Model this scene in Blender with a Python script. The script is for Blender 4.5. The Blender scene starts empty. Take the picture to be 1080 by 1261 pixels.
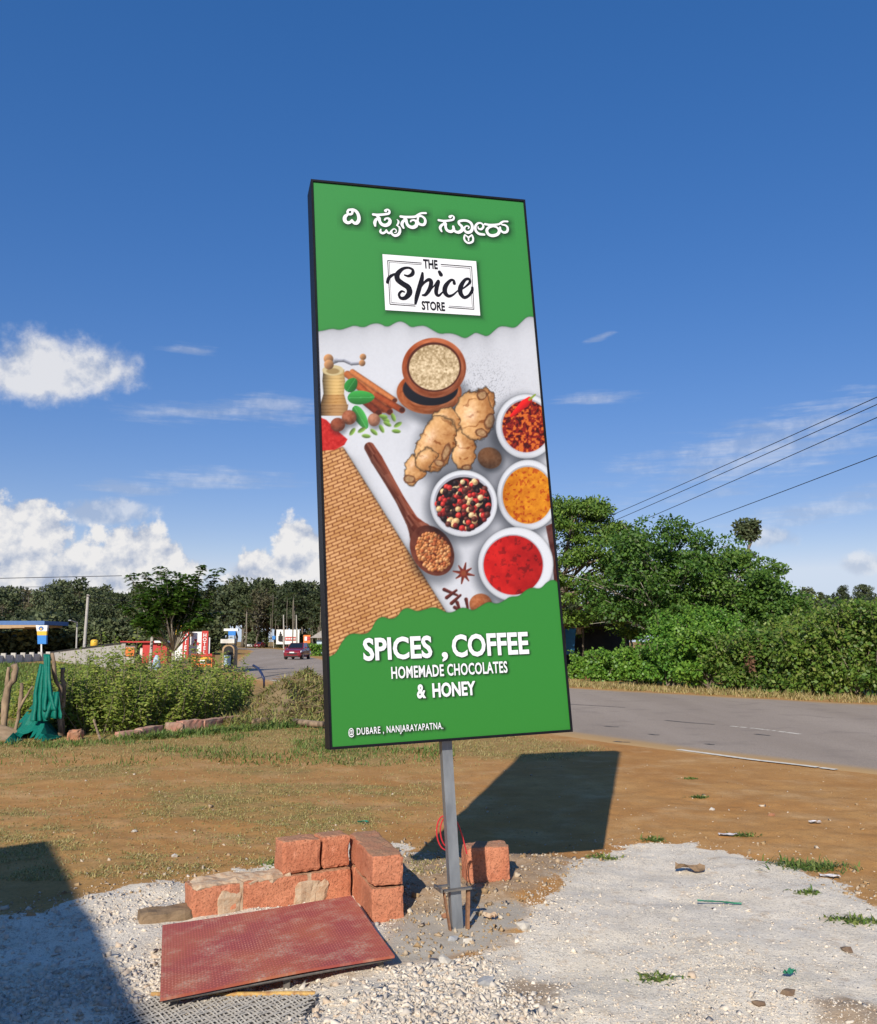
import bpy, math, random
import numpy as np
from mathutils import Vector
random.seed(7); rng = np.random.default_rng(7)
R = math.radians
sc = bpy.context.scene
COL = sc.collection

# ---------------------------------------------------------------- camera
IW, IH, FPX, HORIZON, CAMH = 1080.0, 1261.0, 1080.0, 790.0, 1.6      # photograph size, focal length in pixels
PITCH = math.atan((HORIZON - IH/2)/FPX)
cam_d = bpy.data.cameras.new('camera'); cam = bpy.data.objects.new('camera', cam_d); COL.objects.link(cam)
cam.location = (0, 0, CAMH); cam.rotation_euler = (math.pi/2 + PITCH, 0, 0)
cam_d.sensor_fit = 'HORIZONTAL'; cam_d.sensor_width = 36; cam_d.lens = 36*FPX/IW
cam_d.clip_start = 0.05; cam_d.clip_end = 6000
sc.camera = cam

def ray(x, y):                                   # direction of a photograph pixel
    a, b = x - IW/2, IH/2 - y
    c, s = math.cos(PITCH), math.sin(PITCH)
    return np.array([a, FPX*c - b*s, FPX*s + b*c])
def G(x, y, z=0.0):                              # where that pixel meets the level z
    r = ray(x, y); t = (z - CAMH)/r[2]
    return np.array([0, 0, CAMH]) + t*r
def D(x, y, dist):                               # the point of that pixel's ray at a given forward distance
    r = ray(x, y); return np.array([0, 0, CAMH]) + r*(dist/r[1])
def proj(P):
    P = np.asarray(P, float) - [0, 0, CAMH]; c, s = math.cos(PITCH), math.sin(PITCH)
    f = P[..., 1]*c + P[..., 2]*s; u = -P[..., 1]*s + P[..., 2]*c
    return IW/2 + FPX*P[..., 0]/f, IH/2 - FPX*u/f

# ---------------------------------------------------------------- sun, sky, exposure
SUN_AZ, SUN_EL = 15.3, 30.3                      # light travels towards azimuth 15.3 (from +y to +x)
sd = bpy.data.lights.new('sun', 'SUN'); sd.energy = 5.0; sd.angle = R(0.53); sd.color = (1.0, 0.92, 0.80)
sun = bpy.data.objects.new('sun', sd); COL.objects.link(sun)
dv = Vector((math.sin(R(SUN_AZ))*math.cos(R(SUN_EL)), math.cos(R(SUN_AZ))*math.cos(R(SUN_EL)), -math.sin(R(SUN_EL))))
sun.rotation_euler = dv.to_track_quat('-Z', 'Y').to_euler(); sun.location = (-6, -20, 14)
vs = sc.view_settings; vs.view_transform = 'Standard'; vs.look = 'None'; vs.exposure = 0.1; vs.gamma = 1; vs.use_curve_mapping = False

world = bpy.data.worlds.new('World'); sc.world = world; world.use_nodes = True
wt = world.node_tree; wt.nodes.clear()
def wn(t, **k):
    n = wt.nodes.new(t)
    for a, b in k.items(): setattr(n, a, b)
    return n
def WM(op, a, b=None, c=None, clamp=False):
    n = wn('ShaderNodeMath', operation=op, use_clamp=clamp)
    for i, v in enumerate((a, b, c)):
        if v is None: continue
        if isinstance(v, (int, float)): n.inputs[i].default_value = v
        else: wt.links.new(v, n.inputs[i])
    return n.outputs[0]
def wsmooth(v, lo, hi):
    n = wn('ShaderNodeMapRange', interpolation_type='SMOOTHSTEP'); wt.links.new(v, n.inputs[0])
    n.inputs[1].default_value = lo; n.inputs[2].default_value = hi
    return n.outputs[0]
sky = wn('ShaderNodeTexSky', sky_type='NISHITA', sun_disc=False)
sky.sun_elevation = R(SUN_EL); sky.sun_rotation = R(180 + SUN_AZ); sky.altitude = 800
sky.air_density = 1.0; sky.dust_density = 0.35; sky.ozone_density = 3.5
tc = wn('ShaderNodeTexCoord'); DIR = tc.outputs['Generated']
sp = wn('ShaderNodeSeparateXYZ'); wt.links.new(DIR, sp.inputs[0])
AZ = WM('ARCTAN2', sp.outputs[0], sp.outputs[1]); EL = WM('ARCSINE', sp.outputs[2])
def wnoise(scale, detail, rough, off=(0, 0, 0), stretch=(1, 1, 1)):
    m = wn('ShaderNodeMapping'); wt.links.new(DIR, m.inputs[0]); m.inputs['Location'].default_value = off; m.inputs['Scale'].default_value = stretch
    n = wn('ShaderNodeTexNoise'); wt.links.new(m.outputs[0], n.inputs['Vector'])
    n.inputs['Scale'].default_value = scale; n.inputs['Detail'].default_value = detail; n.inputs['Roughness'].default_value = rough
    return n.outputs[0]
def ang(x, y):
    r = ray(x, y); return math.atan2(r[0], r[1]), math.asin(r[2]/np.linalg.norm(r))
def blob(px, py, rx, rt, rb=None, tilt=0):       # 1 in the middle, 0 at the rim of an ellipse in the sky
    a0, e0 = ang(px, py); k = 1/1100.0
    da, de = WM('SUBTRACT', AZ, a0), WM('SUBTRACT', EL, e0)
    if tilt:
        c, s = math.cos(tilt), math.sin(tilt)
        da, de = WM('ADD', WM('MULTIPLY', da, c), WM('MULTIPLY', de, s)), WM('SUBTRACT', WM('MULTIPLY', de, c), WM('MULTIPLY', da, s))
    u = WM('DIVIDE', da, rx*k)
    v = WM('MAXIMUM', WM('DIVIDE', de, rt*k), WM('DIVIDE', de, -(rb or rt)*k))
    return WM('SUBTRACT', 1.0, WM('SQRT', WM('ADD', WM('MULTIPLY', u, u), WM('MULTIPLY', v, v))))
def union(bs):
    o = bs[0]
    for b in bs[1:]: o = WM('SMOOTH_MAX', o, b, 0.15)
    return o
n1 = wnoise(30, 9, 0.58); n1s = wnoise(30, 9, 0.58, off=(0.005, 0.0, -0.010)); n2 = wnoise(9, 4, 0.5, off=(3, 1, 2)); n2s = wnoise(9, 4, 0.5, off=(3.01, 1, 1.975))
puff = WM('ADD', WM('MULTIPLY', WM('SUBTRACT', n1, 0.5), 1.5), WM('MULTIPLY', WM('SUBTRACT', n2, 0.5), 0.5))
cumA = union([blob(75, 452, 108, 48, 34), blob(15, 462, 70, 34, 32), blob(60, 468, 88, 26, 34)])
cumB = union([blob(5, 692, 66, 82, 60), blob(80, 726, 130, 58, 40), blob(160, 704, 72, 62, 60), blob(200, 730, 62, 46, 40), blob(40, 660, 46, 50),
             blob(322, 712, 50, 40, 30), blob(362, 690, 36, 56, 40), blob(385, 715, 34, 34, 20), blob(-90, 700, 90, 60, 40),
             blob(-330, 690, 160, 60, 40), blob(1400, 700, 150, 50, 40), blob(1800, 640, 160, 60, 40), blob(-800, 700, 220, 90, 50)])
densA = WM('MULTIPLY', wsmooth(WM('ADD', cumA, WM('MULTIPLY', puff, 0.85)), 0.02, 0.66), 0.86)
densB = wsmooth(WM('ADD', cumB, puff), 0.03, 0.26)
dens = WM('MAXIMUM', densA, densB)
faint = union([blob(130, 632, 62, 20), blob(950, 660, 36, 20), blob(1060, 695, 40, 18), blob(905, 700, 30, 14), blob(1240, 700, 90, 24)])
dens2 = WM('MULTIPLY', wsmooth(WM('ADD', faint, puff), 0.08, 0.6), 0.55)
n3 = wnoise(11, 8, 0.62, off=(1, 4, 0), stretch=(1, 1, 9)); n4 = wnoise(46, 6, 0.65, stretch=(.6, .6, 5))
wisp = union([blob(255, 508, 150, 15, None, 0.06), blob(340, 502, 90, 26, None, 0.0), blob(150, 601, 70, 12), blob(270, 590, 110, 16), blob(235, 430, 45, 9),
              blob(930, 555, 260, 46, None, 0.22), blob(735, 490, 60, 10), blob(740, 415, 34, 6, None, 0.3), blob(1040, 620, 150, 26, None, 0.2)])
dens3 = WM('MULTIPLY', wsmooth(WM('ADD', wisp, WM('ADD', WM('MULTIPLY', WM('SUBTRACT', n3, 0.5), 2.0), WM('MULTIPLY', WM('SUBTRACT', n4, 0.5), 0.9))), 0.05, 1.0), 0.36)
dtot = WM('MAXIMUM', WM('MAXIMUM', dens, dens2), dens3, clamp=True)
relief = WM('ADD', WM('ADD', WM('MULTIPLY', WM('SUBTRACT', n1, n1s), 4.2), WM('MULTIPLY', WM('SUBTRACT', n2, n2s), 3.6)), WM('ADD', WM('MULTIPLY', dens, 0.35), 0.34), clamp=True)
cr = wn('ShaderNodeMix', data_type='RGBA'); wt.links.new(relief, cr.inputs['Factor'])
cr.inputs['A'].default_value = (0.46, 0.53, 0.68, 1); cr.inputs['B'].default_value = (0.93, 0.92, 0.92, 1)
hsv = wn('ShaderNodeSeparateColor', mode='HSV'); wt.links.new(sky.outputs[0], hsv.inputs[0])     # clear tropical blue: deeper, less washed out
sat = wn('ShaderNodeMapRange'); wt.links.new(hsv.outputs[1], sat.inputs[0]); sat.inputs[1].default_value = 0.42; sat.inputs[2].default_value = 0.735; sat.inputs[3].default_value = 0.27; sat.inputs[4].default_value = 0.92
val = WM('MULTIPLY', WM('POWER', hsv.outputs[2], 0.6), 2.08)
cmb = wn('ShaderNodeCombineColor', mode='HSV'); hue = wn('ShaderNodeMapRange'); wt.links.new(hsv.outputs[1], hue.inputs[0]); hue.inputs[1].default_value = 0.5; hue.inputs[2].default_value = 0.735; hue.inputs[3].default_value = 0.600; hue.inputs[4].default_value = 0.621; wt.links.new(hue.outputs[0], cmb.inputs[0]); wt.links.new(sat.outputs[0], cmb.inputs[1]); wt.links.new(val, cmb.inputs[2])
bg1 = wn('ShaderNodeBackground'); wt.links.new(cmb.outputs[0], bg1.inputs[0]); bg1.inputs[1].default_value = 0.1
bg2 = wn('ShaderNodeBackground'); wt.links.new(cr.outputs['Result'], bg2.inputs[0]); bg2.inputs[1].default_value = 0.85
mx = wn('ShaderNodeMixShader'); wt.links.new(dtot, mx.inputs[0]); wt.links.new(bg1.outputs[0], mx.inputs[1]); wt.links.new(bg2.outputs[0], mx.inputs[2])
world.cycles.sampling_method = 'NONE'
wo = wn('ShaderNodeOutputWorld'); wt.links.new(mx.outputs[0], wo.inputs[0])

# ---------------------------------------------------------------- noise helpers
def _hash(ix, iy, seed):
    h = (ix*374761393 + iy*668265263 + seed*144665) & 0xFFFFFFFF
    h = ((h ^ (h >> 13))*1274126177) & 0xFFFFFFFF
    return ((h ^ (h >> 16)) & 0xFFFF)/65535.0
def vnoise(x, y, seed=0):
    x = np.asarray(x, float); y = np.asarray(y, float)
    ix = np.floor(x).astype(np.int64); iy = np.floor(y).astype(np.int64); fx, fy = x-ix, y-iy
    fx = fx*fx*(3-2*fx); fy = fy*fy*(3-2*fy)
    a = _hash(ix, iy, seed); b = _hash(ix+1, iy, seed); c = _hash(ix, iy+1, seed); d = _hash(ix+1, iy+1, seed)
    return a*(1-fx)*(1-fy) + b*fx*(1-fy) + c*(1-fx)*fy + d*fx*fy
def fbm(x, y, seed=0, oct=4, gain=0.5):
    s = 0; a = 1; t = 0
    for i in range(oct):
        s = s + a*vnoise(np.asarray(x)*2**i, np.asarray(y)*2**i, seed+i*17); t += a; a *= gain
    return s/t
def sstep(v, lo, hi):
    t = np.clip((v-lo)/(hi-lo), 0, 1); return t*t*(3-2*t)
def poly_sd(x, y, poly):                         # signed distance, positive inside
    poly = np.asarray(poly, float); d = np.full(np.shape(x), 1e18); ins = np.zeros(np.shape(x), bool)
    n = len(poly)
    for i in range(n):
        ax, ay = poly[i]; bx, by = poly[(i+1) % n]
        ex, ey = bx-ax, by-ay; wx, wy = x-ax, y-ay
        t = np.clip((wx*ex + wy*ey)/max(ex*ex+ey*ey, 1e-12), 0, 1)
        d = np.minimum(d, (wx-ex*t)**2 + (wy-ey*t)**2)
        if ay != by:
            c = ((ay > y) != (by > y)) & (x < (bx-ax)*(y-ay)/(by-ay) + ax); ins ^= c
    return np.where(ins, 1, -1)*np.sqrt(d)

# ---------------------------------------------------------------- object helpers
ORG = {}
def org(o): return ORG.get(o.name, np.zeros(3)) if o else np.zeros(3)
def tag(o, label=None, cat=None, group=None, kind=None):
    if label: o['label'] = label
    if cat: o['category'] = cat
    if group: o['group'] = group
    if kind: o['kind'] = kind
    return o
def thing(name, label, cat, loc=(0, 0, 0), group=None):
    o = bpy.data.objects.new(name, None); COL.objects.link(o); o.location = [float(v) for v in loc]; o.empty_display_size = 0.2
    ORG[o.name] = np.array(loc, float); return tag(o, label, cat, group)
def mesh_np(name, V, F):
    m = bpy.data.meshes.new(name); V = np.ascontiguousarray(V, np.float32)
    if isinstance(F, np.ndarray):
        k = F.shape[1]; m.vertices.add(len(V)); m.vertices.foreach_set('co', V.ravel())
        m.loops.add(F.size); m.loops.foreach_set('vertex_index', np.ascontiguousarray(F, np.int32).ravel())
        m.polygons.add(len(F)); m.polygons.foreach_set('loop_start', np.arange(0, F.size, k, dtype=np.int32))
        m.update(calc_edges=True); m.validate()
    else:
        m.from_pydata([tuple(map(float, v)) for v in V], [], F); m.update()
    return m
def add(name, V, F, mat=None, parent=None, smooth=False, loc=None):
    """V in world metres; a top-level mesh keeps its origin at loc"""
    o0 = org(parent) if parent else np.array(loc if loc is not None else (0, 0, 0), float)
    m = mesh_np(name, np.asarray(V, float) - o0, F)
    if mat: m.materials.append(mat)
    if smooth: m.polygons.foreach_set('use_smooth', np.ones(len(m.polygons), bool))
    o = bpy.data.objects.new(name, m); COL.objects.link(o)
    if parent: o.parent = parent
    else: o.location = [float(v) for v in o0]
    ORG[o.name] = o0
    return o
def copy_tree(o, parent=None):
    c = o.copy(); COL.objects.link(c); c.parent = parent; ORG[c.name] = org(o)
    for ch in list(o.children): copy_tree(ch, c)
    return c
class MB:
    def __init__(s): s.V = []; s.F = []
    def raw(s, V, F):
        b = len(s.V); s.V += [tuple(map(float, v)) for v in V]; s.F += [tuple(b+i for i in f) for f in F]; return s
    def obox(s, o, a, b, c):                     # corner and three edge vectors
        o, a, b, c = map(lambda v: np.array(v, float), (o, a, b, c))
        V = [o, o+a, o+a+b, o+b, o+c, o+a+c, o+a+b+c, o+b+c]
        return s.raw(V, [(0, 3, 2, 1), (4, 5, 6, 7), (0, 1, 5, 4), (1, 2, 6, 5), (2, 3, 7, 6), (3, 0, 4, 7)])
    def box(s, cx, cy, z0, sx, sy, sz, rz=0):
        c, n = math.cos(rz), math.sin(rz); a = np.array([c*sx, n*sx, 0]); b = np.array([-n*sy, c*sy, 0])
        return s.obox(np.array([cx, cy, z0]) - a/2 - b/2, a, b, (0, 0, sz))
    def tube(s, path, rad, n=6, cap=True):
        P = np.array(path, float); k = len(P)
        if np.isscalar(rad): rad = [rad]*k
        T = np.gradient(P, axis=0); T /= np.linalg.norm(T, axis=1)[:, None] + 1e-9
        ref = np.array([0, 0, 1.0]) if abs(T[0][2]) < 0.9 else np.array([1.0, 0, 0])
        V = []
        for i in range(k):
            a = np.cross(T[i], ref); a /= np.linalg.norm(a) + 1e-9; b = np.cross(T[i], a)
            for j in range(n):
                t = 2*math.pi*j/n; V.append(P[i] + rad[i]*(math.cos(t)*a + math.sin(t)*b))
        F = [(i*n+j, i*n+(j+1) % n, (i+1)*n+(j+1) % n, (i+1)*n+j) for i in range(k-1) for j in range(n)]
        if cap: F += [tuple(range(n))[::-1], tuple((k-1)*n+j for j in range(n))]
        return s.raw(V, F)
    def prism(s, poly, z0, z1):                  # vertical prism of an xy outline
        n = len(poly); V = [(x, y, z0) for x, y in poly] + [(x, y, z1) for x, y in poly]
        return s.raw(V, [tuple(range(n))[::-1], tuple(range(n, 2*n))] + [(i, (i+1) % n, n+(i+1) % n, n+i) for i in range(n)])
    def build(s, name, mat, parent=None, smooth=False, loc=None): return add(name, s.V, s.F, mat, parent, smooth, loc)

# ---------------------------------------------------------------- material helpers
def newmat(name):
    m = bpy.data.materials.new(name); m.use_nodes = True; nt = m.node_tree
    return m, nt, nt.nodes['Principled BSDF']
def pm(name, c1, c2=None, scale=8, rough=0.7, bump=0.0, metal=0.0, spec=0.4, detail=6, coat=0, stretch=None, lo=0.35, hi=0.65, nrough=0.6):
    m, nt, b = newmat(name); b.inputs['Roughness'].default_value = rough; b.inputs['Metallic'].default_value = metal
    b.inputs['Specular IOR Level'].default_value = spec; b.inputs['Coat Weight'].default_value = coat
    c2 = c2 or tuple(v*0.8 for v in c1)
    tc = nt.nodes.new('ShaderNodeTexCoord'); mp = nt.nodes.new('ShaderNodeMapping'); nt.links.new(tc.outputs['Object'], mp.inputs[0])
    if stretch: mp.inputs['Scale'].default_value = stretch
    n = nt.nodes.new('ShaderNodeTexNoise'); nt.links.new(mp.outputs[0], n.inputs['Vector']); n.inputs['Scale'].default_value = scale; n.inputs['Detail'].default_value = detail; n.inputs['Roughness'].default_value = nrough
    r = nt.nodes.new('ShaderNodeMapRange'); nt.links.new(n.outputs[0], r.inputs[0]); r.inputs[1].default_value = lo; r.inputs[2].default_value = hi
    x = nt.nodes.new('ShaderNodeMix'); x.data_type = 'RGBA'; nt.links.new(r.outputs[0], x.inputs['Factor'])
    x.inputs['A'].default_value = (*c1, 1); x.inputs['B'].default_value = (*c2, 1); nt.links.new(x.outputs['Result'], b.inputs['Base Color'])
    if bump:
        bp = nt.nodes.new('ShaderNodeBump'); bp.inputs['Strength'].default_value = bump; bp.inputs['Distance'].default_value = 0.02
        nt.links.new(n.outputs[0], bp.inputs['Height']); nt.links.new(bp.outputs[0], b.inputs['Normal'])
    return m
def leafmat(name, cols, trans=0.3, rough=0.5, vary=0.35):
    m, nt, b = newmat(name); b.inputs['Roughness'].default_value = rough; b.inputs['Specular IOR Level'].default_value = 0.35
    g = nt.nodes.new('ShaderNodeNewGeometry'); cr = nt.nodes.new('ShaderNodeValToRGB'); nt.links.new(g.outputs['Random Per Island'], cr.inputs[0])
    e = cr.color_ramp.elements; n = len(cols)
    for i, c in enumerate(cols):
        if i == 0: el = e[0]; el.position = 0
        elif i == 1: el = e[1]; el.position = 1/(n-1)
        else: el = e.new(i/(n-1))
        el.color = (*c, 1)
    oi = nt.nodes.new('ShaderNodeObjectInfo'); hs = nt.nodes.new('ShaderNodeHueSaturation'); nt.links.new(cr.outputs[0], hs.inputs['Color'])
    mr = nt.nodes.new('ShaderNodeMapRange'); nt.links.new(oi.outputs['Random'], mr.inputs[0]); mr.inputs[3].default_value = 1-vary; mr.inputs[4].default_value = 1+vary; nt.links.new(mr.outputs[0], hs.inputs['Value'])
    mh = nt.nodes.new('ShaderNodeMapRange'); nt.links.new(oi.outputs['Random'], mh.inputs[0]); mh.inputs[3].default_value = 0.515; mh.inputs[4].default_value = 0.485; nt.links.new(mh.outputs[0], hs.inputs['Hue'])
    nt.links.new(hs.outputs[0], b.inputs['Base Color'])
    t = nt.nodes.new('ShaderNodeBsdfTranslucent'); nt.links.new(hs.outputs[0], t.inputs[0])
    mxs = nt.nodes.new('ShaderNodeMixShader'); mxs.inputs[0].default_value = trans
    nt.links.new(b.outputs[0], mxs.inputs[1]); nt.links.new(t.outputs[0], mxs.inputs[2]); nt.links.new(mxs.outputs[0], nt.nodes['Material Output'].inputs[0])
    return m
M = {}
M['black'] = pm('black_paint', (0.006, 0.0065, 0.010), (0.009, 0.009, 0.013), 20, 0.5, spec=0.15)
M['steel'] = pm('galvanised_steel', (0.30, 0.32, 0.34), (0.20, 0.215, 0.235), 14, 0.42, 0.05, 0.55, stretch=(1, 1, 0.25))
M['steel_dark'] = pm('weathered_steel', (0.12, 0.11, 0.10), (0.20, 0.18, 0.16), 30, 0.6, 0.1, 0.4)
M['rust'] = pm('rusty_iron', (0.16, 0.08, 0.045), (0.30, 0.15, 0.075), 40, 0.85, 0.2)
M['white_print'] = pm('white_print', (0.70, 0.72, 0.76), (0.70, 0.72, 0.76), 3, 0.5, spec=0.2)
M['black_print'] = pm('black_print', (0.008, 0.008, 0.014), (0.008, 0.008, 0.014), 3, 0.6, spec=0.1)
def laterite(name, c1, c2, dust):
    m, nt, b = newmat(name); L = nt.links.new; N = nt.nodes.new; b.inputs['Roughness'].default_value = .95; b.inputs['Specular IOR Level'].default_value = .1
    tc = N('ShaderNodeTexCoord'); g = N('ShaderNodeNewGeometry')
    def noise(s, d, r=.6):
        n = N('ShaderNodeTexNoise'); L(tc.outputs['Object'], n.inputs['Vector']); n.inputs['Scale'].default_value = s; n.inputs['Detail'].default_value = d; n.inputs['Roughness'].default_value = r; return n.outputs[0]
    def rg(v, a, c, lo=0., hi=1.):
        n = N('ShaderNodeMapRange'); L(v, n.inputs[0]); n.inputs[1].default_value = a; n.inputs[2].default_value = c; n.inputs[3].default_value = lo; n.inputs[4].default_value = hi; return n.outputs[0]
    def mix(f, a, c):
        x = N('ShaderNodeMix'); x.data_type = 'RGBA'; L(f, x.inputs['Factor'])
        for k, v in (('A', a), ('B', c)):
            if isinstance(v, tuple): x.inputs[k].default_value = (*v, 1)
            else: L(v, x.inputs[k])
        return x.outputs['Result']
    def mul(a, c):
        n = N('ShaderNodeMath'); n.operation = 'MULTIPLY'; L(a, n.inputs[0])
        if isinstance(c, float): n.inputs[1].default_value = c
        else: L(c, n.inputs[1])
        return n.outputs[0]
    big, fine, pit = noise(7, 5), noise(45, 6, .7), noise(85, 3, .6)
    c = mix(rg(big, .35, .65), c1, c2); c = mix(mul(rg(fine, .45, .7), .35), c, tuple(v*.72 for v in c2)); c = mix(mul(rg(pit, .60, .74), .4), c, tuple(v*.5 for v in c2)); c = mix(mul(rg(noise(24, 4), .58, .72), .5), c, tuple(min(1, v*1.35+.05) for v in c1))
    sp = N('ShaderNodeSeparateXYZ'); L(g.outputs['True Normal'], sp.inputs[0]); c = mix(mul(rg(sp.outputs[2], .5, .9), rg(big, .3, .6, .35, .9)), c, dust)     # dust settles on the tops
    L(c, b.inputs['Base Color'])
    ad = N('ShaderNodeMath'); ad.operation = 'SUBTRACT'; L(fine, ad.inputs[0]); L(mul(rg(pit, .55, .7), .8), ad.inputs[1])
    bp = N('ShaderNodeBump'); bp.inputs['Strength'].default_value = .65; bp.inputs['Distance'].default_value = .014; L(ad.outputs[0], bp.inputs['Height']); L(bp.outputs[0], b.inputs['Normal']); return m
M['laterite'] = laterite('laterite_block', (0.57, 0.235, 0.135), (0.48, 0.175, 0.098), (0.38, 0.235, 0.145))
M['laterite_top'] = pm('dusty_laterite', (0.40, 0.225, 0.14), (0.50, 0.21, 0.115), 9, 0.95, 0.5, spec=0.1)
M['mortar'] = pm('mortar', (0.50, 0.40, 0.29), (0.42, 0.27, 0.17), 25, 0.95, 0.5, spec=0.1)
M['brown_block'] = pm('mud_block', (0.26, 0.18, 0.11), (0.17, 0.12, 0.075), 14, 0.95, 0.6, spec=0.1)
M['yellow_rod'] = pm('yellow_rusty_rod', (0.62, 0.40, 0.12), (0.33, 0.17, 0.07), 35, 0.8, 0.2)
M['bark'] = pm('grey_bark', (0.26, 0.21, 0.16), (0.13, 0.10, 0.075), 12, 0.95, 0.5, stretch=(1, 1, 0.3))
M['bark_palm'] = pm('palm_bark', (0.24, 0.21, 0.17), (0.15, 0.13, 0.10), 9, 0.95)
M['bark_forest'] = pm('forest_bark', (0.20, 0.175, 0.145), (0.11, 0.095, 0.08), 9, 0.95)
M['bark_pale'] = pm('pale_bark', (0.40, 0.36, 0.30), (0.24, 0.21, 0.17), 9, 0.95, 0.4, stretch=(1, 1, 0.3))
M['dead_wood'] = pm('dead_wood', (0.36, 0.26, 0.17), (0.10, 0.07, 0.05), 11, 0.95, 1.0, stretch=(1, 1, 0.25))
M['twig'] = pm('dry_twig', (0.30, 0.20, 0.12), (0.17, 0.11, 0.07), 15, 0.95)
M['concrete'] = pm('concrete', (0.46, 0.44, 0.41), (0.36, 0.34, 0.31), 7, 0.9, 0.2)
M['whitewash'] = pm('whitewashed_wall', (0.72, 0.70, 0.66), (0.52, 0.49, 0.44), 3, 0.9, 0.1)
M['greywall'] = pm('plastered_wall', (0.50, 0.48, 0.44), (0.40, 0.37, 0.33), 2.5, 0.9, 0.1)
M['white'] = pm('white_paint', (0.78, 0.78, 0.77), (0.70, 0.70, 0.69), 6, 0.5)
M['red'] = pm('red_paint', (0.50, 0.035, 0.03), (0.40, 0.03, 0.025), 6, 0.5)
M['orange'] = pm('orange_paint', (0.70, 0.20, 0.03), (0.60, 0.14, 0.03), 6, 0.5)
M['yellow'] = pm('yellow_paint', (0.75, 0.47, 0.05), (0.68, 0.40, 0.04), 6, 0.5)
M['blue'] = pm('blue_paint', (0.03, 0.22, 0.62), (0.025, 0.18, 0.55), 6, 0.5)
M['blue_dull'] = pm('faded_blue_paint', (0.07, 0.16, 0.38), (0.06, 0.13, 0.30), 3, 0.6)
M['paleblue'] = pm('pale_blue_sheet', (0.42, 0.55, 0.66), (0.34, 0.46, 0.58), 5, 0.6)
M['tan'] = pm('tan_paint', (0.42, 0.28, 0.15), (0.36, 0.24, 0.13), 3, 0.6)
M['dark'] = pm('dark_inside', (0.02, 0.02, 0.022), (0.035, 0.033, 0.03), 3, 0.9)  # near-black colour stands for shade in openings; also on plain dark parts
M['roof_grey'] = pm('grey_roof_sheet', (0.36, 0.34, 0.32), (0.26, 0.24, 0.22), 5, 0.8)
M['tile_roof'] = pm('clay_tile_roof', (0.50, 0.20, 0.10), (0.36, 0.14, 0.08), 3, 0.9)
M['pipe_blue'] = pm('dark_blue_pipe', (0.02, 0.03, 0.08), (0.03, 0.04, 0.10), 6, 0.4)
M['wire'] = pm('wire', (0.03, 0.03, 0.035), (0.03, 0.03, 0.035), 6, 0.6)
M['red_wire'] = pm('red_cable', (0.55, 0.03, 0.04), (0.50, 0.03, 0.04), 6, 0.4)
M['glass'] = pm('car_glass', (0.012, 0.015, 0.02), (0.012, 0.015, 0.02), 3, 0.08, spec=0.8)
M['car_red'] = pm('car_paint_red', (0.20, 0.012, 0.02), (0.19, 0.012, 0.02), 3, 0.25, coat=0.8)
M['car_white'] = pm('car_paint_white', (0.72, 0.72, 0.72), (0.70, 0.70, 0.70), 3, 0.3, coat=0.6)
M['rubber'] = pm('tyre_rubber', (0.02, 0.02, 0.02), (0.028, 0.028, 0.028), 20, 0.9)
M['rim'] = pm('wheel_rim', (0.45, 0.45, 0.46), (0.4, 0.4, 0.4), 9, 0.35, metal=0.8)
M['lamp'] = pm('headlamp_lens', (0.70, 0.72, 0.75), (0.6, 0.62, 0.65), 20, 0.15, spec=0.8)
M['blade'] = leafmat('grass_blade', [(0.30, 0.27, 0.085), (0.48, 0.37, 0.155), (0.21, 0.23, 0.06), (0.54, 0.43, 0.21), (0.36, 0.30, 0.11)], 0.25, 0.7, 0)
M['greenblade'] = leafmat('green_blade', [(0.09, 0.17, 0.03), (0.16, 0.24, 0.05), (0.22, 0.25, 0.07), (0.07, 0.13, 0.02)], 0.3, 0.6, 0.1)
M['l_shrub'] = leafmat('shrub_leaf', [(0.16, 0.23, 0.03), (0.25, 0.32, 0.05), (0.34, 0.38, 0.075), (0.19, 0.26, 0.035), (0.40, 0.38, 0.11)], 0.4, 0.5, 0.15)
M['l_hedge'] = leafmat('hedge_leaf', [(0.055, 0.125, 0.018), (0.13, 0.225, 0.03), (0.22, 0.30, 0.05), (0.075, 0.15, 0.021), (0.29, 0.31, 0.085)], 0.35, 0.45, 0.2)
M['l_vine'] = leafmat('vine_leaf', [(0.05, 0.15, 0.018), (0.10, 0.25, 0.028), (0.18, 0.33, 0.045), (0.07, 0.18, 0.021)], 0.35, 0.45, 0.15)
M['l_tree'] = leafmat('tree_leaf', [(0.04, 0.10, 0.016), (0.095, 0.19, 0.027), (0.17, 0.27, 0.042), (0.055, 0.12, 0.019)], 0.33, 0.5, 0.2)
M['l_forest'] = leafmat('forest_leaf', [(0.042, 0.062, 0.03), (0.07, 0.095, 0.04), (0.105, 0.125, 0.052), (0.055, 0.072, 0.034)], 0.2, 0.6, 0.4)  # leaf tones lightened and greyed in place of distant haze
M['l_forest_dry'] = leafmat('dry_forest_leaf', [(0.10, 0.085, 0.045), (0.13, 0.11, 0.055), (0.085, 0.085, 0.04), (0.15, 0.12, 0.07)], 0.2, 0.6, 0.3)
M['l_palm'] = leafmat('palm_leaf', [(0.07, 0.10, 0.03), (0.12, 0.16, 0.045), (0.085, 0.12, 0.035)], 0.2, 0.45, 0.3)
M['net'] = pm('green_shade_net', (0.0, 0.165, 0.115), (0.0, 0.10, 0.075), 60, 0.6, 0.3, spec=0.3)
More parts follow.
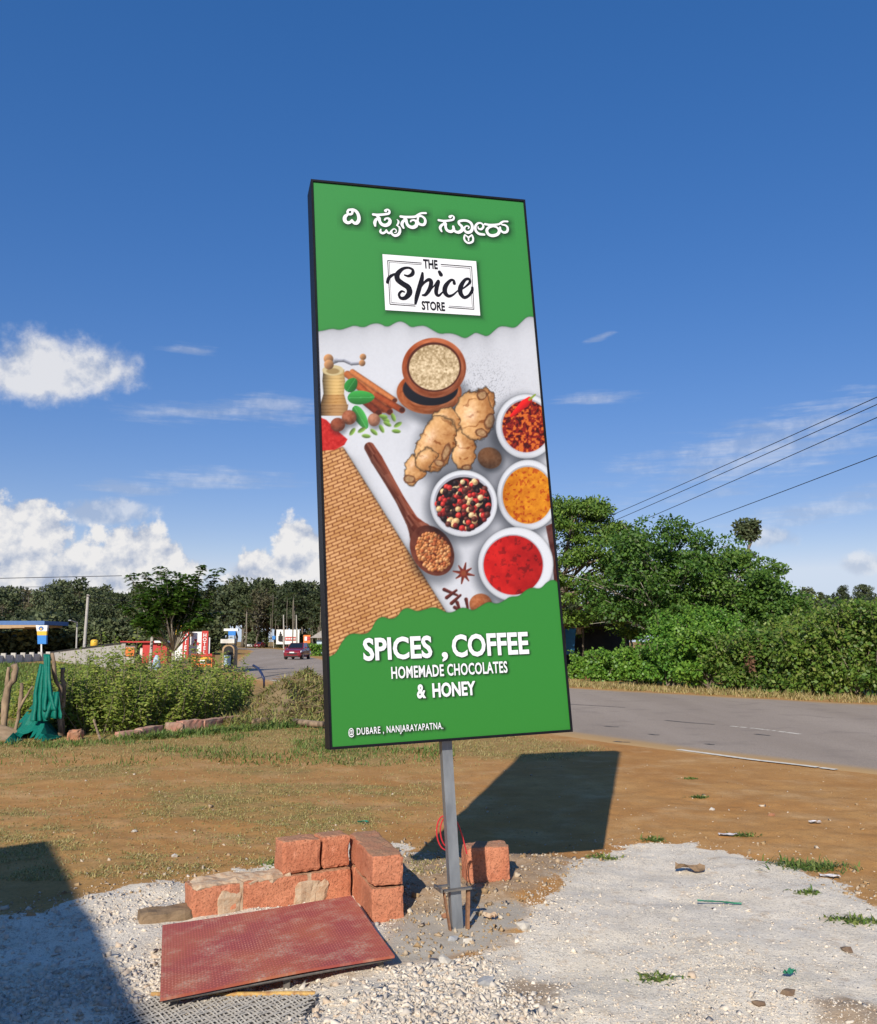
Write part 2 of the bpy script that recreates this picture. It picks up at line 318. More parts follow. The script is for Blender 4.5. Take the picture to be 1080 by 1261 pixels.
# ================================================================ THE GROUND
ROAD_N = [(25,-14),(16,-2.2),(9.3,6.6),(5.46,11.27),(3.71,13.32),(2.32,15.59),(0.2,19.7),(-1.9,24.6),(-3.77,29.66),(-6.2,35),(-8.95,41.3),(-13,57),(-16.8,75),(-23.25,108),(-34,165),(-52,215),(-85,248),(-125,258)]
ROAD_F = [(40,-8),(30,4),(18,15.5),(11.2,22.87),(7.6,27.2),(4.6,31.2),(1.2,37.5),(-2,46),(-5.2,57),(-8,68),(-10.3,80.5),(-14.56,98.3),(-17.5,115),(-28,165),(-43,220),(-84,258),(-125,270)]
def resample(P, n):
    P = np.array(P, float)
    for _ in range(2):                            # round the corners
        Q = [P[0]]
        for a, b in zip(P[:-1], P[1:]): Q += [a*.75+b*.25, a*.25+b*.75]
        P = np.array(Q + [P[-1]])
    s = np.r_[0, np.cumsum(np.linalg.norm(np.diff(P, axis=0), axis=1))]
    t = s[-1]*np.linspace(0, 1, n)
    return np.c_[np.interp(t, s, P[:, 0]), np.interp(t, s, P[:, 1])]
RN, RF = resample(ROAD_N, 240), resample(ROAD_F, 240)
RN = RN - (RF-RN)/np.linalg.norm(RF-RN, axis=1)[:, None]*0.35          # the asphalt runs on under a skin of sand
ROAD_POLY = np.r_[RN[::4], RF[::-4]]
def Gv(x, y):
    a, b = x-IW/2, IH/2-y; c, s = math.cos(PITCH), math.sin(PITCH); t = -CAMH/(FPX*s + b*c); return np.c_[a*t, (FPX*c - b*s)*t]
def Gp(pts): return np.array([G(*p)[:2] for p in pts])
GRAVEL = Gp([(-420,1180),(0,1131),(110,1108),(220,1080),(345,1062),(430,1030),(500,1040),(505,1165),(560,1178),(640,1120),(690,1072),(760,1040),(850,1036),(960,1060),(1085,1112),(1500,1210),(1500,1700),(-420,1700)])
FOOTING = Gp([(478,1150),(500,1118),(560,1108),(650,1108),(650,1140),(610,1168),(540,1186),(430,1196),(470,1172)])
SOIL = Gp([(480,1060),(560,1048),(700,1058),(690,1078),(640,1110),(560,1120),(492,1128)])
SOIL2 = Gp([(590,1225),(650,1205),(690,1212),(660,1240),(610,1248)]); SOIL3 = Gp([(985,1238),(1030,1226),(1085,1240),(1090,1275),(1000,1262)])
def gz(x, y):
    x = np.asarray(x, float); y = np.asarray(y, float)
    gr = sstep(poly_sd(x, y, GRAVEL), -0.25, 0.25); rd = sstep(-poly_sd(x, y, ROAD_POLY), 0.1, 1.8)
    foot = sstep(poly_sd(x, y, FOOTING), -0.1, 0.1)
    near = 1 - sstep(y, 9, 16)
    z = gr*(0.05*(fbm(x*3.1, y*3.1, 4, 2)-.5)*sstep(-x, -.6, .6) + 0.075*(fbm(x*1.3, y*1.3, 3, 2)-.5) + 0.026*(fbm(x*5, y*5, 5, 3)-.5) + 0.008*(fbm(x*17, y*17, 8, 2)-.5))
    z = z + (1-gr)*near*(0.05*(fbm(x*1.1, y*1.1, 11, 3)-.5) + 0.02*(fbm(x*7, y*7, 12, 3)-.5))
    z = z + (1-near)*0.06*(fbm(x*.6, y*.6, 14, 3)-.5)*(1-sstep(y, 30, 45))
    z = z + 0.05*sstep(poly_sd(x, y, SOIL), -0.15, 0.25)*(0.4+fbm(x*6, y*6, 21, 3)) + 0.05*sstep(poly_sd(x, y, SOIL3), -0.1, 0.15)*fbm(x*9, y*9, 25, 3)
    z = z*(1-foot) + foot*0.006*(fbm(x*9, y*9, 31, 2)-.5)
    return z*rd
def gzf(x, y): return float(gz(np.array([x]), np.array([y]))[0])
def axis(lo, hi, step, far, ratio=1.16):
    a = list(np.arange(lo, hi+1e-6, step)); s = step; v = a[-1]
    while v < far[1]: s *= ratio; v += s; a.append(v)
    s = step; v = a[0]; pre = []
    while v > far[0]: s *= ratio; v -= s; pre.append(v)
    return np.array(pre[::-1] + a)
gx = axis(-3.4, 4.0, 0.034, (-2500, 2500), 1.07); gy = axis(3.6, 9.0, 0.034, (-400, 4200), 1.05)
GX, GY = np.meshgrid(gx, gy); nx, ny = len(gx), len(gy)
GZ = gz(GX, GY)
idx = np.arange(nx*ny).reshape(ny, nx)
F = np.stack([idx[:-1, :-1], idx[:-1, 1:], idx[1:, 1:], idx[1:, :-1]], -1).reshape(-1, 4)
ground = add('ground', np.stack([GX, GY, GZ], -1).reshape(-1, 3), F, None, smooth=True); tag(ground, kind='structure')
rag = 0.42*(fbm(GX*2.5, GY*2.5, 41, 4)-.5) + 0.26*(fbm(GX*11, GY*11, 42, 3)-.5)
z_gr = sstep(poly_sd(GX, GY, GRAVEL) + rag, -0.06, 0.10)
z_soil = np.maximum.reduce([sstep(poly_sd(GX, GY, p) + rag*.7, -0.06, 0.08) for p in (SOIL, SOIL2, SOIL3)])
z_foot = sstep(poly_sd(GX, GY, FOOTING) + rag*.5, -0.05, 0.06)
PXg, PYg = proj(np.stack([GX, np.maximum(GY, 2.0), 0*GX], -1))
def grassiness(x, y, px, py):
    left = sstep(-px, -620, -430)                              # the trodden plot left of the sign
    g = left*(0.42 + 0.5*(1-sstep(py, 985, 1075)))
    g = g*(0.18 + .82*sstep(fbm(x*.9, y*1.4, 51, 4), 0.36, 0.58))
    g = np.maximum(g, sstep(-py, -940, -918)*left*0.95)        # greener towards the shrubs
    g = np.maximum(g, 0.95*sstep(-np.hypot((px-640)/115, (py-915)/22), -1.15, -0.8))
    g = np.maximum(g, sstep(y, 19, 24)*1.0)
    rd = -poly_sd(x, y, ROAD_POLY)
    return g*sstep(rd, 0.35, 1.1)
z_grass = grassiness(GX, GY, PXg, PYg)*(1-z_gr)
ca = ground.data.color_attributes.new('zone', 'FLOAT_COLOR', 'POINT')
ca.data.foreach_set('color', np.stack([z_gr, z_grass, z_soil, z_foot], -1).astype(np.float32).ravel())

def ground_material():
    m, nt, b = newmat('ground'); L = nt.links.new; N = nt.nodes.new
    b.inputs['Roughness'].default_value = 0.95; b.inputs['Specular IOR Level'].default_value = 0.12
    at = N('ShaderNodeAttribute'); at.attribute_name = 'zone'; sp = N('ShaderNodeSeparateColor'); L(at.outputs['Color'], sp.inputs[0])
    geo = N('ShaderNodeNewGeometry')
    def noise(s, d=8, r=0.6):
        n = N('ShaderNodeTexNoise'); L(geo.outputs['Position'], n.inputs['Vector']); n.inputs['Scale'].default_value = s; n.inputs['Detail'].default_value = d; n.inputs['Roughness'].default_value = r; return n.outputs[0]
    def vor(s, feat='F1'):
        n = N('ShaderNodeTexVoronoi'); n.feature = feat; L(geo.outputs['Position'], n.inputs['Vector']); n.inputs['Scale'].default_value = s; return n
    def rng_(v, a, c, lo=0.0, hi=1.0):
        n = N('ShaderNodeMapRange'); L(v, n.inputs[0]); n.inputs[1].default_value = a; n.inputs[2].default_value = c; n.inputs[3].default_value = lo; n.inputs[4].default_value = hi; return n.outputs[0]
    def mix(f, a, c):
        n = N('ShaderNodeMix'); n.data_type = 'RGBA'
        if isinstance(f, float): n.inputs['Factor'].default_value = f
        else: L(f, n.inputs['Factor'])
        for k, v in (('A', a), ('B', c)):
            if isinstance(v, tuple): n.inputs[k].default_value = (*v, 1)
            else: L(v, n.inputs[k])
        return n.outputs['Result']
    def math_(op, a, c, clamp=False):
        n = N('ShaderNodeMath'); n.operation = op; n.use_clamp = clamp
        for i, v in enumerate((a, c)):
            if isinstance(v, (int, float)): n.inputs[i].default_value = v
            else: L(v, n.inputs[i])
        return n.outputs[0]
    nb, nm, nf = noise(0.55, 5), noise(3.2, 8), noise(26, 6, 0.7)
    dirt = mix(rng_(nb, .35, .65), (0.45, 0.212, 0.062), (0.52, 0.290, 0.105))
    dirt = mix(math_('MULTIPLY', rng_(noise(1.5, 7, .62), .50, .66), .8), dirt, (0.57, 0.355, 0.165)); dirt = mix(math_('MULTIPLY', rng_(noise(7, 6, .7), .54, .7), .6), dirt, (0.36, 0.18, 0.06))
    dirt = mix(rng_(nm, .38, .62), dirt, mix(0.5, dirt, (0.34, 0.165, 0.055)))
    dirt = mix(math_('MULTIPLY', rng_(nf, .5, .75), .45), dirt, (0.28, 0.15, 0.06))
    gcol = mix(rng_(nm, .40, .6), (0.43, 0.27, 0.10), (0.34, 0.235, 0.08))
    gcol = mix(rng_(nf, .42, .68), gcol, (0.21, 0.14, 0.05))
    gm = math_('MULTIPLY', sp.outputs[1], rng_(nf, .25, .55, .4, 1.0), True)
    col = mix(gm, dirt, gcol)
    v1, v2 = vor(34), vor(95)
    stone = mix(rng_(nm, .36, .64), (0.78, 0.70, 0.575), (0.69, 0.605, 0.475))
    bw = N('ShaderNodeRGBToBW'); L(v1.outputs['Color'], bw.inputs[0]); bw2 = N('ShaderNodeRGBToBW'); L(v2.outputs['Color'], bw2.inputs[0])
    stone = mix(math_('MULTIPLY', rng_(bw.outputs[0], .55, .9), .35), stone, (0.46, 0.42, 0.36))
    stone = mix(math_('MULTIPLY', rng_(bw2.outputs[0], .5, .9), .35), stone, (0.82, 0.76, 0.66))
    stone = mix(math_('MULTIPLY', rng_(noise(5.5, 7, .65), .56, .72), .7), stone, (0.46, 0.32, 0.19))
    v3_ = vor(170); bw3 = N('ShaderNodeRGBToBW'); L(v3_.outputs['Color'], bw3.inputs[0]); chip = math_('MULTIPLY', rng_(bw3.outputs[0], .60, .66), rng_(v3_.outputs['Distance'], .55, .35), True)
    chip = math_('MULTIPLY', chip, rng_(noise(2.3, 4), .38, .6, .15, .85), True)
    stone = mix(chip, stone, (0.27, 0.24, 0.20))
    v4_ = vor(60); bw4 = N('ShaderNodeRGBToBW'); L(v4_.outputs['Color'], bw4.inputs[0]); chip2 = math_('MULTIPLY', rng_(bw4.outputs[0], .66, .70), rng_(v4_.outputs['Distance'], .45, .25), True)
    stone = mix(math_('MULTIPLY', chip2, .7), stone, (0.33, 0.29, 0.24))
    col = mix(math_('MULTIPLY', chip2, .55), col, (0.20, 0.12, 0.05)); col = mix(math_('MULTIPLY', chip, .4), col, (0.55, 0.40, 0.23))
    col = mix(at.outputs['Alpha'], col, mix(rng_(nm, .35, .65), (0.40, 0.35, 0.28), (0.50, 0.45, 0.37)))
    gmask = rng_(math_('ADD', sp.outputs[0], math_('MULTIPLY', math_('SUBTRACT', noise(38, 5, .7), .5), 1.1)), .38, .62)
    gfac = math_('MULTIPLY', gmask, math_('SUBTRACT', 1.0, at.outputs['Alpha']), True)
    col = mix(gfac, col, stone)
    soil = mix(rng_(nf, .35, .65), (0.30, 0.205, 0.125), (0.42, 0.32, 0.22))
    col = mix(math_('MULTIPLY', sp.outputs[2], 0.9), col, soil)
    L(col, b.inputs['Base Color'])
    h = math_('ADD', math_('MULTIPLY', nf, 0.5), math_('MULTIPLY', math_('SUBTRACT', 1.0, v1.outputs['Distance']), math_('MULTIPLY', sp.outputs[0], 0.22)))
    h = math_('ADD', h, math_('MULTIPLY', math_('SUBTRACT', 1.0, v2.outputs['Distance']), math_('MULTIPLY', sp.outputs[0], 0.22)))
    h = math_('ADD', h, math_('MULTIPLY', noise(120, 4, .7), .35))
    bp = N('ShaderNodeBump'); bp.inputs['Strength'].default_value = 0.6; bp.inputs['Distance'].default_value = 0.016
    L(h, bp.inputs['Height']); L(bp.outputs[0], b.inputs['Normal'])
    return m
ground.data.materials.append(ground_material())

# ---------------------------------------------------------------- the road
def road_material():
    m, nt, b = newmat('asphalt'); L = nt.links.new; N = nt.nodes.new; b.inputs['Roughness'].default_value = 0.85; b.inputs['Specular IOR Level'].default_value = 0.25
    geo = N('ShaderNodeNewGeometry')
    def noise(s, d, st=None):
        n = N('ShaderNodeTexNoise'); n.inputs['Scale'].default_value = s; n.inputs['Detail'].default_value = d
        if st:
            mp = N('ShaderNodeMapping'); mp.inputs['Rotation'].default_value = (0, 0, R(30)); mp.inputs['Scale'].default_value = st; L(geo.outputs['Position'], mp.inputs[0]); L(mp.outputs[0], n.inputs['Vector'])
        else: L(geo.outputs['Position'], n.inputs['Vector'])
        return n.outputs[0]
    def ramp(v, a, c):
        n = N('ShaderNodeMapRange'); L(v, n.inputs[0]); n.inputs[1].default_value = a; n.inputs[2].default_value = c; return n.outputs[0]
    def mix(f, a, c):
        n = N('ShaderNodeMix'); n.data_type = 'RGBA'; L(f, n.inputs['Factor'])
        for k, v in (('A', a), ('B', c)):
            if isinstance(v, tuple): n.inputs[k].default_value = (*v, 1)
            else: L(v, n.inputs[k])
        return n.outputs['Result']
    c = mix(ramp(noise(0.5, 5, (1.2, .12, 1)), .35, .65), (0.33, 0.265, 0.205), (0.41, 0.335, 0.265))
    c = mix(ramp(noise(1.3, 8), .55, .75), c, (0.27, 0.22, 0.175))
    c = mix(ramp(noise(60, 3), .45, .75), c, (0.22, 0.18, 0.145))
    at = N('ShaderNodeAttribute'); at.attribute_name = 'edge'; c = mix(at.outputs['Fac'], c, (0.45, 0.285, 0.125))
    L(c, b.inputs['Base Color'])
    bp = N('ShaderNodeBump'); bp.inputs['Strength'].default_value = 0.4; bp.inputs['Distance'].default_value = 0.01; L(noise(60, 3), bp.inputs['Height']); L(bp.outputs[0], b.inputs['Normal'])
    return m
cols = np.r_[0, 0.012, 0.025, 0.04, 0.055, 0.075, 0.1, 0.14, np.linspace(.2, .86, 9), .92, .96, .985, 1.0]
RV, RE = [], []
for i in range(240):
    for c in cols:
        p = RN[i]*(1-c) + RF[i]*c
        j = 0.22*(fbm(p[0]*1.7, p[1]*1.7, 61, 3)-.5)
        d = (RF[i]-RN[i])/np.linalg.norm(RF[i]-RN[i])
        if c in (0, 1): p = p + d*j
        RV.append((p[0], p[1], 0.012 if c not in (0, 1) else -0.012)); w = np.linalg.norm(RF[i]-RN[i])*min(c, 1-c)
        RE.append(float(np.clip((0.62 - w)/0.3 + 1.6*(fbm(p[0]*.9, p[1]*.9, 66, 4)-.5), 0, 1)) if w < 1.1 else 0)
k = len(cols); idx = np.arange(240*k).reshape(240, k)
F = np.stack([idx[:-1, :-1], idx[:-1, 1:], idx[1:, 1:], idx[1:, :-1]], -1).reshape(-1, 4)
road = add('road', np.array(RV), F, road_material()); tag(road, kind='structure')
ea = road.data.attributes.new('edge', 'FLOAT', 'POINT'); ea.data.foreach_set('value', np.array(RE, np.float32))
def strip(path, w0, w1, z, breaks=0.0, seed=0):    # flat strip along pixels of the photograph
    P = np.array([G(x, y)[:2] for x, y in path]); P = resample(P, 70); T = np.gradient(P, axis=0); T /= np.linalg.norm(T, axis=1)[:, None]
    n_ = np.c_[-T[:, 1], T[:, 0]]; V, F = [], []
    for i in range(70):
        q = i/69; w = (w0*(1-q)+w1*q)*(0.75+0.5*vnoise(i*.9, 3.3, seed))*0.5
        V += [(*(P[i]-n_[i]*w), z), (*(P[i]+n_[i]*w), z)]
    for i in range(69):
        if breaks and vnoise(i*.55, 1.7, seed+5) < breaks: continue
        F.append((2*i, 2*i+1, 2*i+3, 2*i+2))
    return V, F
M['paint_old'] = pm('worn_road_paint', (0.78, 0.73, 0.62), (0.62, 0.54, 0.42), 9, 0.8)
M['tar'] = pm('dark_strip', (0.07, 0.065, 0.06), (0.11, 0.10, 0.09), 9, 0.8)
V, F = strip([(835, 924), (880, 930), (930, 937), (985, 943), (1030, 949)], 0.12, 0.11, 0.0145, 0.25, 3); add('edge_line', V, F, M['paint_old'], road)
V, F = strip([(900, 895), (940, 899), (985, 905)], 0.09, 0.09, 0.0145, 0.3, 8); add('centre_line', V, F, M['paint_old'], road)
V, F = strip([(332, 838), (360, 841), (402, 846)], 0.13, 0.13, 0.0145, 0.1, 12); add('edge_line', V, F, M['paint_old'], road)
for i, pts in enumerate([[(305, 838), (330, 833), (360, 828), (402, 826)], [(328, 829), (365, 827), (402, 828)], [(702, 868), (740, 870), (770, 872)], [(820, 888), (850, 891), (880, 893)],
                         [(757, 914), (766, 915), (776, 915)], [(870, 917), (874, 918), (880, 918)], [(800, 905), (806, 906), (812, 906)], [(745, 895), (754, 896), (762, 896)], [(930, 905), (940, 906), (948, 907)]]):
    V, F = strip(pts, 0.10 if i > 1 else 0.24, 0.06 if i > 1 else 0.14, 0.0155, 0.1, 20+i); add('dark_strip', V, F, M['tar'], road)  # narrow dark strips laid flat on the road

# ---------------------------------------------------------------- crushed stone, grass
ICO_V = []; t_ = (1+5**.5)/2
for a in (-1, 1):
    for b in (-t_, t_): ICO_V += [(a, b, 0), (0, a, b), (b, 0, a)]
ICO_V = np.array(ICO_V)/np.linalg.norm(ICO_V[0])
def _hull(V):
    d = np.linalg.norm(V[:, None]-V[None], axis=2); e = d[d > 1e-6].min()*1.05; F = []
    for i in range(12):
        for j in range(i+1, 12):
            for k2 in range(j+1, 12):
                if d[i, j] < e and d[j, k2] < e and d[i, k2] < e:
                    n_ = np.cross(V[j]-V[i], V[k2]-V[i]); F.append((i, j, k2) if n_ @ V[i] > 0 else (i, k2, j))
    return np.array(F)
ICO_F = _hull(ICO_V)
CUBE_V = np.array([(x, y, z) for z in (-1, 1) for y in (-1, 1) for x in (-1, 1)], float)*.72
CUBE_F = np.array([(0, 2, 3), (0, 3, 1), (4, 5, 7), (4, 7, 6), (0, 1, 5), (0, 5, 4), (1, 3, 7), (1, 7, 5), (3, 2, 6), (3, 6, 7), (2, 0, 4), (2, 4, 6)])
def stones(P, S, seed=0):                        # sharp broken chips: skewed, unevenly cut blocks
    r = np.random.default_rng(seed); n = len(P)
    V = CUBE_V[None]*r.uniform(.45, 1.2, (n, 8, 1)) + 0.30*r.standard_normal((n, 8, 3)).clip(-1.4, 1.4)
    V = V*(S[:, None]*r.uniform(.6, 1.55, (n, 3))*[1, 1, .7])[:, None, :]
    q = r.standard_normal((n, 4))*[1, .35, .35, 1]; q /= np.linalg.norm(q, axis=1)[:, None]; w, x, y, z = q.T
    Rm = np.stack([1-2*(y*y+z*z), 2*(x*y-w*z), 2*(x*z+w*y), 2*(x*y+w*z), 1-2*(x*x+z*z), 2*(y*z-w*x), 2*(x*z-w*y), 2*(y*z+w*x), 1-2*(x*x+y*y)], -1).reshape(n, 3, 3)
    V = np.einsum('nij,nkj->nki', Rm, V) + P[:, None, :]
    return V.reshape(-1, 3), (CUBE_F[None] + (np.arange(n)*8)[:, None, None]).reshape(-1, 3)
def stonemat(name, cols):
    m = leafmat(name, cols, 0.0, 0.9, 0); return m
M['stone'] = stonemat('crushed_stone', [(0.64, 0.575, 0.48), (0.55, 0.49, 0.40), (0.70, 0.64, 0.54), (0.58, 0.51, 0.41), (0.40, 0.37, 0.33), (0.66, 0.60, 0.51), (0.50, 0.40, 0.29), (0.60, 0.55, 0.47)])
M['pebble'] = stonemat('brown_clod', [(0.42, 0.27, 0.15), (0.30, 0.19, 0.11), (0.55, 0.48, 0.40), (0.36, 0.22, 0.12)])
n = 210000
px = rng.uniform(-60, 1140, n); py = 1010 + 300*rng.random(n)**0.8
q = Gv(px, py)
s_gr = poly_sd(q[:, 0], q[:, 1], GRAVEL); s_ft = poly_sd(q[:, 0], q[:, 1], FOOTING)
dn = 0.20 + 0.75*sstep(fbm(q[:, 0]*1.6, q[:, 1]*1.6, 71, 3), .42, .62)
dn = dn*np.where(px > 680, np.clip(1.0-(px-680)/480, .42, 1), 1.0)
keep = (s_gr > 0.03*rng.standard_normal(n)) & (s_ft < 0.0) & (rng.random(n) < dn*0.5)
q, ppx, ppy = q[keep], px[keep], py[keep]
rough_zone = np.maximum(sstep(-ppx, -330, -120), sstep(-np.hypot((ppx-500)/230, (ppy-1240)/75), -1.1, -.6))
S = 0.0036*np.exp(rng.normal(0, .5, len(q)))*(1 + 1.0*rough_zone*rng.random(len(q))**5 * 3.0)
S = np.minimum(S, 0.019)
V, F = stones(np.c_[q, gz(q[:, 0], q[:, 1]) - S*0.08], S, 1)
tag(add('crushed_stone', V, F, M['stone']), 'loose pale crushed stone spread over the ground around the sign post', 'gravel', kind='stuff')
# brown clods and pebbles on the dirt
n = 30000; px = rng.uniform(-40, 1120, n); py = 925 + 260*rng.random(n)**0.7
q = Gv(px, py)
sd_ = poly_sd(q[:, 0], q[:, 1], GRAVEL); so = poly_sd(q[:, 0], q[:, 1], SOIL); rdd = poly_sd(q[:, 0], q[:, 1], ROAD_POLY)
prob = np.where(so > -.1, 0.9, np.where(sd_ > -.35, 0.35, 0.07))*np.where(sd_ > 0.15, 0.0, 1)
prob = np.where(so > -.1, 0.9, prob)
kp = (rng.random(n) < prob) & (rdd < -0.3); q = q[kp]; S = 0.005*np.exp(rng.normal(0, .55, len(q))); S = np.minimum(S, .03)
V, F = stones(np.c_[q, gz(q[:, 0], q[:, 1]) + S*0.3], S, 2)
tag(add('soil_clods', V, F, M['pebble']), 'small brown clods and pebbles scattered on the bare dirt', 'soil', kind='stuff')

def blades(P, H, lean=0.5, width=0.006, seed=0):
    r = np.random.default_rng(seed); n = len(P); a = r.uniform(0, 6.28, n); l = lean*r.uniform(.2, 1.3, n)
    d = np.c_[np.cos(a)*l, np.sin(a)*l, np.ones(n)]; d /= np.linalg.norm(d, axis=1)[:, None]
    side = np.c_[-np.sin(a+r.normal(0, .6, n)), np.cos(a), np.zeros(n)]; w = (width*r.uniform(.6, 1.4, n))[:, None]
    mid = P + d*(H*.55)[:, None]; tip = P + d*H[:, None]; tip[:, 2] -= H*.25*l; tip[:, :2] += (np.c_[np.cos(a), np.sin(a)]*(H*.3*l)[:, None])
    V = np.stack([P - side*w, P + side*w, mid + side*w*.7, tip, mid - side*w*.7], 1).reshape(-1, 3)
    b = (np.arange(n)*5)[:, None]
    return V, np.concatenate([b + [0, 1, 2, 4], ], 0), b + np.array([4, 2, 3])
def add_blades(name, P, H, mat, lean=.5, width=.006, seed=0, parent=None, loc=None):
    V, Q, T = blades(P, H, lean, width, seed)
    Q3 = np.concatenate([Q[:, [0, 1, 2]], Q[:, [0, 2, 3]], T], 0)
    return add(name, V, Q3, mat, parent, loc=loc)
# trodden dry grass of the plot
n = 330000; px = rng.uniform(-40, 800, n); py = 895 + 190*rng.random(n)
q = Gv(px, py)
g = grassiness(q[:, 0], q[:, 1], px, py)*(poly_sd(q[:, 0], q[:, 1], GRAVEL) < -0.02)*(poly_sd(q[:, 0], q[:, 1], ROAD_POLY) < -.4)
cl = sstep(fbm(q[:, 0]*7, q[:, 1]*7, 81, 3), .34, .58)
kp = rng.random(n) < (g*cl*0.85 + .03*g + .012*(px < 560)); q = q[kp]; gy_ = py[kp]
H = (0.012 + 0.026*rng.random(len(q)))*np.where(gy_ < 945, 1.9, 1.0)
P = np.c_[q, gz(q[:, 0], q[:, 1]) - 0.003]
tag(add_blades('dry_grass', P, H, M['blade'], 1.5, 0.0035, 5), 'short trodden dry grass patches on the brown plot behind the sign', 'grass', kind='stuff')
# greener grass before the shrubs and brick edging
n = 40000; px = rng.uniform(-20, 560, n); py = 868 + 75*rng.random(n); q = Gv(px, py)
kp = (rng.random(n) < 0.75*sstep(fbm(q[:, 0]*1.2, q[:, 1]*1.2, 83, 4), .40, .58)*(1-.7*sstep(py, 915, 940))) & (poly_sd(q[:, 0], q[:, 1], ROAD_POLY) < -.5)
q = q[kp]; P = np.c_[q, gz(q[:, 0], q[:, 1]) - 0.003]
tag(add_blades('green_grass', P, 0.04 + 0.10*rng.random(len(q))**2, M['greenblade'], .8, 0.007, 6), 'low green grass along the brick edging and shrubs on the left', 'grass', kind='stuff')
# verge across the road and roadside strips
n = 34000; t = rng.random(n)**1.3; i0 = (8 + t*60).astype(int); off = 0.1 + 2.4*rng.random(n)
dd = (RF-RN)/np.linalg.norm(RF-RN, axis=1)[:, None]; q = RF[i0] + dd[i0]*off[:, None] + rng.normal(0, .25, (n, 2))
q = q[(poly_sd(q[:, 0], q[:, 1], ROAD_POLY) < -0.08)]; P = np.c_[q, np.zeros(len(q))]
tag(add_blades('verge_grass', P, 0.06 + 0.22*rng.random(len(q))**1.5, M['blade'], .8, 0.013, 7), 'yellowish dry grass verge on the far side of the road', 'grass', kind='stuff')

n = 16000; px = rng.uniform(-60, 130, n); py = 819 + 60*rng.random(n)**1.5; q = Gv(px, py); P = np.c_[q, np.zeros(n)]
tag(add_blades('meadow_grass', P, (0.10 + 0.22*rng.random(n))*(.5+fbm(q[:, 0]*.5, q[:, 1]*.5, 95, 3)), M['greenblade'], .7, 0.022, 17), 'yellowish green grass on the open ground behind the stumps', 'grass', kind='stuff')
# ================================================================ THE SIGN
BW_, BH_ = 1.4533, 3.5336
BLc = np.array([-0.602, 5.029, 1.009])
u_ = np.array([0.96497, 0.25908, 0.04136]); v_ = np.array([-0.05133, 0.06791, 0.99637]); v_ -= u_*(u_ @ v_); v_ /= np.linalg.norm(v_)
n_ = np.cross(u_, v_)                                       # points to the viewer
def on_board(a, b, lift=0.0):                               # metres from the lower left corner of the face
    a = np.asarray(a, float)[..., None]; b = np.asarray(b, float)[..., None]
    return BLc + u_*a + v_*b + n_*lift
def B(px, py):                                              # board metres of a photograph pixel
    r = ray(px, py); o = np.array([0, 0, CAMH]); t = ((BLc-o) @ n_)/(r @ n_); p = o + r*t - BLc
    return p @ u_, p @ v_
post_base = G(565, 1145) - n_*0.045; post_base[2] = gzf(post_base[0], post_base[1])
sign = thing('signboard', 'tall green spice shop signboard leaning on a single grey steel post', 'signboard', post_base)
# ---- print: colours computed on a fine grid
KX, KY = 328, 798
ca_, cb_ = np.meshgrid(np.linspace(0, BW_, KX), np.linspace(BH_, 0, KY)); CELL = BW_/(KX-1)
def s2l(c): c = np.asarray(c, float)/255; return np.where(c <= .04045, c/12.92, ((c+.055)/1.055)**2.4)
IMG = np.zeros((KY, KX, 3)); IMG[:] = (58, 144, 58)
GXp, GYp = proj(on_board(ca_, cb_))                         # where each print point sits in the photograph
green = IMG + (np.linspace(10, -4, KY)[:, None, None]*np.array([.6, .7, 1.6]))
def px_poly(pts, ox, oy, s): return resample([(x/s+ox, y/s+oy) for x, y in pts], 400)
topw = np.array(px_poly([(60,612),(90,608),(120,600),(150,607),(185,595),(205,588),(240,598),(270,582),(300,580),(330,597),(360,578),(380,572),(400,580),(420,597),(450,590),(475,590),(500,605),(530,622),(560,617),(590,622),(625,640),(650,625),(665,615),(685,622),(710,632),(735,610),(755,592),(780,592),(815,600),(840,575),(865,552),(900,560),(930,566)], 370, 210, 3.0857))
botw = np.array(px_poly([(60,832),(83,828),(105,815),(125,775),(150,745),(175,740),(205,745),(235,735),(255,690),(280,675),(310,687),(335,680),(355,650),(380,642),(410,658),(440,650),(470,640),(495,645),(525,662),(550,660),(575,643),(600,643),(625,655),(655,635),(685,618),(715,630),(745,615),(765,600),(800,600),(825,575),(850,565),(880,573),(905,545),(930,535),(945,545),(980,560)], 380, 540, 3.0857))
ytop = np.interp(GXp, topw[:, 0], topw[:, 1]); ybot = np.interp(GXp, botw[:, 0], botw[:, 1])
nz = lambda s, seed, o=4: fbm(GXp/s, GYp/s, seed, o)
white = np.ones_like(IMG)*(228, 227, 231) - (nz(60, 101)[..., None]-.4)*14 - (nz(2.2, 103, 2)[..., None]-.5)*6
white -= 34*np.exp(-np.maximum(GYp-ytop, 0)/13)[..., None]                      # printed soft edge below the green wave
spk = sstep(nz(1.1, 105, 2), .60, .74)*np.exp(-(((GXp-597)/36)**2 + ((GYp-475)/36)**2)); white -= 48*spk[..., None]
white -= 30*np.exp(-(((GXp-600)/60)**2 + ((GYp-600)/90)**2))[..., None]*np.array([1, 1, .95])
art = white
def put(mask, col):
    global art
    art = art*(1-mask[..., None]) + np.asarray(col, float)*mask[..., None]
def ell(cx, cy, rx, ry, rot=0):                             # signed: 1 inside ... pixels inside the rim
    c, s = math.cos(rot), math.sin(rot); dx, dy = GXp-cx, GYp-cy
    x, y = dx*c+dy*s, -dx*s+dy*c; k = np.sqrt((x/rx)**2 + (y/ry)**2)
    return (1-k)*min(rx, ry), x/rx, y/ry
aa = lambda d: np.clip(d/1.0+.5, 0, 1)
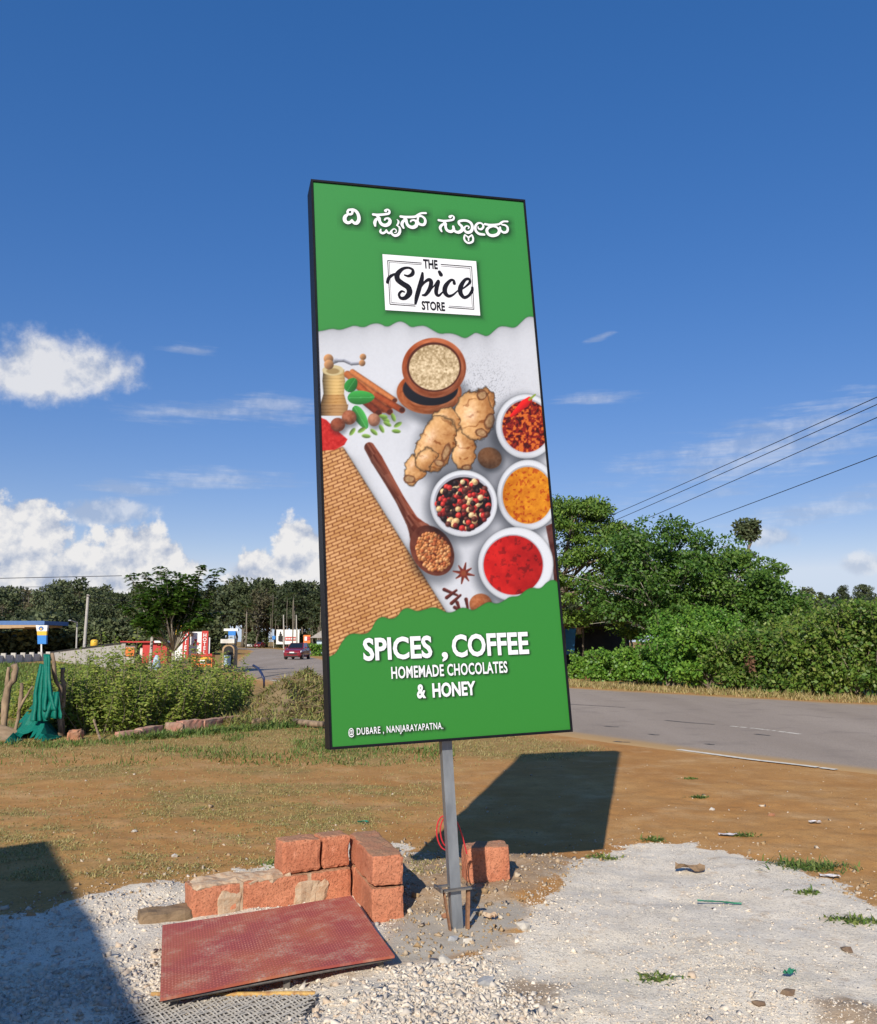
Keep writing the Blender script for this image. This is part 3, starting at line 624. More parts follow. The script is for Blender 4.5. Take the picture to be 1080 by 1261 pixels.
def cast(cx, cy, rx, ry, a=.5, dx=5, dy=6, rot=0, soft=9):  # printed contact shadow of the photographed food
    global art
    d, _, _ = ell(cx+dx, cy+dy, rx, ry, rot); art = art*(1 - a*sstep(d, -soft, soft*.6)[..., None]*np.array([1, .98, .94]))
def capsule(x0, y0, x1, y1, w0, w1):
    ex, ey = x1-x0, y1-y0; t = np.clip(((GXp-x0)*ex + (GYp-y0)*ey)/(ex*ex+ey*ey), 0, 1)
    dx, dy = GXp-x0-ex*t, GYp-y0-ey*t; w = w0+(w1-w0)*t
    return w/2 - np.hypot(dx, dy), t, (dx*-ey + dy*ex)/math.hypot(ex, ey)/(w/2)
# bamboo mat
e = ((GXp-425.4)*(752-554.6) - (GYp-554.6)*(548.5-425.4))/math.hypot(123.1, 197.4)
matm = aa(-e)*sstep(GYp, 548, 553)
rr = (GYp + GXp*0.40)/4.7; row = np.floor(rr); fr = rr-row
cc = (GXp - GYp*0.25)/13 + 0.5*(row % 2); fc = cc-np.floor(cc)
slat = np.sin(np.pi*np.clip(fr, 0, 1))**.7*(1-.75*(fc < .12))
tone = _hash(row.astype(np.int64), np.floor(cc).astype(np.int64), 5)
mat_c = np.array([138, 76, 38]) + slat[..., None]*(np.array([104, 106, 82]) + (tone[..., None]-.5)*[24, 26, 30])
mat_c = mat_c - 18*nz(40, 108)[..., None]
put(matm, mat_c); art = art*(1-.35*(np.exp(-np.abs(e+0.5)/1.6)*sstep(GYp, 548, 553))[..., None])
art = art*(1-.16*(np.exp(-np.maximum(e, 0)/5)*(e > 0)*sstep(GYp, 556, 566))[..., None])
# red powder heap at the left edge
d = poly_sd(GXp, GYp, [(390, 512), (402, 517), (412, 527), (428, 541), (424, 548), (412, 554), (396, 555), (385, 550)])
put(aa(d), np.array([206, 34, 26]) + (nz(2.5, 110)[..., None]-.5)*60)
# grinder
for y0, y1, w0, w1, c in [(455, 470, 13, 14, (205, 170, 110)), (468, 488, 14, 12.5, (214, 176, 112)), (486, 500, 13, 17, (190, 142, 84)), (498, 512, 18, 16, (176, 132, 84))]:
    d, t, s = capsule(411, y0, 411, y1, 2*w0, 2*w1); m_ = aa(np.minimum(d, np.minimum(GYp-y0, y1-GYp)))
    put(m_, np.array(c)*(1.12-.45*np.abs(s+.25)[..., None]**2) - 22*(np.sin(GYp*1.5) > .75)[..., None])
d, _, _ = ell(410, 456, 13, 6.5); put(aa(d), (218, 196, 146)); d, _, _ = ell(410, 457, 8, 3.6); put(aa(d), (170, 140, 90))
for x0, y0, x1, y1, w in [(406, 447, 414, 444, 6), (414, 444, 424, 444, 4), (424, 444, 433, 448, 4), (433, 448, 446, 447, 4)]:
    d, t, s = capsule(x0, y0, x1, y1, w, w); put(aa(d), np.array([150, 150, 158])*(1-.4*s[..., None]))
for cx, cy, r in [(404.5, 442, 6), (405, 449, 6), (447, 439.5, 4), (446, 447, 4)]:
    d, x, y = ell(cx, cy, r, r); put(aa(d), np.array([150, 108, 72])*(1.15-.5*(x+y)[..., None]*.7))
# cinnamon sticks
cast(462, 488, 34, 12, .35, 3, 7, .65)
for x0, y0, x1, y1, w, c in [(428, 461, 480, 500, 9, (186, 104, 54)), (434, 458, 486, 493, 7, (205, 122, 68)), (437, 471, 473, 504, 9, (178, 88, 42)), (464, 487, 495, 505, 8, (166, 74, 34)), (450, 495, 466, 508, 9, (122, 48, 24)), (458, 492, 480, 507, 8, (140, 62, 30))]:
    d, t, s = capsule(x0, y0, x1, y1, w, w); put(aa(d), np.array(c)*(1.1-.35*s[..., None]**2) + (nz(3, 112)[..., None]-.5)*30)
    d, _, _ = ell(x1, y1, w*.42, w*.36); put(aa(d)*.8, (74, 30, 16))
# leaves
for x0, y0, x1, y1, w, c in [(427, 482, 438, 466, 15, (40, 120, 46)), (428, 490, 461, 489, 17, (52, 140, 58)), (436, 500, 452, 528, 14, (62, 146, 64))]:
    ex, ey = x1-x0, y1-y0; L_ = math.hypot(ex, ey); t = ((GXp-x0)*ex + (GYp-y0)*ey)/(L_*L_); s = ((GYp-y0)*ex - (GXp-x0)*ey)/L_
    w_ = w/2*np.sqrt(np.clip(4*t*(1-t), 0, 1))*(1.15-.3*t); m_ = aa(w_-np.abs(s))*(t > 0)*(t < 1)
    put(m_, np.array(c)*(1.05 + .28*np.sign(s)[..., None]*-1*np.clip(np.abs(s)/w*2, 0, 1)[..., None]) + 26*(np.abs(s) < .5)[..., None])
def nut(cx, cy, rx, ry, c, rot=0, sh=.4):
    cast(cx, cy, rx, ry, sh, 2, 3, rot, 5)
    d, x, y = ell(cx, cy, rx, ry, rot); k = np.clip(1-(x+.35)**2*.45-(y+.35)**2*.55, .25, 1)
    put(aa(d), np.array(c)*(.55+.6*k)[..., None] + (nz(2.6, 115)[..., None]-.5)*46)
nut(430, 514, 9, 9, (160, 92, 62)); nut(416, 523, 9, 8.5, (142, 72, 46)); nut(460.5, 517, 7.5, 8, (176, 120, 92)); nut(603, 564, 15, 13, (186, 122, 74), .3)
for cx, cy, rot in [(434, 531.6, 2.2), (445.5, 529.6, 2.6), (451, 537, .1), (460.5, 532, .7), (470, 528, 1.1), (475, 517, .5), (472, 513, .2), (484.5, 514, 1.2), (490, 523, 2.6), (488, 531, .1), (477, 522, .5)]:
    d, x, y = ell(cx, cy, 5.4, 2.6, rot); put(aa(d), np.array([112, 142, 62])*(1.1-.4*y[..., None]))
# wooden bowl and its lid
cast(530, 484, 42, 30, .42, 5, 7)
for cx, cy, rx, ry, c in [(528.5, 483, 40, 27, (156, 84, 44)), (530, 479, 34, 20.5, (26, 25, 30)), (534.5, 453, 39.5, 37, (146, 74, 40))]:
    d, x, y = ell(cx, cy, rx, ry); put(aa(d), np.array(c)*(1.12 - .30*(x*.25+y*.6)[..., None]) + (fbm(np.arctan2(y, x)*2.2, np.hypot(x, y)*9, 118, 3)[..., None]-.5)*96*(c[0] > 60))
d, x, y = ell(534.5, 452, 33.5, 30.5); put(aa(d), (88, 40, 22))
d, x, y = ell(534.8, 452.5, 31, 28); put(aa(d), np.array([216, 188, 146]) + (nz(2.3, 120, 2)[..., None]-.5)*120 - 20*np.clip(-y, 0, 1)[..., None])
# ginger
cast(560, 545, 50, 52, .40, 6, 10, .5, 16)
wx, wy = (nz(11, 122)-.5)*11 + (nz(4, 1220)-.5)*3, (nz(11, 123)-.5)*11 + (nz(4, 1230)-.5)*3
for cx, cy, rx, ry, rot in [(552, 520, 20, 19, 0), (571, 553, 15, 27, -.1), (510, 578, 13, 21, .25), (598, 492, 11, 15, -.6), (536, 546, 22, 35, .38), (586, 511, 22, 30, -.25), (524, 565, 12, 14, .5)]:
    c_, s_ = math.cos(rot), math.sin(rot); dx, dy = GXp+wx-cx, GYp+wy-cy; X_, Y_ = (dx*c_+dy*s_)/rx, (-dx*s_+dy*c_)/ry; kk = np.sqrt(np.abs(X_)**2.5 + np.abs(Y_)**2.5); d = (1-kk)*min(rx, ry)
    lit = np.clip(.78 - .42*X_ - .12*Y_ + .5*(nz(8, 124)-.5), .15, 1.1)
    ring = sstep(np.sin(Y_*ry/2.3 + 1.4*X_*X_ + 5*nz(13, 126)), .72, 1.0)*sstep(nz(7, 127), .42, .6)
    c = np.array([150, 86, 36]) + lit[..., None]*np.array([92, 98, 84]) + (nz(3, 1240, 3)[..., None]-.5)*[34, 40, 40] - ring[..., None]*[48, 52, 44] + np.exp(-((X_+.35)**2+(Y_+.15)**2)/.12)[..., None]*[26, 36, 54]
    put(aa(d), c); art = art*(1-.55*(np.exp(-np.abs(d-.4)/1.2))[..., None]*(d > -1.2)[..., None])
for cx, cy, rx, ry, rot in [(602, 519, 5.5, 11, .3), (550, 557, 5, 13, .35), (505, 590, 7, 6, 0), (541, 570, 8, 5, .2), (594, 486, 7, 6, -.5), (574, 575, 6, 4, 0), (592, 534, 8, 5, .3)]:
    d, x, y = ell(cx + wx*.5, cy + wy*.5, rx, ry, rot); put(aa(d)*.85, np.array([112, 64, 34]) + sstep(d, .8, 2.4)[..., None]*[70, 78, 66] + (nz(2.4, 128)[..., None]-.5)*66)
# spoon
cast(532, 680, 28, 32, .4, 3, 6, -.5, 10)
pth = [(455, 551, 13), (464, 566, 15), (478, 590, 13), (493, 616, 12), (507, 641, 16), (519, 658, 30), (527, 668, 42)]
for (x0, y0, w0), (x1, y1, w1) in zip(pth[:-1], pth[1:]):
    d, t, s = capsule(x0, y0, x1, y1, w0, w1); put(aa(d), np.array([104, 52, 34])*(1.15-.3*s[..., None]) + (fbm(s*3.2+t*.4, t*1.2+y0, 130, 3)[..., None]-.5)*90)
d, x, y = ell(532, 678, 25, 33, -.55); put(aa(d), np.array([96, 46, 30])*(1.05-.2*x[..., None]) + (nz(5, 131)[..., None]-.5)*40)
def seeds(cx, cy, rx, ry, rot, n, r, colors, bgc, seed):
    d, x, y = ell(cx, cy, rx, ry, rot); put(aa(d), bgc)
    rs = np.random.default_rng(seed); c, s = math.cos(rot), math.sin(rot)
    for _ in range(n):
        t = rs.uniform(0, 6.28); q = math.sqrt(rs.random())*.95; ex, ey = q*rx*math.cos(t), q*ry*math.sin(t)
        sx, sy = cx+ex*c-ey*s, cy+ex*s+ey*c; rr_ = r*rs.uniform(.8, 1.2); col = np.array(colors[rs.integers(len(colors))], float)
        bx, by = B(sx, sy); i0 = int((BH_-by)/BH_*(KY-1)); j0 = int(bx/BW_*(KX-1)); w = int(rr_*1.6)+3
        sl = (slice(max(i0-w, 0), i0+w), slice(max(j0-w, 0), min(j0+w, KX)))
        gx_, gy_ = GXp[sl]-sx, GYp[sl]-sy; k = np.hypot(gx_, gy_)/rr_; m_ = np.clip((1-k)*rr_+.5, 0, 1)[..., None]
        sh = (1.12 - .5*np.clip((gx_+gy_)/rr_*.6+.25, 0, 1.2))[..., None]; hi = np.exp(-((gx_+.35*rr_)**2+(gy_+.35*rr_)**2)/(.18*rr_*rr_+.1))[..., None]*45
        art[sl] = art[sl]*(1-m_) + (col*sh + hi)*m_
seeds(534, 680, 20.5, 26.5, -.5, 330, 2.0, [(186, 106, 52), (200, 124, 66), (160, 78, 36), (214, 146, 90)], (96, 34, 16), 3)
# white bowls
def bowl(cx, cy, ro, rt, ri, ti, icx=None, icy=None):
    cast(cx, cy, ro, rt, .5, -3, 5, 0, 12)
    d, x, y = ell(cx, cy, ro, rt); put(aa(d), np.array([236, 236, 240])*(1-.10*np.clip(y*.6-x*.5, 0, 1)[..., None]))
    art_edge = np.exp(-np.abs(d-.3)/.9)*(d > -1); globals()['art'] = art*(1-.22*art_edge[..., None])
    d, x, y = ell(icx or cx, icy or cy, ri+2, ti+2); put(aa(d), np.array([198, 196, 204])*(1+.12*(y*.7+x*.5)[..., None]))
bowl(648, 525, 37.5, 40, 29.5, 32)
d, x, y = ell(648, 525, 29.5, 32); fl = nz(3.2, 140, 2)
put(aa(d), np.array([148, 34, 18]) + sstep(fl, .52, .66)[..., None]*[78, 78, 20] - sstep(-fl, -.42, -.32)[..., None]*[70, 18, 10])
for x0, y0, x1, y1, w0, w1 in [(630, 512, 646, 497, 4, 10), (646, 497, 652, 492, 10, 7)]:
    d, t, s = capsule(x0, y0, x1, y1, w0, w1); put(aa(d), np.array([214, 30, 26])*(1.1-.25*s[..., None]))
d, t, s = capsule(652, 492, 659, 486, 3, 2); put(aa(d), (146, 168, 60))
bowl(650.5, 609.5, 38.5, 43.5, 31, 35, 650, 610)
d, x, y = ell(650, 610, 31, 35); put(aa(d), np.array([228, 138, 22]) + (nz(4.5, 142)[..., None]-.5)*[60, 70, 30] - sstep(nz(3, 143, 2), .60, .72)[..., None]*[30, 52, 10] - 24*np.clip(-x-.2, 0, 1)[..., None])
bowl(571, 620, 41.5, 41, 35, 33.5)
seeds(571, 620.5, 34.5, 33, 0, 230, 3.3, [(40, 20, 18), (52, 24, 20), (190, 40, 34), (206, 50, 40), (120, 26, 22), (226, 190, 140), (222, 178, 122), (34, 20, 20), (88, 40, 30)], (30, 14, 12), 4)
d = poly_sd(GXp, GYp, [(672, 648), (690, 640), (700, 740), (684, 735), (680, 690)]); put(aa(d), np.array([96, 52, 44]) + (nz(8, 145)[..., None]-.5)*60)
d = poly_sd(GXp, GYp, [(682, 668), (695, 668), (698, 730), (686, 716)]); put(aa(d)*.8, (178, 66, 34))
bowl(635, 695, 46.5, 46, 36, 36, 632, 696)
d, x, y = ell(632, 696, 36.5, 36.5); put(aa(d), np.array([186, 24, 18])*(1.06-.10*x[..., None]) + (nz(9, 147)[..., None]-.5)*[66, 26, 20] - sstep(nz(5, 148, 3), .6, .7)[..., None]*[50, 8, 6])
# star anise, cloves, nut
for k in range(8):
    a = k*math.pi/4 + .2; L_ = 13 if k % 2 == 0 else 11
    d, t, s = capsule(571, 706, 571+L_*math.cos(a), 706+L_*math.sin(a), 5.5, 1.6); put(aa(d), np.array([104, 42, 28])*(1.15-.4*s[..., None]))
d, x, y = ell(571, 706, 3, 3); put(aa(d), (150, 74, 44))
for x0, y0, x1, y1 in [(547, 726, 563, 733), (550, 736, 562, 727), (556, 743, 567, 733), (574, 738, 576, 749), (560, 748, 566, 752), (563, 742, 566, 750)]:
    d, t, s = capsule(x0, y0, x1, y1, 4.6, 3); put(aa(d), np.array([86, 36, 28])*(1.1-.4*s[..., None]))
nut(592, 744, 14, 13, (166, 96, 56))
# the green fields over the picture
gm = np.maximum(aa((ytop-GYp)*.9), aa((GYp-ybot)*.9))
rim = np.maximum(np.exp(-np.abs(ytop-GYp)/1.0), np.exp(-np.abs(GYp-ybot)/1.0))
art = art*(1-.28*np.exp(-np.maximum(ybot-GYp, 0)/3.0))[..., None] if False else art
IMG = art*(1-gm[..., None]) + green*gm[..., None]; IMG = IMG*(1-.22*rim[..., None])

# ---- lettering
def sdf_mesh(sd, a0, b0, h, step=None):                     # outline of a distance field -> flat faces (marching squares)
    ny_, nx_ = sd.shape; V, F, vid = [], [], {}
    def vert(key, p):
        if key not in vid: vid[key] = len(V); V.append(p)
        return vid[key]
    cells = np.argwhere(np.maximum.reduce([sd[:-1, :-1], sd[1:, :-1], sd[:-1, 1:], sd[1:, 1:]]) > 0)
    for i, j in cells:
        c = [(i, j), (i, j+1), (i+1, j+1), (i+1, j)]; poly = []
        for k in range(4):
            p, q = c[k], c[(k+1) % 4]; sp_, sq = sd[p], sd[q]
            if sp_ > 0: poly.append(vert(p, (a0+p[1]*h, b0-p[0]*h)))
            if (sp_ > 0) != (sq > 0):
                t = sp_/(sp_-sq); poly.append(vert((min(p, q), max(p, q)), (a0+(p[1]+(q[1]-p[1])*t)*h, b0-(p[0]+(q[0]-p[0])*t)*h)))
        if len(poly) >= 3: F.append(tuple(poly[::-1]))
    return np.array(V), F
def stroke_sd(strokes, ox, oy, s, pad=0.05, h=0.0035, tension=True):
    """strokes: lists of (x, y, width) read off an enlargement of scale s and corner (ox, oy)"""
    W = []
    for st in strokes:
        pts = np.array([(*B(x/s+ox, y/s+oy), w/s*0.0051) for x, y, w in st])
        if len(pts) > 2 and tension:                        # Catmull-Rom
            P = np.vstack([2*pts[0]-pts[1], pts, 2*pts[-1]-pts[-2]]); out = []
            for k in range(1, len(P)-2):
                for t in np.linspace(0, 1, 7)[:-1]:
                    out.append(.5*((2*P[k]) + (-P[k-1]+P[k+1])*t + (2*P[k-1]-5*P[k]+4*P[k+1]-P[k+2])*t*t + (-P[k-1]+3*P[k]-3*P[k+1]+P[k+2])*t**3))
            out.append(pts[-1]); pts = np.array(out)
        W.append(pts)
    al = np.vstack(W); a0, a1, b0, b1 = al[:, 0].min()-pad, al[:, 0].max()+pad, al[:, 1].min()-pad, al[:, 1].max()+pad
    A, Bb = np.meshgrid(np.arange(a0, a1, h), np.arange(b1, b0, -h)); sd = np.full(A.shape, -1.0)
    for pts in W:
        for (x0, y0, w0), (x1, y1, w1) in zip(pts[:-1], pts[1:]):
            ex, ey = x1-x0, y1-y0; t = np.clip(((A-x0)*ex+(Bb-y0)*ey)/max(ex*ex+ey*ey, 1e-12), 0, 1)
            sd = np.maximum(sd, np.maximum(w0+(w1-w0)*t, .003)/2 - np.hypot(A-x0-ex*t, Bb-y0-ey*t))
    return sd, a0, b1, h
def glow(sd, a0, b1, h, k=.42, off=(0.008, -0.008), soft=.018):   # printed drop shadow around letters
    global IMG
    j = np.clip(((ca_-off[0]-a0)/h).round().astype(int), 0, sd.shape[1]-1); i = np.clip(((b1-cb_+off[1])/h).round().astype(int), 0, sd.shape[0]-1)
    inside = (ca_ > a0) & (ca_ < a0+sd.shape[1]*h) & (cb_ < b1) & (cb_ > b1-sd.shape[0]*h)
    IMG = IMG*(1-(k*np.exp(-np.maximum(-sd[i, j], 0)/soft)*inside)[..., None])
LET = []
def loop_(cx, cy, rx, ry, w, a0=0, a1=6.4, n=9): return [(cx+rx*math.cos(a), cy+ry*math.sin(a), w) for a in np.linspace(a0, a1, n)]
k1 = [[[(118,108,26),(134,84,28),(164,84,28),(178,108,26),(164,132,28),(134,132,28),(118,108,26)], [(128,130,28),(92,163,42),(90,205,46),(116,230,40),(150,226,34),(172,198,18)], [(172,198,18),(194,232,36),(226,235,42),(251,200,42),(248,150,40),(226,106,38),(190,82,34),(150,78,24)]],
 [[(418,136,32),(470,141,32),(560,133,30),(600,122,28),(604,94,24),(582,78,20),(560,92,34),(562,96,34)], [(462,150,32),(488,180,32)], [(488,178,34),(450,196,34),(436,232,38),(440,268,24)], [(488,178,34),(494,218,36),(518,250,40),(560,262,44),(600,242,44),(612,206,38),(594,182,28),(560,184,22),(550,200,20)],
  [(506,306,14),(500,334,28),(522,352,30),(554,342,26),(570,314,14),(584,344,26),(612,350,28),(626,322,14)], [(692,192,6),(710,216,22),(704,244,22),(686,262,10)], [(690,262,12),(720,286,24),(726,332,32),(706,368,34),(666,380,34),(632,356,26),(632,322,18),(660,302,14),(684,320,14),(680,342,12),(662,344,10)]],
 [[(735,160,32),(800,166,32),(900,162,32),(936,140,28),(974,122,26),(1026,120,26)], [(776,174,32),(798,198,32)], [(798,196,34),(764,214,34),(750,250,38),(768,292,24)], [(798,196,34),(806,240,36),(830,272,40),(875,285,44),(914,264,44),(918,226,36),(892,202,26),(858,206,20),(850,220,18)], [(936,176,24),(930,214,30),(954,248,34),(1000,254,34),(1020,220,32),(1010,182,30),(976,156,26),(940,160,22)]]]
k2 = [[[(103,170,32),(170,179,32),(250,172,30),(288,160,28),(296,130,24),(272,112,20),(246,126,38),(248,130,38)], [(166,186,32),(192,214,32)], [(192,214,34),(148,228,34),(122,266,38),(140,312,24)], [(192,214,34),(192,262,36),(214,300,40),(260,314,42),(292,290,40),(288,250,32)],
  [(292,290,34),(320,316,38),(360,322,44),(400,292,46),(396,250,40),(362,216,34),(362,186,34),(410,174,36),(470,180,36),(514,210,38),(530,260,40),(514,308,42),(470,326,42),(432,300,32),(432,262,24),(460,242,20),(488,256,20),(478,276,16)],
  [(436,352,16),(428,376,26),(426,404,26),(440,434,28),(470,456,30),(500,456,30),(532,440,28),(540,404,26),(532,376,26),(522,352,16)], [(448,362,18),(480,386,24),(514,362,18)], [(480,386,22),(482,428,18)]],
 [[(664,226,24),(636,206,24),(596,212,30),(568,250,34),(574,304,36),(614,342,38),(680,352,32)], [(664,226,24),(668,256,30),(642,284,30),(608,276,22),(602,250,12)], [(690,220,32),(760,230,32),(860,222,30),(896,200,28),(926,186,26),(975,186,26)], [(790,246,26),(736,264,36),(712,302,40),(736,350,42),(790,366,44),(850,346,42),(870,302,40),(842,262,30),(790,246,26)],
  [(880,258,24),(890,300,30),(930,326,34),(970,310,34),(976,266,32),(950,236,28),(906,226,24)]]]
words = [(w, 415, 250, 9.391) for w in k1] + [(w, 530, 255, 10.286) for w in k2]
for w, ox_, oy_, ss_ in words:
    sd, a0, b1, h = stroke_sd(w, ox_, oy_, ss_); glow(sd, a0, b1, h); LET.append((*sdf_mesh(sd, a0, b1, h), 'white_print', 0.004))
# logo plate
lc = [B(*p) for p in ((471.1, 313.2), (586.7, 322.1), (590.7, 389.2), (474, 381.7))]
a0 = (lc[0][0]+lc[3][0])/2; a1 = (lc[1][0]+lc[2][0])/2; b1 = (lc[0][1]+lc[1][1])/2; b0 = (lc[2][1]+lc[3][1])/2
dl = np.minimum(np.minimum(ca_-a0, a1-ca_), np.minimum(cb_-b0, b1-cb_)) - 0.0
IMG = IMG*(1-.35*(np.exp(-np.maximum(-np.minimum(np.minimum(ca_-.012-a0, a1-ca_+.012), np.minimum(cb_+.012-b0, b1-cb_-.012)), 0)/.012))[..., None])
LET.append((np.array([(a0, b0), (a1, b0), (a1, b1), (a0, b1)]), [(0, 1, 2, 3)], 'white_print', 0.0035))
script = [
 [(440,468,8),(462,474,15),(484,462,22),(486,440,16),(462,428,13),(430,434,18),(402,462,28),(402,492,32),(430,516,32),(460,536,34),(468,566,32),(446,594,24),(420,596,18),(410,576,15),(424,558,12),(440,562,8)],
 [(346,508,18),(354,484,18),(378,466,14),(402,460,8)],
 [(540,458,14),(536,490,24),(522,540,26),(508,590,24),(501,626,14)], [(522,548,8),(548,512,12),(574,494,20),(588,506,24),(580,544,24),(558,576,18),(540,580,10)],
 [(578,560,6),(604,528,7),(628,502,18),(618,540,24),(616,570,22),(630,582,14),(654,560,7)], [(634,452,20),(642,466,24)],
 [(716,514,20),(712,498,14),(694,498,16),(668,530,26),(664,562,28),(682,584,20),(708,578,12),(738,552,6)],
 [(740,556,7),(774,536,9),(802,508,16),(796,490,16),(774,496,18),(752,532,27),(750,566,28),(770,592,20),(796,582,16),(814,556,18),(817,538,14)]]
sd, q0, q1, h = stroke_sd(script, 400, 235, 4.5, h=0.003); LET.append((*sdf_mesh(sd, q0, q1, h), 'black_print', 0.006))
fl_ = []
for off, w in ((0, 4.2), (9, 2.6)):
    x0, x1 = 347+off, 812-off
    fl_ += [[(x0,388+off,w),(535,402+off,w)], [(642,409+off,w),(x1,422+off,w)], [(x0,388+off,w),(x0+13,630-off,w)], [(x1,422+off,w),(x1+13,658-off,w)], [(x0+13,630-off,w),(500,640-off,w)], [(685,648-off,w),(x1+13,658-off,w)]]
sd, q0, q1, h = stroke_sd(fl_, 400, 235, 4.5, h=0.003); LET.append((*sdf_mesh(sd, q0, q1, h), 'black_print', 0.0055))
def text_mesh(body, xl, yl, xr, yr, cap_px, mat, bold=0.02, lift=0.004, shadow=True, space=1.0):
    """a printed line between two photograph pixels on its baseline"""
    cu = bpy.data.curves.new('t', 'FONT'); cu.body = body; cu.offset = bold; cu.space_character = space; cu.resolution_u = 3
    ob = bpy.data.objects.new('t', cu); COL.objects.link(ob); dg = bpy.context.evaluated_depsgraph_get(); me = ob.evaluated_get(dg).to_mesh()
    V = np.array([v.co[:2] for v in me.vertices]); F = [tuple(p.vertices) for p in me.polygons]
    ob.evaluated_get(dg).to_mesh_clear(); bpy.data.objects.remove(ob); bpy.data.curves.remove(cu)
    A0, A1 = B(xl, yl), B(xr, yr); bb = B((xl+xr)/2, (yl+yr)/2)[1]; bt = B((xl+xr)/2, (yl+yr)/2-cap_px)[1]
    caph = 0.729 if True else 0
    x0, x1 = V[:, 0].min(), V[:, 0].max(); V = np.c_[A0[0] + (V[:, 0]-x0)/(x1-x0)*(A1[0]-A0[0]), bb + V[:, 1]/caph*(bt-bb)]
    if shadow:                                             # rasterise for the printed drop shadow
        global IMG
        msk = np.zeros((KY, KX))
        for f in F:
            for k in range(1, len(f)-1):
                T = V[[f[0], f[k], f[k+1]]]; jx = T[:, 0]/CELL; iy = (BH_-T[:, 1])/BH_*(KY-1)
                i0, i1, j0, j1 = int(iy.min()), int(iy.max())+2, int(jx.min()), int(jx.max())+2
                if i0 < 0 or j0 < 0: continue
                yy, xx = np.mgrid[i0:i1, j0:j1]; d = []
                for p in range(3):
                    q = (p+1) % 3; d.append((jx[q]-jx[p])*(yy-iy[p]) - (iy[q]-iy[p])*(xx-jx[p]))
                d = np.array(d); ok = (d >= -.6).all(0) | (d <= .6).all(0); sub = msk[i0:i1, j0:j1]; sub[ok[:sub.shape[0], :sub.shape[1]]] = 1
        msk = np.roll(msk, (1, 2), (0, 1))
        for _ in range(5): msk = (msk + np.roll(msk, 1, 0) + np.roll(msk, -1, 0) + np.roll(msk, 1, 1) + np.roll(msk, -1, 1))/5*1.06
        IMG = IMG*(1-.55*np.clip(msk, 0, 1)[..., None])
    LET.append((V, F, mat, lift))
text_mesh('SPICES', 447.5, 812.5, 532.5, 809.2, 27, 'white_print', 0.03)
text_mesh(',', 544, 808.8, 551.5, 808.5, 27, 'white_print', 0.03)
text_mesh('COFFEE', 557, 808.2, 651.5, 804.5, 27, 'white_print', 0.03)
text_mesh('HOMEMADE CHOCOLATES', 482, 835.5, 625, 828, 14.5, 'white_print', 0.022, space=1.06)
text_mesh('&  HONEY', 513.5, 859.5, 586, 855, 17, 'white_print', 0.035)
text_mesh('@ DUBARE , NANJARAYAPATNA.', 429, 906.5, 545.5, 896.5, 8.6, 'white_print', 0.012, space=1.12)
text_mesh('THE', 521.2, 330.2, 539, 331.6, 11, 'black_print', 0.03, 0.006, False)
text_mesh('STORE', 519.3, 381.2, 548, 383.2, 10.6, 'black_print', 0.03, 0.006, False)
# ---- build the parts
P = on_board(ca_, cb_, 0.0).reshape(-1, 3); idx = np.arange(KX*KY).reshape(KY, KX)
F = np.stack([idx[1:, :-1], idx[1:, 1:], idx[:-1, 1:], idx[:-1, :-1]], -1).reshape(-1, 4)
m, nt, b = newmat('sign_print'); b.inputs['Roughness'].default_value = 0.42; b.inputs['Specular IOR Level'].default_value = 0.3
at = nt.nodes.new('ShaderNodeAttribute'); at.attribute_name = 'ink'; nt.links.new(at.outputs['Color'], b.inputs['Base Color'])
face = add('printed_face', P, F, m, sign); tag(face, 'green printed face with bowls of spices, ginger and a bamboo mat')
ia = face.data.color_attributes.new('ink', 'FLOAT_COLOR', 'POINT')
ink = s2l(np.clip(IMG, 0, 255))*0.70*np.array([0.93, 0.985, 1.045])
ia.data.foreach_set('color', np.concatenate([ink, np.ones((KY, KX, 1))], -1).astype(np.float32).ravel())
for V, F, mt, lift in LET:
    V = np.asarray(V); F = [f for f in F]
    add('logo_plate' if len(F) == 1 and len(V) == 4 else 'lettering', on_board(V[:, 0], V[:, 1], lift), F, M[mt], sign)
DEP, LIP = 0.185, 0.009
cb = MB()                                                   # cabinet: four side sheets and a back
o = on_board(0, 0)
cb.obox(o - n_*DEP - u_*0.005, u_*0.004, v_*BH_, n_*(DEP+0.008)); cb.obox(o - n_*DEP + u_*(BW_+.001), u_*0.004, v_*BH_, n_*(DEP+0.008))
cb.obox(o - n_*DEP - u_*0.005 - v_*0.006, u_*(BW_+.010), v_*0.005, n_*(DEP+0.008)); cb.obox(o - n_*DEP - u_*0.005 + v_*(BH_+.001), u_*(BW_+.010), v_*0.005, n_*(DEP+0.008))
cb.obox(o - n_*(DEP-.003), u_*BW_, v_*BH_, n_*0.004)
cabinet = cb.build('cabinet', M['black'], sign)
fr = MB(); L0 = o + n_*0.0015
fr.obox(L0, u_*LIP*.8, v_*BH_, n_*0.008); fr.obox(L0 + u_*(BW_-LIP), u_*LIP, v_*BH_, n_*0.008)
fr.obox(L0 + u_*LIP*.8, u_*(BW_-1.8*LIP), v_*LIP, n_*0.0078); fr.obox(L0 + u_*LIP*.8 + v_*(BH_-LIP), u_*(BW_-1.8*LIP), v_*LIP, n_*0.0078)
fr.build('edge_trim', M['black'], cabinet)
pl = 1.10; hw = 0.031                                       # square tube post
ptop = post_base + v_*pl
pb = MB(); pb.obox(post_base - u_*hw - n_*hw - v_*.3, u_*2*hw, v_*(pl+.3-.075), n_*2*hw); pb.build('post', M['steel'], sign)
att = on_board(*B(556, 914)) - n_*0.11
zb = MB(); q = post_base + v_*(0.205)                       # cross plates clamped round the post
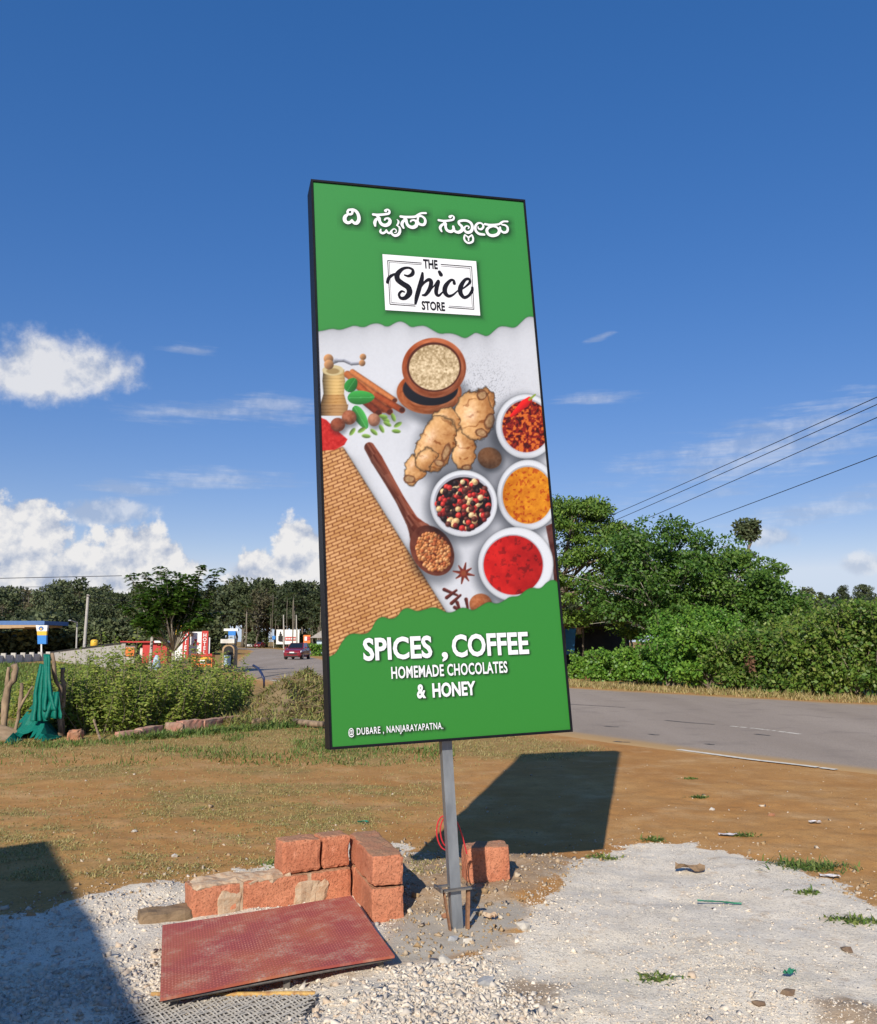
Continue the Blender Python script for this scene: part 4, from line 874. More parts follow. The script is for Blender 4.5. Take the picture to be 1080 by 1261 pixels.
zb.obox(q - u_*0.08 + n_*(hw+.001), u_*0.165, v_*0.009, n_*0.045); zb.obox(q - u_*0.11 - n_*(hw+.012) + v_*.012, u_*0.13, v_*0.008, n_*0.04)
zb.obox(q - u_*0.10 - n_*(hw+.05), u_*0.012, v_*0.02, n_*(2*hw+.1))
zb.build('bracket', M['steel_dark'], sign)
for s_, w in ((-1, .010), (1, .017)):
    st = MB(); top = q + u_*(s_*0.072) + n_*0.02; bot = post_base + u_*(s_*0.047) + n_*0.03 - v_*.04
    d = (top-bot); st.obox(bot - u_*w/2, u_*w, d - v_*.001, n_*0.03); st.build('stay', M['rust'], sign)
# ================================================================ BLOCKS, PLATE, GRATE, RUBBLE BY THE POST
def noisy_block(o, a, b, c, seed, amp=0.008, cut=(11, 8, 8), round_=0.009):
    """rough cut block: a subdivided box with worn edges and uneven faces"""
    a, b, c, o = (np.array(v, float) for v in (a, b, c, o)); V, F, vid = [], [], {}
    def vert(i, j, k):
        if (i, j, k) not in vid:
            t = np.array([i/cut[0], j/cut[1], k/cut[2]])
            lens = np.array([np.linalg.norm(a), np.linalg.norm(b), np.linalg.norm(c)])
            e = np.minimum(t, 1-t)*lens; near = np.sort(e)
            r_ = round_*(.35 + 1.2*_hash(np.int64(i*7+j*3), np.int64(k*5+i), seed))
            pull = np.zeros(3)
            if near[1] < 1e-6:                              # on an edge: pull inwards
                for ax in range(3):
                    if e[ax] < 1e-6: pull[ax] = (1 if t[ax] < .5 else -1)*r_*(.55 if near[2] > 1e-6 else .8)
            w_ = t*lens*14; jit = np.array([float(fbm(w_[(q+1) % 3]+w_[q]*.7, w_[(q+2) % 3]-w_[q]*.6, seed+q*7, 3))-.5 for q in range(3)])*2.6*amp
            tt = t*lens + pull + jit
            vid[(i, j, k)] = len(V); V.append(o + a/lens[0]*tt[0] + b/lens[1]*tt[1] + c/lens[2]*tt[2])
        return vid[(i, j, k)]
    A, Bn, Cn = cut
    for i in range(A):
        for j in range(Bn): F += [(vert(i, j, 0), vert(i, j+1, 0), vert(i+1, j+1, 0), vert(i+1, j, 0)), (vert(i, j, Cn), vert(i+1, j, Cn), vert(i+1, j+1, Cn), vert(i, j+1, Cn))]
        for k in range(Cn): F += [(vert(i, 0, k), vert(i+1, 0, k), vert(i+1, 0, k+1), vert(i, 0, k+1)), (vert(i, Bn, k), vert(i, Bn, k+1), vert(i+1, Bn, k+1), vert(i+1, Bn, k))]
    for j in range(Bn):
        for k in range(Cn): F += [(vert(0, j, k), vert(0, j, k+1), vert(0, j+1, k+1), vert(0, j+1, k)), (vert(A, j, k), vert(A, j+1, k), vert(A, j+1, k+1), vert(A, j, k+1))]
    return V, F
Oc = G(434, 1104); e1 = G(434, 1104) - G(238, 1133); Lrow = np.linalg.norm(e1); e1 /= Lrow; e2 = np.array([e1[1], -e1[0], 0]); zz = np.array([0, 0, 1.0])
rowL = Lrow + 0.02
wall = thing('low_block_wall', 'mortared lower course of orange laterite blocks in an L beside the red plate', 'block wall', Oc)
T_, Hc = 0.20, 0.175
cuts = [0, .30, .73, rowL]
for i in range(3):                                          # back row, seen from the front
    x0, x1 = -rowL + cuts[i] + .006, -rowL + cuts[i+1] - .006
    V, F = noisy_block(Oc + e1*x0 - e2*T_ - zz*.05, e1*(x1-x0), e2*T_, zz*(Hc+.05), 100+i, .006); add('block', V, F, M['laterite'], wall)
mb = MB()
for x in cuts[1:3]: mb.obox(Oc + e1*(-rowL+x-.012) - e2*(T_-.01) - zz*.05, e1*.024, e2*(T_-.014), zz*(Hc+.047))
mb.build('mortar', M['mortar'], wall)
V, F = noisy_block(Oc - e1*(rowL-.02) - e2*(T_-.006) + zz*(Hc-.03), e1*(rowL-.42), e2*(T_-.012), zz*.045, 170, .016, (14, 6, 2), .015); add('mortar', V, F, M['mortar'], wall)
for i in range(3):
    V, F = noisy_block(Oc + e1*(-rowL+cuts[i]+(.16 if i == 0 else .33 if i == 1 else .02)) - e2*.02 + zz*(-.02), e1*(.14 if i < 2 else .10), e2*.026, zz*Hc*.9, 160+i, .01, (4, 2, 4), .01); add('mortar', V, F, M['mortar'], wall)
lv = G(456, 1134) - Oc; lv[2] = 0; nl = np.linalg.norm(lv); lh = lv/nl; wv_ = G(497, 1130) - G(456, 1134); wv_[2] = 0    # leg towards the camera and its width
V, F = noisy_block(Oc + e1*0.006 - zz*.05, wv_, lv, zz*(Hc+.05), 120, .006); add('block', V, F, M['laterite'], wall)
V, F = noisy_block(Oc + e1*0.006 - lh*(T_+.01) - zz*.05, wv_, lh*(T_-.004), zz*(Hc+.05), 121, .006); add('block', V, F, M['laterite'], wall)
Hu = 0.195
def loose(lab, x0, y0, lx, ly, seed, rot=0, z=None, h=Hu):
    c, s = math.cos(rot), math.sin(rot); f1 = e1*c + e2*s; f2 = e2*c - e1*s
    o = Oc + e1*x0 - e2*y0 + zz*((Hc+.004) if z is None else z)
    V, F = noisy_block(o, f1*lx, f2*ly, zz*h, seed, .006, (11, 9, 9), .010)
    tag(add('laterite_block', V, F, M['laterite'], loc=o), lab, 'block', 'loose laterite blocks on the low wall'); return o
xl = (G(352, 1082, Hc) - Oc) @ e1; xm = (G(411, 1082, Hc) - Oc) @ e1
loose('left loose laterite block of the upper course on the low wall', xl, T_ - .015, xm-xl-.008, T_-.03, 130, .015)
loose('narrow laterite block wedged in the middle of the upper course', xm+.004, T_ - .005, -xm-.016, T_-.03, 131, -.01)
o = Oc + e1*.008 - lh*(T_-.01) + zz*(Hc+.004); V, F = noisy_block(o, wv_*.97, lh*(T_+nl-.012), zz*(Hu-.018), 132, .006, (9, 12, 9), .010)
tag(add('laterite_block', V, F, M['laterite'], loc=o), 'largest laterite block of the upper course, end on towards the viewer', 'block', 'loose laterite blocks on the low wall')
o = G(575, 1096) - n_*0.0; a_ = G(628, 1093) - o                   # the lone block behind the post
o[2] = gzf(o[0]+.1, o[1]) - .015; a_[2] = 0; la = np.linalg.norm(a_)
V, F = noisy_block(o, a_*1.02, np.array([-a_[1], a_[0], 0])/la*.17, zz*.235, 140, .006, (11, 8, 10), .010)
tag(add('laterite_block', V, F, M['laterite'], loc=o), 'single orange laterite block standing behind the sign post', 'block')
o = G(172, 1142); a_ = G(240, 1134) - o; o[2] = -.085               # mud stained block left of the wall
V, F = noisy_block(o, a_*.98, np.array([-a_[1], a_[0], 0])*.55, zz*.15, 141, .01, (6, 5, 4), .02)
tag(add('mud_block', V, F, M['brown_block'], loc=o), 'dirty brown block half buried in rubble left of the wall', 'block')

# ---- red checkered steel plate
pc = [G(200, 1139, .095), G(197, 1231, .075), G(486, 1177, .07), G(433, 1103, .115)]
def plate_material():
    m, nt, b = newmat('red_primer_plate'); L = nt.links.new; N = nt.nodes.new; b.inputs['Roughness'].default_value = .62; b.inputs['Specular IOR Level'].default_value = .35
    at = N('ShaderNodeAttribute'); at.attribute_name = 'st'; n1_ = N('ShaderNodeTexNoise'); L(at.outputs['Vector'], n1_.inputs['Vector']); n1_.inputs['Scale'].default_value = 3.2; n1_.inputs['Detail'].default_value = 9; n1_.inputs['Roughness'].default_value = .66
    n2_ = N('ShaderNodeTexNoise'); L(at.outputs['Vector'], n2_.inputs['Vector']); n2_.inputs['Scale'].default_value = 1.6; n2_.inputs['Detail'].default_value = 5
    def rg(v, a, c):
        x = N('ShaderNodeMapRange'); L(v, x.inputs[0]); x.inputs[1].default_value = a; x.inputs[2].default_value = c; return x.outputs[0]
    def mix(f, a, c):
        x = N('ShaderNodeMix'); x.data_type = 'RGBA'; L(f, x.inputs['Factor'])
        for k, v in (('A', a), ('B', c)):
            if isinstance(v, tuple): x.inputs[k].default_value = (*v, 1)
            else: L(v, x.inputs[k])
        return x.outputs['Result']
    c = mix(rg(n2_.outputs[0], .38, .6), (0.34, 0.075, 0.060), (0.43, 0.125, 0.060))
    n3_ = N('ShaderNodeTexNoise'); L(at.outputs['Vector'], n3_.inputs['Vector']); n3_.inputs['Scale'].default_value = 30; n3_.inputs['Detail'].default_value = 4
    mm = N('ShaderNodeMath'); mm.operation = 'MULTIPLY'; L(rg(n1_.outputs[0], .49, .66), mm.inputs[0]); L(rg(n3_.outputs[0], .35, .65), mm.inputs[1])
    c = mix(mm.outputs[0], c, (0.52, 0.37, 0.27)); L(c, b.inputs['Base Color']); return m
def quadpt(C, s, t): s = np.asarray(s, float)[..., None]; t = np.asarray(t, float)[..., None]; return (C[0]*(1-s)*(1-t) + C[3]*s*(1-t) + C[2]*s*t + C[1]*(1-s)*t)
S_, T2 = np.meshgrid(np.linspace(0, 1, 60), np.linspace(0, 1, 50)); Pq = quadpt(pc, S_, T2)
Pq[..., 2] += 0.012*(fbm(S_*2.5, T2*2.5, 201, 2)-.5) + 0.01*np.sin(S_*3.1)*T2
idx = np.arange(3000).reshape(50, 60); top = Pq.reshape(-1, 3); bot = top - [0, 0, .012]
F = [tuple(f) for f in np.stack([idx[1:, :-1], idx[1:, 1:], idx[:-1, 1:], idx[:-1, :-1]], -1).reshape(-1, 4)]
F += [tuple(3000+i for i in f[::-1]) for f in F]
rim_ = list(idx[0, :]) + list(idx[1:, -1]) + list(idx[-1, -2::-1]) + list(idx[-2:0:-1, 0])
F += [(rim_[i], rim_[(i+1) % len(rim_)], 3000+rim_[(i+1) % len(rim_)], 3000+rim_[i]) for i in range(len(rim_))]
plate = thing('checker_plate', 'red painted checkered steel plate lying in front of the low block wall', 'steel plate', pc[1]*[1, 1, 0])
sh_ = add('sheet', np.r_[top, bot], F, plate_material(), plate); sh_.data.materials.append(M['steel_dark'])
st = sh_.data.attributes.new('st', 'FLOAT_VECTOR', 'POINT'); st.data.foreach_set('vector', np.c_[np.r_[S_.ravel(), S_.ravel()]*2, np.r_[T2.ravel(), T2.ravel()]*2, np.zeros(6000)].astype(np.float32).ravel())
V, F = [], []; i_ = 0                                       # raised lozenges of the tread pattern
for i in range(74):
    for j in range(66):
        s, t = (i+.5)/74, (j+.5)/66; p = quadpt(pc, s, t); p[2] += 0.012*(fbm(s*2.5, t*2.5, 201, 2)-.5) + 0.01*math.sin(s*3.1)*t
        sx, sy = (.0062, .0022) if (i+j) % 2 else (.0022, .0066)
        eS = (pc[3]-pc[0])/np.linalg.norm(pc[3]-pc[0]); eT = (pc[1]-pc[0])/np.linalg.norm(pc[1]-pc[0])
        V += [p-eS*sx, p-eT*sy, p+eS*sx, p+eT*sy, p+[0, 0, .0022]]; b_ = i_*5; F += [(b_, b_+1, b_+4), (b_+1, b_+2, b_+4), (b_+2, b_+3, b_+4), (b_+3, b_, b_+4)]; i_ += 1
tr = add('tread_lozenges', V, F, None, plate, loc=None); tr.data.materials.append(pm('plate_tread', (0.36, 0.09, 0.078), (0.44, 0.19, 0.14), 5, .6, lo=.5, hi=.7)); tag(tr, kind='stuff')
fe = MB(); fe.tube([pc[1]-[0, 0, .018]+(pc[2]-pc[1])*t + (pc[0]-pc[1])*.02 for t in np.linspace(.01, .99, 8)], .007, 6); fe.build('edge_angle', M['steel_dark'], plate)
for t in (.04, .5, .93):                                    # feet that carry the plate's front
    p = pc[1]+(pc[2]-pc[1])*t + (pc[0]-pc[1])*.06; mbx = MB(); mbx.obox(p*[1, 1, 0] + [0, 0, -.02], (.03, 0, 0), (0, .03, 0), (0, 0, p[2]+.004)); mbx.build('foot', M['steel_dark'], plate)
rb = MB(); r0, r1 = G(186, 1225, .02), G(388, 1224, .02)
rb.tube([r0+(r1-r0)*t + [0, .004*math.sin(9*t), gzf(*(r0+(r1-r0)*t)[:2])*0] for t in np.linspace(0, 1, 9)], .011, 7); tag(rb.build('rod', M['yellow_rod'], loc=r0), 'rusty yellow iron rod lying under the front edge of the red plate', 'rod')
# ---- steel grating at the bottom edge
g0, g1, g2, g3 = G(188, 1228, .0), G(392, 1229, .0), G(352, 1300, .0), G(90, 1300, .0)
grate = thing('grating', 'grey steel mesh grating on the ground below the red plate', 'grating', g0)
def gq(s, t): return g0*(1-s)*(1-t) + g1*s*(1-t) + g2*s*t + g3*(1-s)*t
bk = MB(); bk.raw([gq(0, 0)+[0, 0, .004], gq(1, 0)+[0, 0, .004], gq(1, 1)+[0, 0, .004], gq(0, 1)+[0, 0, .004]], [(3, 2, 1, 0)]); bk.build('bed', M['steel_dark'], grate)
M['mesh_steel'] = pm('grating_steel', (0.46, 0.43, 0.38), (0.34, 0.31, 0.27), 30, .7, metal=.1)
ex_, ey_ = (g1-g0)/np.linalg.norm(g1-g0), None; Lx, Ly = 1.15, 0.75
o_ = gq(0, 0); ey_ = np.array([-ex_[1], ex_[0], 0])*-1
quad_ = np.array([gq(0, 0)[:2], gq(1, 0)[:2], gq(1, 1)[:2], gq(0, 1)[:2]])
for nm, sg in (('mesh_wires', 1), ('cross_wires', -1)):
    wv = MB()
    for k in range(-60, 80):
        a = o_ + ex_*(k*.026); d_ = ex_*.62*sg + ey_*.78; tt = np.linspace(0, 1.3, 53); Q = a + d_*tt[:, None]; ins = poly_sd(Q[:, 0], Q[:, 1], quad_) > 0
        if ins.sum() < 3: continue
        tt = tt[ins]; wv.tube([a + d_*t + [0, 0, .017 + .004*sg*math.cos(t*math.pi/.0333+k*math.pi)] for t in tt[::2]], .0042, 4, False)
    wv.build(nm, M['mesh_steel'], grate)['kind'] = 'stuff'
# ---- red cable loop on the post
c0 = on_board(*B(551, 1040)) ; rc = MB(); pts = []
base_c = post_base + v_*0.52 - n_*(hw+.008)
for k in range(60):
    a = k/59*4.4*math.pi; r_ = .10 - .02*(k/59); pts.append(base_c + u_*(-.01 + r_*.55*math.cos(a) - .02 + .0008*k) + v_*(-.02 + r_*math.sin(a)) - n_*(.004 + .0006*k))
for t in np.linspace(0, 1, 10)[1:]: pts.append(pts[59] + u_*(.085*t) + v_*(-.24*t*t + .03*t) - n_*.02*t)
rc.tube(pts, .0042, 5); tag(rc.build('cable', M['red_wire'], loc=base_c), 'thin red cable looped behind the sign post', 'cable')
# ---- single stones, scraps and weeds that can be told apart
def stone(px, py, size, label, mat='stone1', seed=0, name='stone', cat='stone', flat=.7):
    p = G(px, py); p[2] = gzf(p[0], p[1]) + size*.22; r = np.random.default_rng(seed+int(px))
    V = (ICO_V*(1+.15*r.standard_normal((12, 1)))+.16*r.standard_normal((12, 3)))*size*.85*np.array([1.1, .9, flat])*r.uniform(.85, 1.15, 3)
    V2 = np.vstack([V] + [(V[a]+V[b])/2*r.uniform(1.0, 1.13) for a, b, c in ICO_F[:0]]) if False else V
    tag(add(name, V2 + p, [tuple(f) for f in ICO_F], M[mat], loc=p), label, cat)
M['stone1'] = pm('white_stone', (0.58, 0.54, 0.47), (0.44, 0.40, 0.34), 30, .9, .3); M['stone2'] = pm('grey_stone', (0.36, 0.37, 0.38), (0.27, 0.27, 0.28), 30, .9, .3)
M['brick_bit'] = pm('brick_fragment', (0.34, 0.17, 0.09), (0.28, 0.12, 0.065), 30, .95, .4); M['clod'] = pm('brown_lump', (0.20, 0.14, 0.09), (0.14, 0.09, 0.06), 30, .95, .4)
stone(559, 1158, .036, 'round bluish grey stone right in front of the sign post', 'stone2'); stone(577, 1160, .036, 'white pointed stone in front of the sign post', 'stone1', 3)
stone(645, 1145, .042, 'white stone on the footing right of the sign post', 'stone1', 5); stone(596, 1216, .045, 'grey rounded stone in the gravel below the sign post', 'stone2', 8)
stone(548, 1130, .03, 'small orange brick fragment left of the post foot', 'brick_bit', 9); stone(970, 1227, .033, 'brown lump on the pale gravel near the green scrap', 'clod', 4)
stone(934, 1239, .03, 'brown clod at the bottom right beside the soil heap', 'clod', 6); stone(1043, 1173, .03, 'dark brown clod at the far right of the gravel', 'clod', 7)
stone(832, 1133, .032, 'lone white stone on the smooth pale gravel', 'stone1', 11); stone(546, 1186, .045, 'large white stone in the gravel front of the footing', 'stone1', 12)
stone(877, 998, .03, 'pale stone lying alone on the orange dirt', 'stone1', 13); stone(950, 1006, .035, 'reddish stone on the orange dirt near the right', 'brick_bit', 14)
stone(215, 1055, .03, 'white stone on the grass behind the low wall', 'stone1', 15); stone(165, 1025, .035, 'white stone in the dry grass at the left', 'stone1', 16)
def scrap(name, px, py, sx, sy, mat, label, cat, rot=0, crump=.01, seed=0):
    p = G(px, py); p[2] = gzf(p[0], p[1]) + .01; n = 7; V = []
    for j in range(n):
        for i in range(n):
            a, b = (i/(n-1)-.5)*sx, (j/(n-1)-.5)*sy*(1-.35*abs(i/(n-1)-.4)); x = a*math.cos(rot)-b*math.sin(rot); y = a*math.sin(rot)+b*math.cos(rot)
            V.append(p + [x, y, crump*2.2*float(fbm(i*.8, j*.8, 300+seed, 2))])
    nn = n*n; V += [v - [0, 0, .003] for v in V]
    F = [(j*n+i, j*n+i+1, (j+1)*n+i+1, (j+1)*n+i) for j in range(n-1) for i in range(n-1)]; F += [tuple(nn+k for k in f[::-1]) for f in F]
    tag(add(name, V, F, M[mat], loc=p), label, cat)
M['dry_leaf'] = pm('dry_leaf', (0.27, 0.18, 0.11), (0.18, 0.12, 0.07), 20, .9, .3); M['paper'] = pm('paper_scrap', (0.62, 0.60, 0.62), (0.55, 0.52, 0.52), 20, .8); M['green_plastic'] = pm('green_plastic', (0.03, 0.22, 0.13), (0.02, 0.16, 0.1), 20, .5)
scrap('dry_leaf', 850, 1073, .20, .09, 'dry_leaf', 'curled brown dry leaf on the pale gravel', 'leaf', -.35, .03, 1)
scrap('paper_scrap', 1004, 1016, .10, .05, 'paper', 'white paper scrap on the orange dirt', 'litter', .1, .012, 2)
scrap('cardboard_scrap', 1022, 1081, .13, .06, 'paper', 'grey flat scrap beside the weed at the edge of the gravel', 'litter', -.25, .008, 3)
scrap('cardboard_scrap', 897, 1031, .16, .06, 'paper', 'pale flattened scrap on the dirt beside small weeds', 'litter', .1, .01, 4)
scrap('plastic_scrap', 973, 1209, .06, .035, 'green_plastic', 'small green plastic scrap on the gravel at the right', 'litter', .4, .02, 5)
scrap('plastic_strip', 886, 1114, .26, .014, 'green_plastic', 'thin green plastic strip lying on the pale gravel', 'litter', -.25, .008, 6)
scrap('plastic_scrap', 447, 1014, .10, .03, 'green_plastic', 'small green scrap on the dirt behind the upper blocks', 'litter', .1, .01, 7)
scrap('paper_scrap', 23, 1253, .035, .035, 'paper', 'tiny white wrapper in the shade at the bottom left', 'litter', .5, .006, 8)
scrap('mortar_chip', 603, 1133, .08, .05, 'mortar', 'flat mortar chip on the footing right of the post', 'rubble', -.5, .02, 9)
def weed(px, py, r, n, h, label, seed):
    p = G(px, py); p[2] = gzf(p[0], p[1]); rr = np.random.default_rng(seed); q = p[:2] + rr.normal(0, r, (n, 2))*[1, .55]
    tag(add_blades('weed_tuft', np.c_[q, gz(q[:, 0], q[:, 1])-.003], h*(.4+rr.random(n)), M['greenblade'], 1.6, .007, seed, None, p), label, 'weed', 'weeds on the dirt and gravel')
weed(1000, 1068, .13, 380, .07, 'largest green weed tuft at the right edge of the gravel', 1); weed(742, 1055, .06, 110, .05, 'small weed at the gravel edge below the sign shadow', 2)
weed(1055, 1135, .07, 180, .05, 'weed tuft in the gravel at the far right', 3); weed(860, 982, .04, 170, .04, 'thin flat weed patch on the orange dirt near the road', 4)
weed(850, 958, .04, 130, .035, 'faint weed patch nearest the white road line', 8); weed(915, 1030, .06, 130, .04, 'sparse weed patch beside the pale scrap on the dirt', 5); weed(808, 1205, .05, 90, .04, 'tiny weed in the middle of the pale gravel', 6)
weed(806, 1036, .05, 100, .05, 'small weed along the far edge of the gravel', 7); weed(352, 1064, .07, 160, .06, 'green weeds behind the low block wall', 9); weed(995, 1103, .045, 90, .035, 'small weed at the gravel edge below the largest weed tuft', 12)
# ================================================================ VEGETATION
def at(px, dist, z=0.0): p = D(px, HORIZON, dist); p[2] = z; return p
def zat(py, dist): return D(540, py, dist)[2]
def unit(a): return a/(np.linalg.norm(a, axis=-1, keepdims=True)+1e-9)
def leaves(P, A, Nn, L, W, fold=.18):
    A = unit(A); S = unit(np.cross(A, Nn)); N2 = np.cross(S, A); L = np.asarray(L)[:, None]; W = np.asarray(W)[:, None]
    mid = P + A*L*.45 + N2*W*fold
    V = np.stack([P, mid + S*W, P + A*L - N2*L*.08, mid - S*W], 1).reshape(-1, 3)
    return V, np.arange(len(P)*4).reshape(-1, 4)
def clump_leaves(cl, n_per, L, W, r, up=.5, droop=.2, shell=.5):
    Ps, As, Ns = [], [], []
    for c, rad in cl:
        n = max(8, int(n_per*r.uniform(.8, 1.2))); d = unit(r.standard_normal((n, 3))); q = r.uniform(shell, 1.0, n)[:, None]
        Ps.append(np.array(c) + d*q*np.array(rad)); As.append(unit(d + .9*r.standard_normal((n, 3)) + [0, 0, -droop])); Ns.append(d*.5 + [-.1, -.4, up] + .5*r.standard_normal((n, 3)))
    P, A, Nn = np.vstack(Ps), np.vstack(As), np.vstack(Ns); s = r.uniform(.6, 1.3, len(P))
    return leaves(P, A, Nn, L*s, W*s)
def limb(mb, a, b, r0, r1, r, bend=.12, n=5, sides=5):
    a, b = np.array(a, float), np.array(b, float); k = np.linalg.norm(b-a); off = r.standard_normal(3)*k*bend
    mb.tube([a + (b-a)*t + off*math.sin(math.pi*t)*.5 + [0, 0, k*.06*math.sin(math.pi*t)] for t in np.linspace(0, 1, n)], [r0+(r1-r0)*t for t in np.linspace(0, 1, n)], sides)
def tree(name, label, cat, base, height, clumps, trunk_r, bark, leaf, n_per, L, W, seed, group=None, trunk_top=.7, up=.5, droop=.2, shell=.5, nlimb=14, fork=.35, lean=(0, 0)):
    r = np.random.default_rng(seed); base = np.array(base, float); t = thing(name, label, cat, base, group)
    mb = MB(); top = base + [lean[0], lean[1], height*trunk_top]; n = 7
    path = [base - [0, 0, .15] + (top-base+[0, 0, .15])*k + np.r_[r.normal(0, height*.012, 2), 0]*(k > 0) for k in np.linspace(0, 1, n)]
    mb.tube(path, [trunk_r*(1.25 if i == 0 else 1)*(1-.75*i/(n-1)) for i in range(n)], 7)
    cl = [(base+np.array(c), rad) for c, rad in clumps]
    for c, rad in [cl[i] for i in r.permutation(len(cl))[:nlimb]]:
        k = np.clip((c[2]-base[2])/(height*trunk_top)*.7 - .05 + r.normal(0, .06), fork, .97); a = base + (top-base)*k
        limb(mb, a, c, trunk_r*(.5-.28*k), trunk_r*.08, r)
        for _ in range(2): limb(mb, a + (c-a)*r.uniform(.5, .8), c + r.standard_normal(3)*np.array(rad)*.7, trunk_r*.14, trunk_r*.05, r, .1, 3, 4)
    mb.build('trunk', bark, t, True)
    V, F = clump_leaves(cl, n_per, L, W, r, up, droop, shell); add('crown', V, F, leaf, t)
    return t
def rclumps(r, n, cx, cz, rx, rz, cr, cy=None, flat=.6, bottom=-1):
    """clump centres through an uneven crown volume"""
    out = []
    while len(out) < n:
        d = r.uniform(-1, 1, 3)
        if d @ d > 1 or d[2] < bottom: continue
        k = (d @ d)**.5; d = d*(.55+.45*k**.3)/max(k, .05)*k if k > .4 else d
        s = cr*r.uniform(.65, 1.3); out.append(((cx+d[0]*rx, (cy or 0)+d[1]*rx*.8, cz+d[2]*rz), (s, s, s*flat)))
    return out
def place(o, loc, rz=0.0, s=1.0, sz=None):
    o.location = [float(v) for v in loc]; o.rotation_euler = (0, 0, rz); o.scale = (s, s, sz or s)

# ---- big spreading tree and its neighbours across the road
r = np.random.default_rng(21)
def flat_layers(n, R_, z0, z1, cr, seed):                   # horizontal tiers of fine foliage
    r = np.random.default_rng(seed); out = []
    for i in range(n):
        k = r.random()**.8; z = z0+(z1-z0)*k; rad = R_*math.sqrt(max(0.08, 1-((k-.25)/.80)**2))*r.uniform(.45, 1.0)**.6; a = r.uniform(0, 6.28)
        s = cr*r.uniform(.6, 1.25); out.append(((rad*math.cos(a), rad*math.sin(a)*.75, z), (s, s, s*.32)))
    return out
tree('spreading_tree', 'tall spreading tree with tiered feathery foliage right beside the sign edge', 'tree', at(690, 47), 9.3, flat_layers(250, 5.6, 1.9, 9.1, .95, 3), .26, M['bark'], M['l_tree'], 260, .19, .055, 31, nlimb=46, trunk_top=.62, fork=.18, up=1.1, droop=.1, shell=.15)
tree('broadleaf_tree', 'bushy green tree with bare twigs showing right of the spreading tree', 'tree', at(822, 41), 7.3, rclumps(r, 125, 0, 4.35, 3.6, 2.95, .75), .15, M['bark_pale'], M['l_tree'], 210, .17, .055, 32, nlimb=60, fork=.1, up=.7)
tree('broadleaf_tree', 'rounded dark green tree below the lone slender tree', 'tree', at(905, 40), 5.9, rclumps(r, 115, 0, 3.3, 2.7, 2.6, .62), .13, M['bark_pale'], M['l_tree'], 210, .16, .052, 33, nlimb=30, fork=.1, up=.7)
tree('broadleaf_tree', 'small leafy tree at the right end of the tree group', 'tree', at(948, 38), 4.8, rclumps(r, 64, 0, 2.7, 1.6, 2.0, .5), .09, M['bark_pale'], M['l_tree'], 200, .15, .05, 34, nlimb=18, fork=.1, up=.7)
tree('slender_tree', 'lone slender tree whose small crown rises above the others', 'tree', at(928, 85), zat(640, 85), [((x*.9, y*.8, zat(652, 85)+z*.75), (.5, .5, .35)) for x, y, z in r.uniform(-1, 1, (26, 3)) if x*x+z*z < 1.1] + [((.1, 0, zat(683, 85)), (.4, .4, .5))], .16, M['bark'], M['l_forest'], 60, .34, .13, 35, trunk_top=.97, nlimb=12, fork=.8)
# ---- bushes along the far side of the road
def bush(label, px, dist, w, h, leaf, nL, L, W, seed, name='bush', group='bushes along the far side of the road', nst=16, cl_n=46, depth=.8, flat=.8, up=.5):
    r = np.random.default_rng(seed); b = at(px, dist); t = thing(name, label, 'bush', b, group); cl = []
    for i in range(cl_n):
        a = r.uniform(0, 6.28); k = math.sqrt(r.random()); z = h*(.12 + .82*r.random()**.8); sh = math.sqrt(max(.15, 1-(z/h)**2.4)); s = .17*(w+h)/2*r.uniform(.7, 1.4)
        cl.append(((b[0]+w*.5*k*sh*math.cos(a), b[1]+w*.5*depth*k*sh*math.sin(a), max(z-.1, s*.5)), (s, s, s*flat)))
    mb = MB()
    for c, rad in cl[:nst]: limb(mb, b + [r.normal(0, w*.12), r.normal(0, w*.1), -.05], c, .022, .006, r, .15, 5, 4)
    sh = []
    for i in range(14):                                     # loose shoots that break the outline
        a = r.uniform(0, 6.28); c = b + [w*.36*math.cos(a), w*.3*math.sin(a), h*r.uniform(.62, .86)]; e = c + [r.normal(0, .22), r.normal(-.1, .2), h*.09 + r.uniform(.12, .42)]; limb(mb, c, e, .008, .003, r, .1, 4, 4)
        sh += [(c + (e-c)*q, (L*.9, L*.9, L*.8)) for q in (.3, .55, .8, 1.0)]
    mb.build('stems', M['bark'], t); V, F = clump_leaves(cl, nL, L, W, r, up, .3, .45); V2, F2 = clump_leaves(sh, 9, L, W, r, up, .2, .1); F = np.r_[F, F2+len(V)]; V = np.r_[V, V2]; add('foliage', V, F, leaf, t); return t
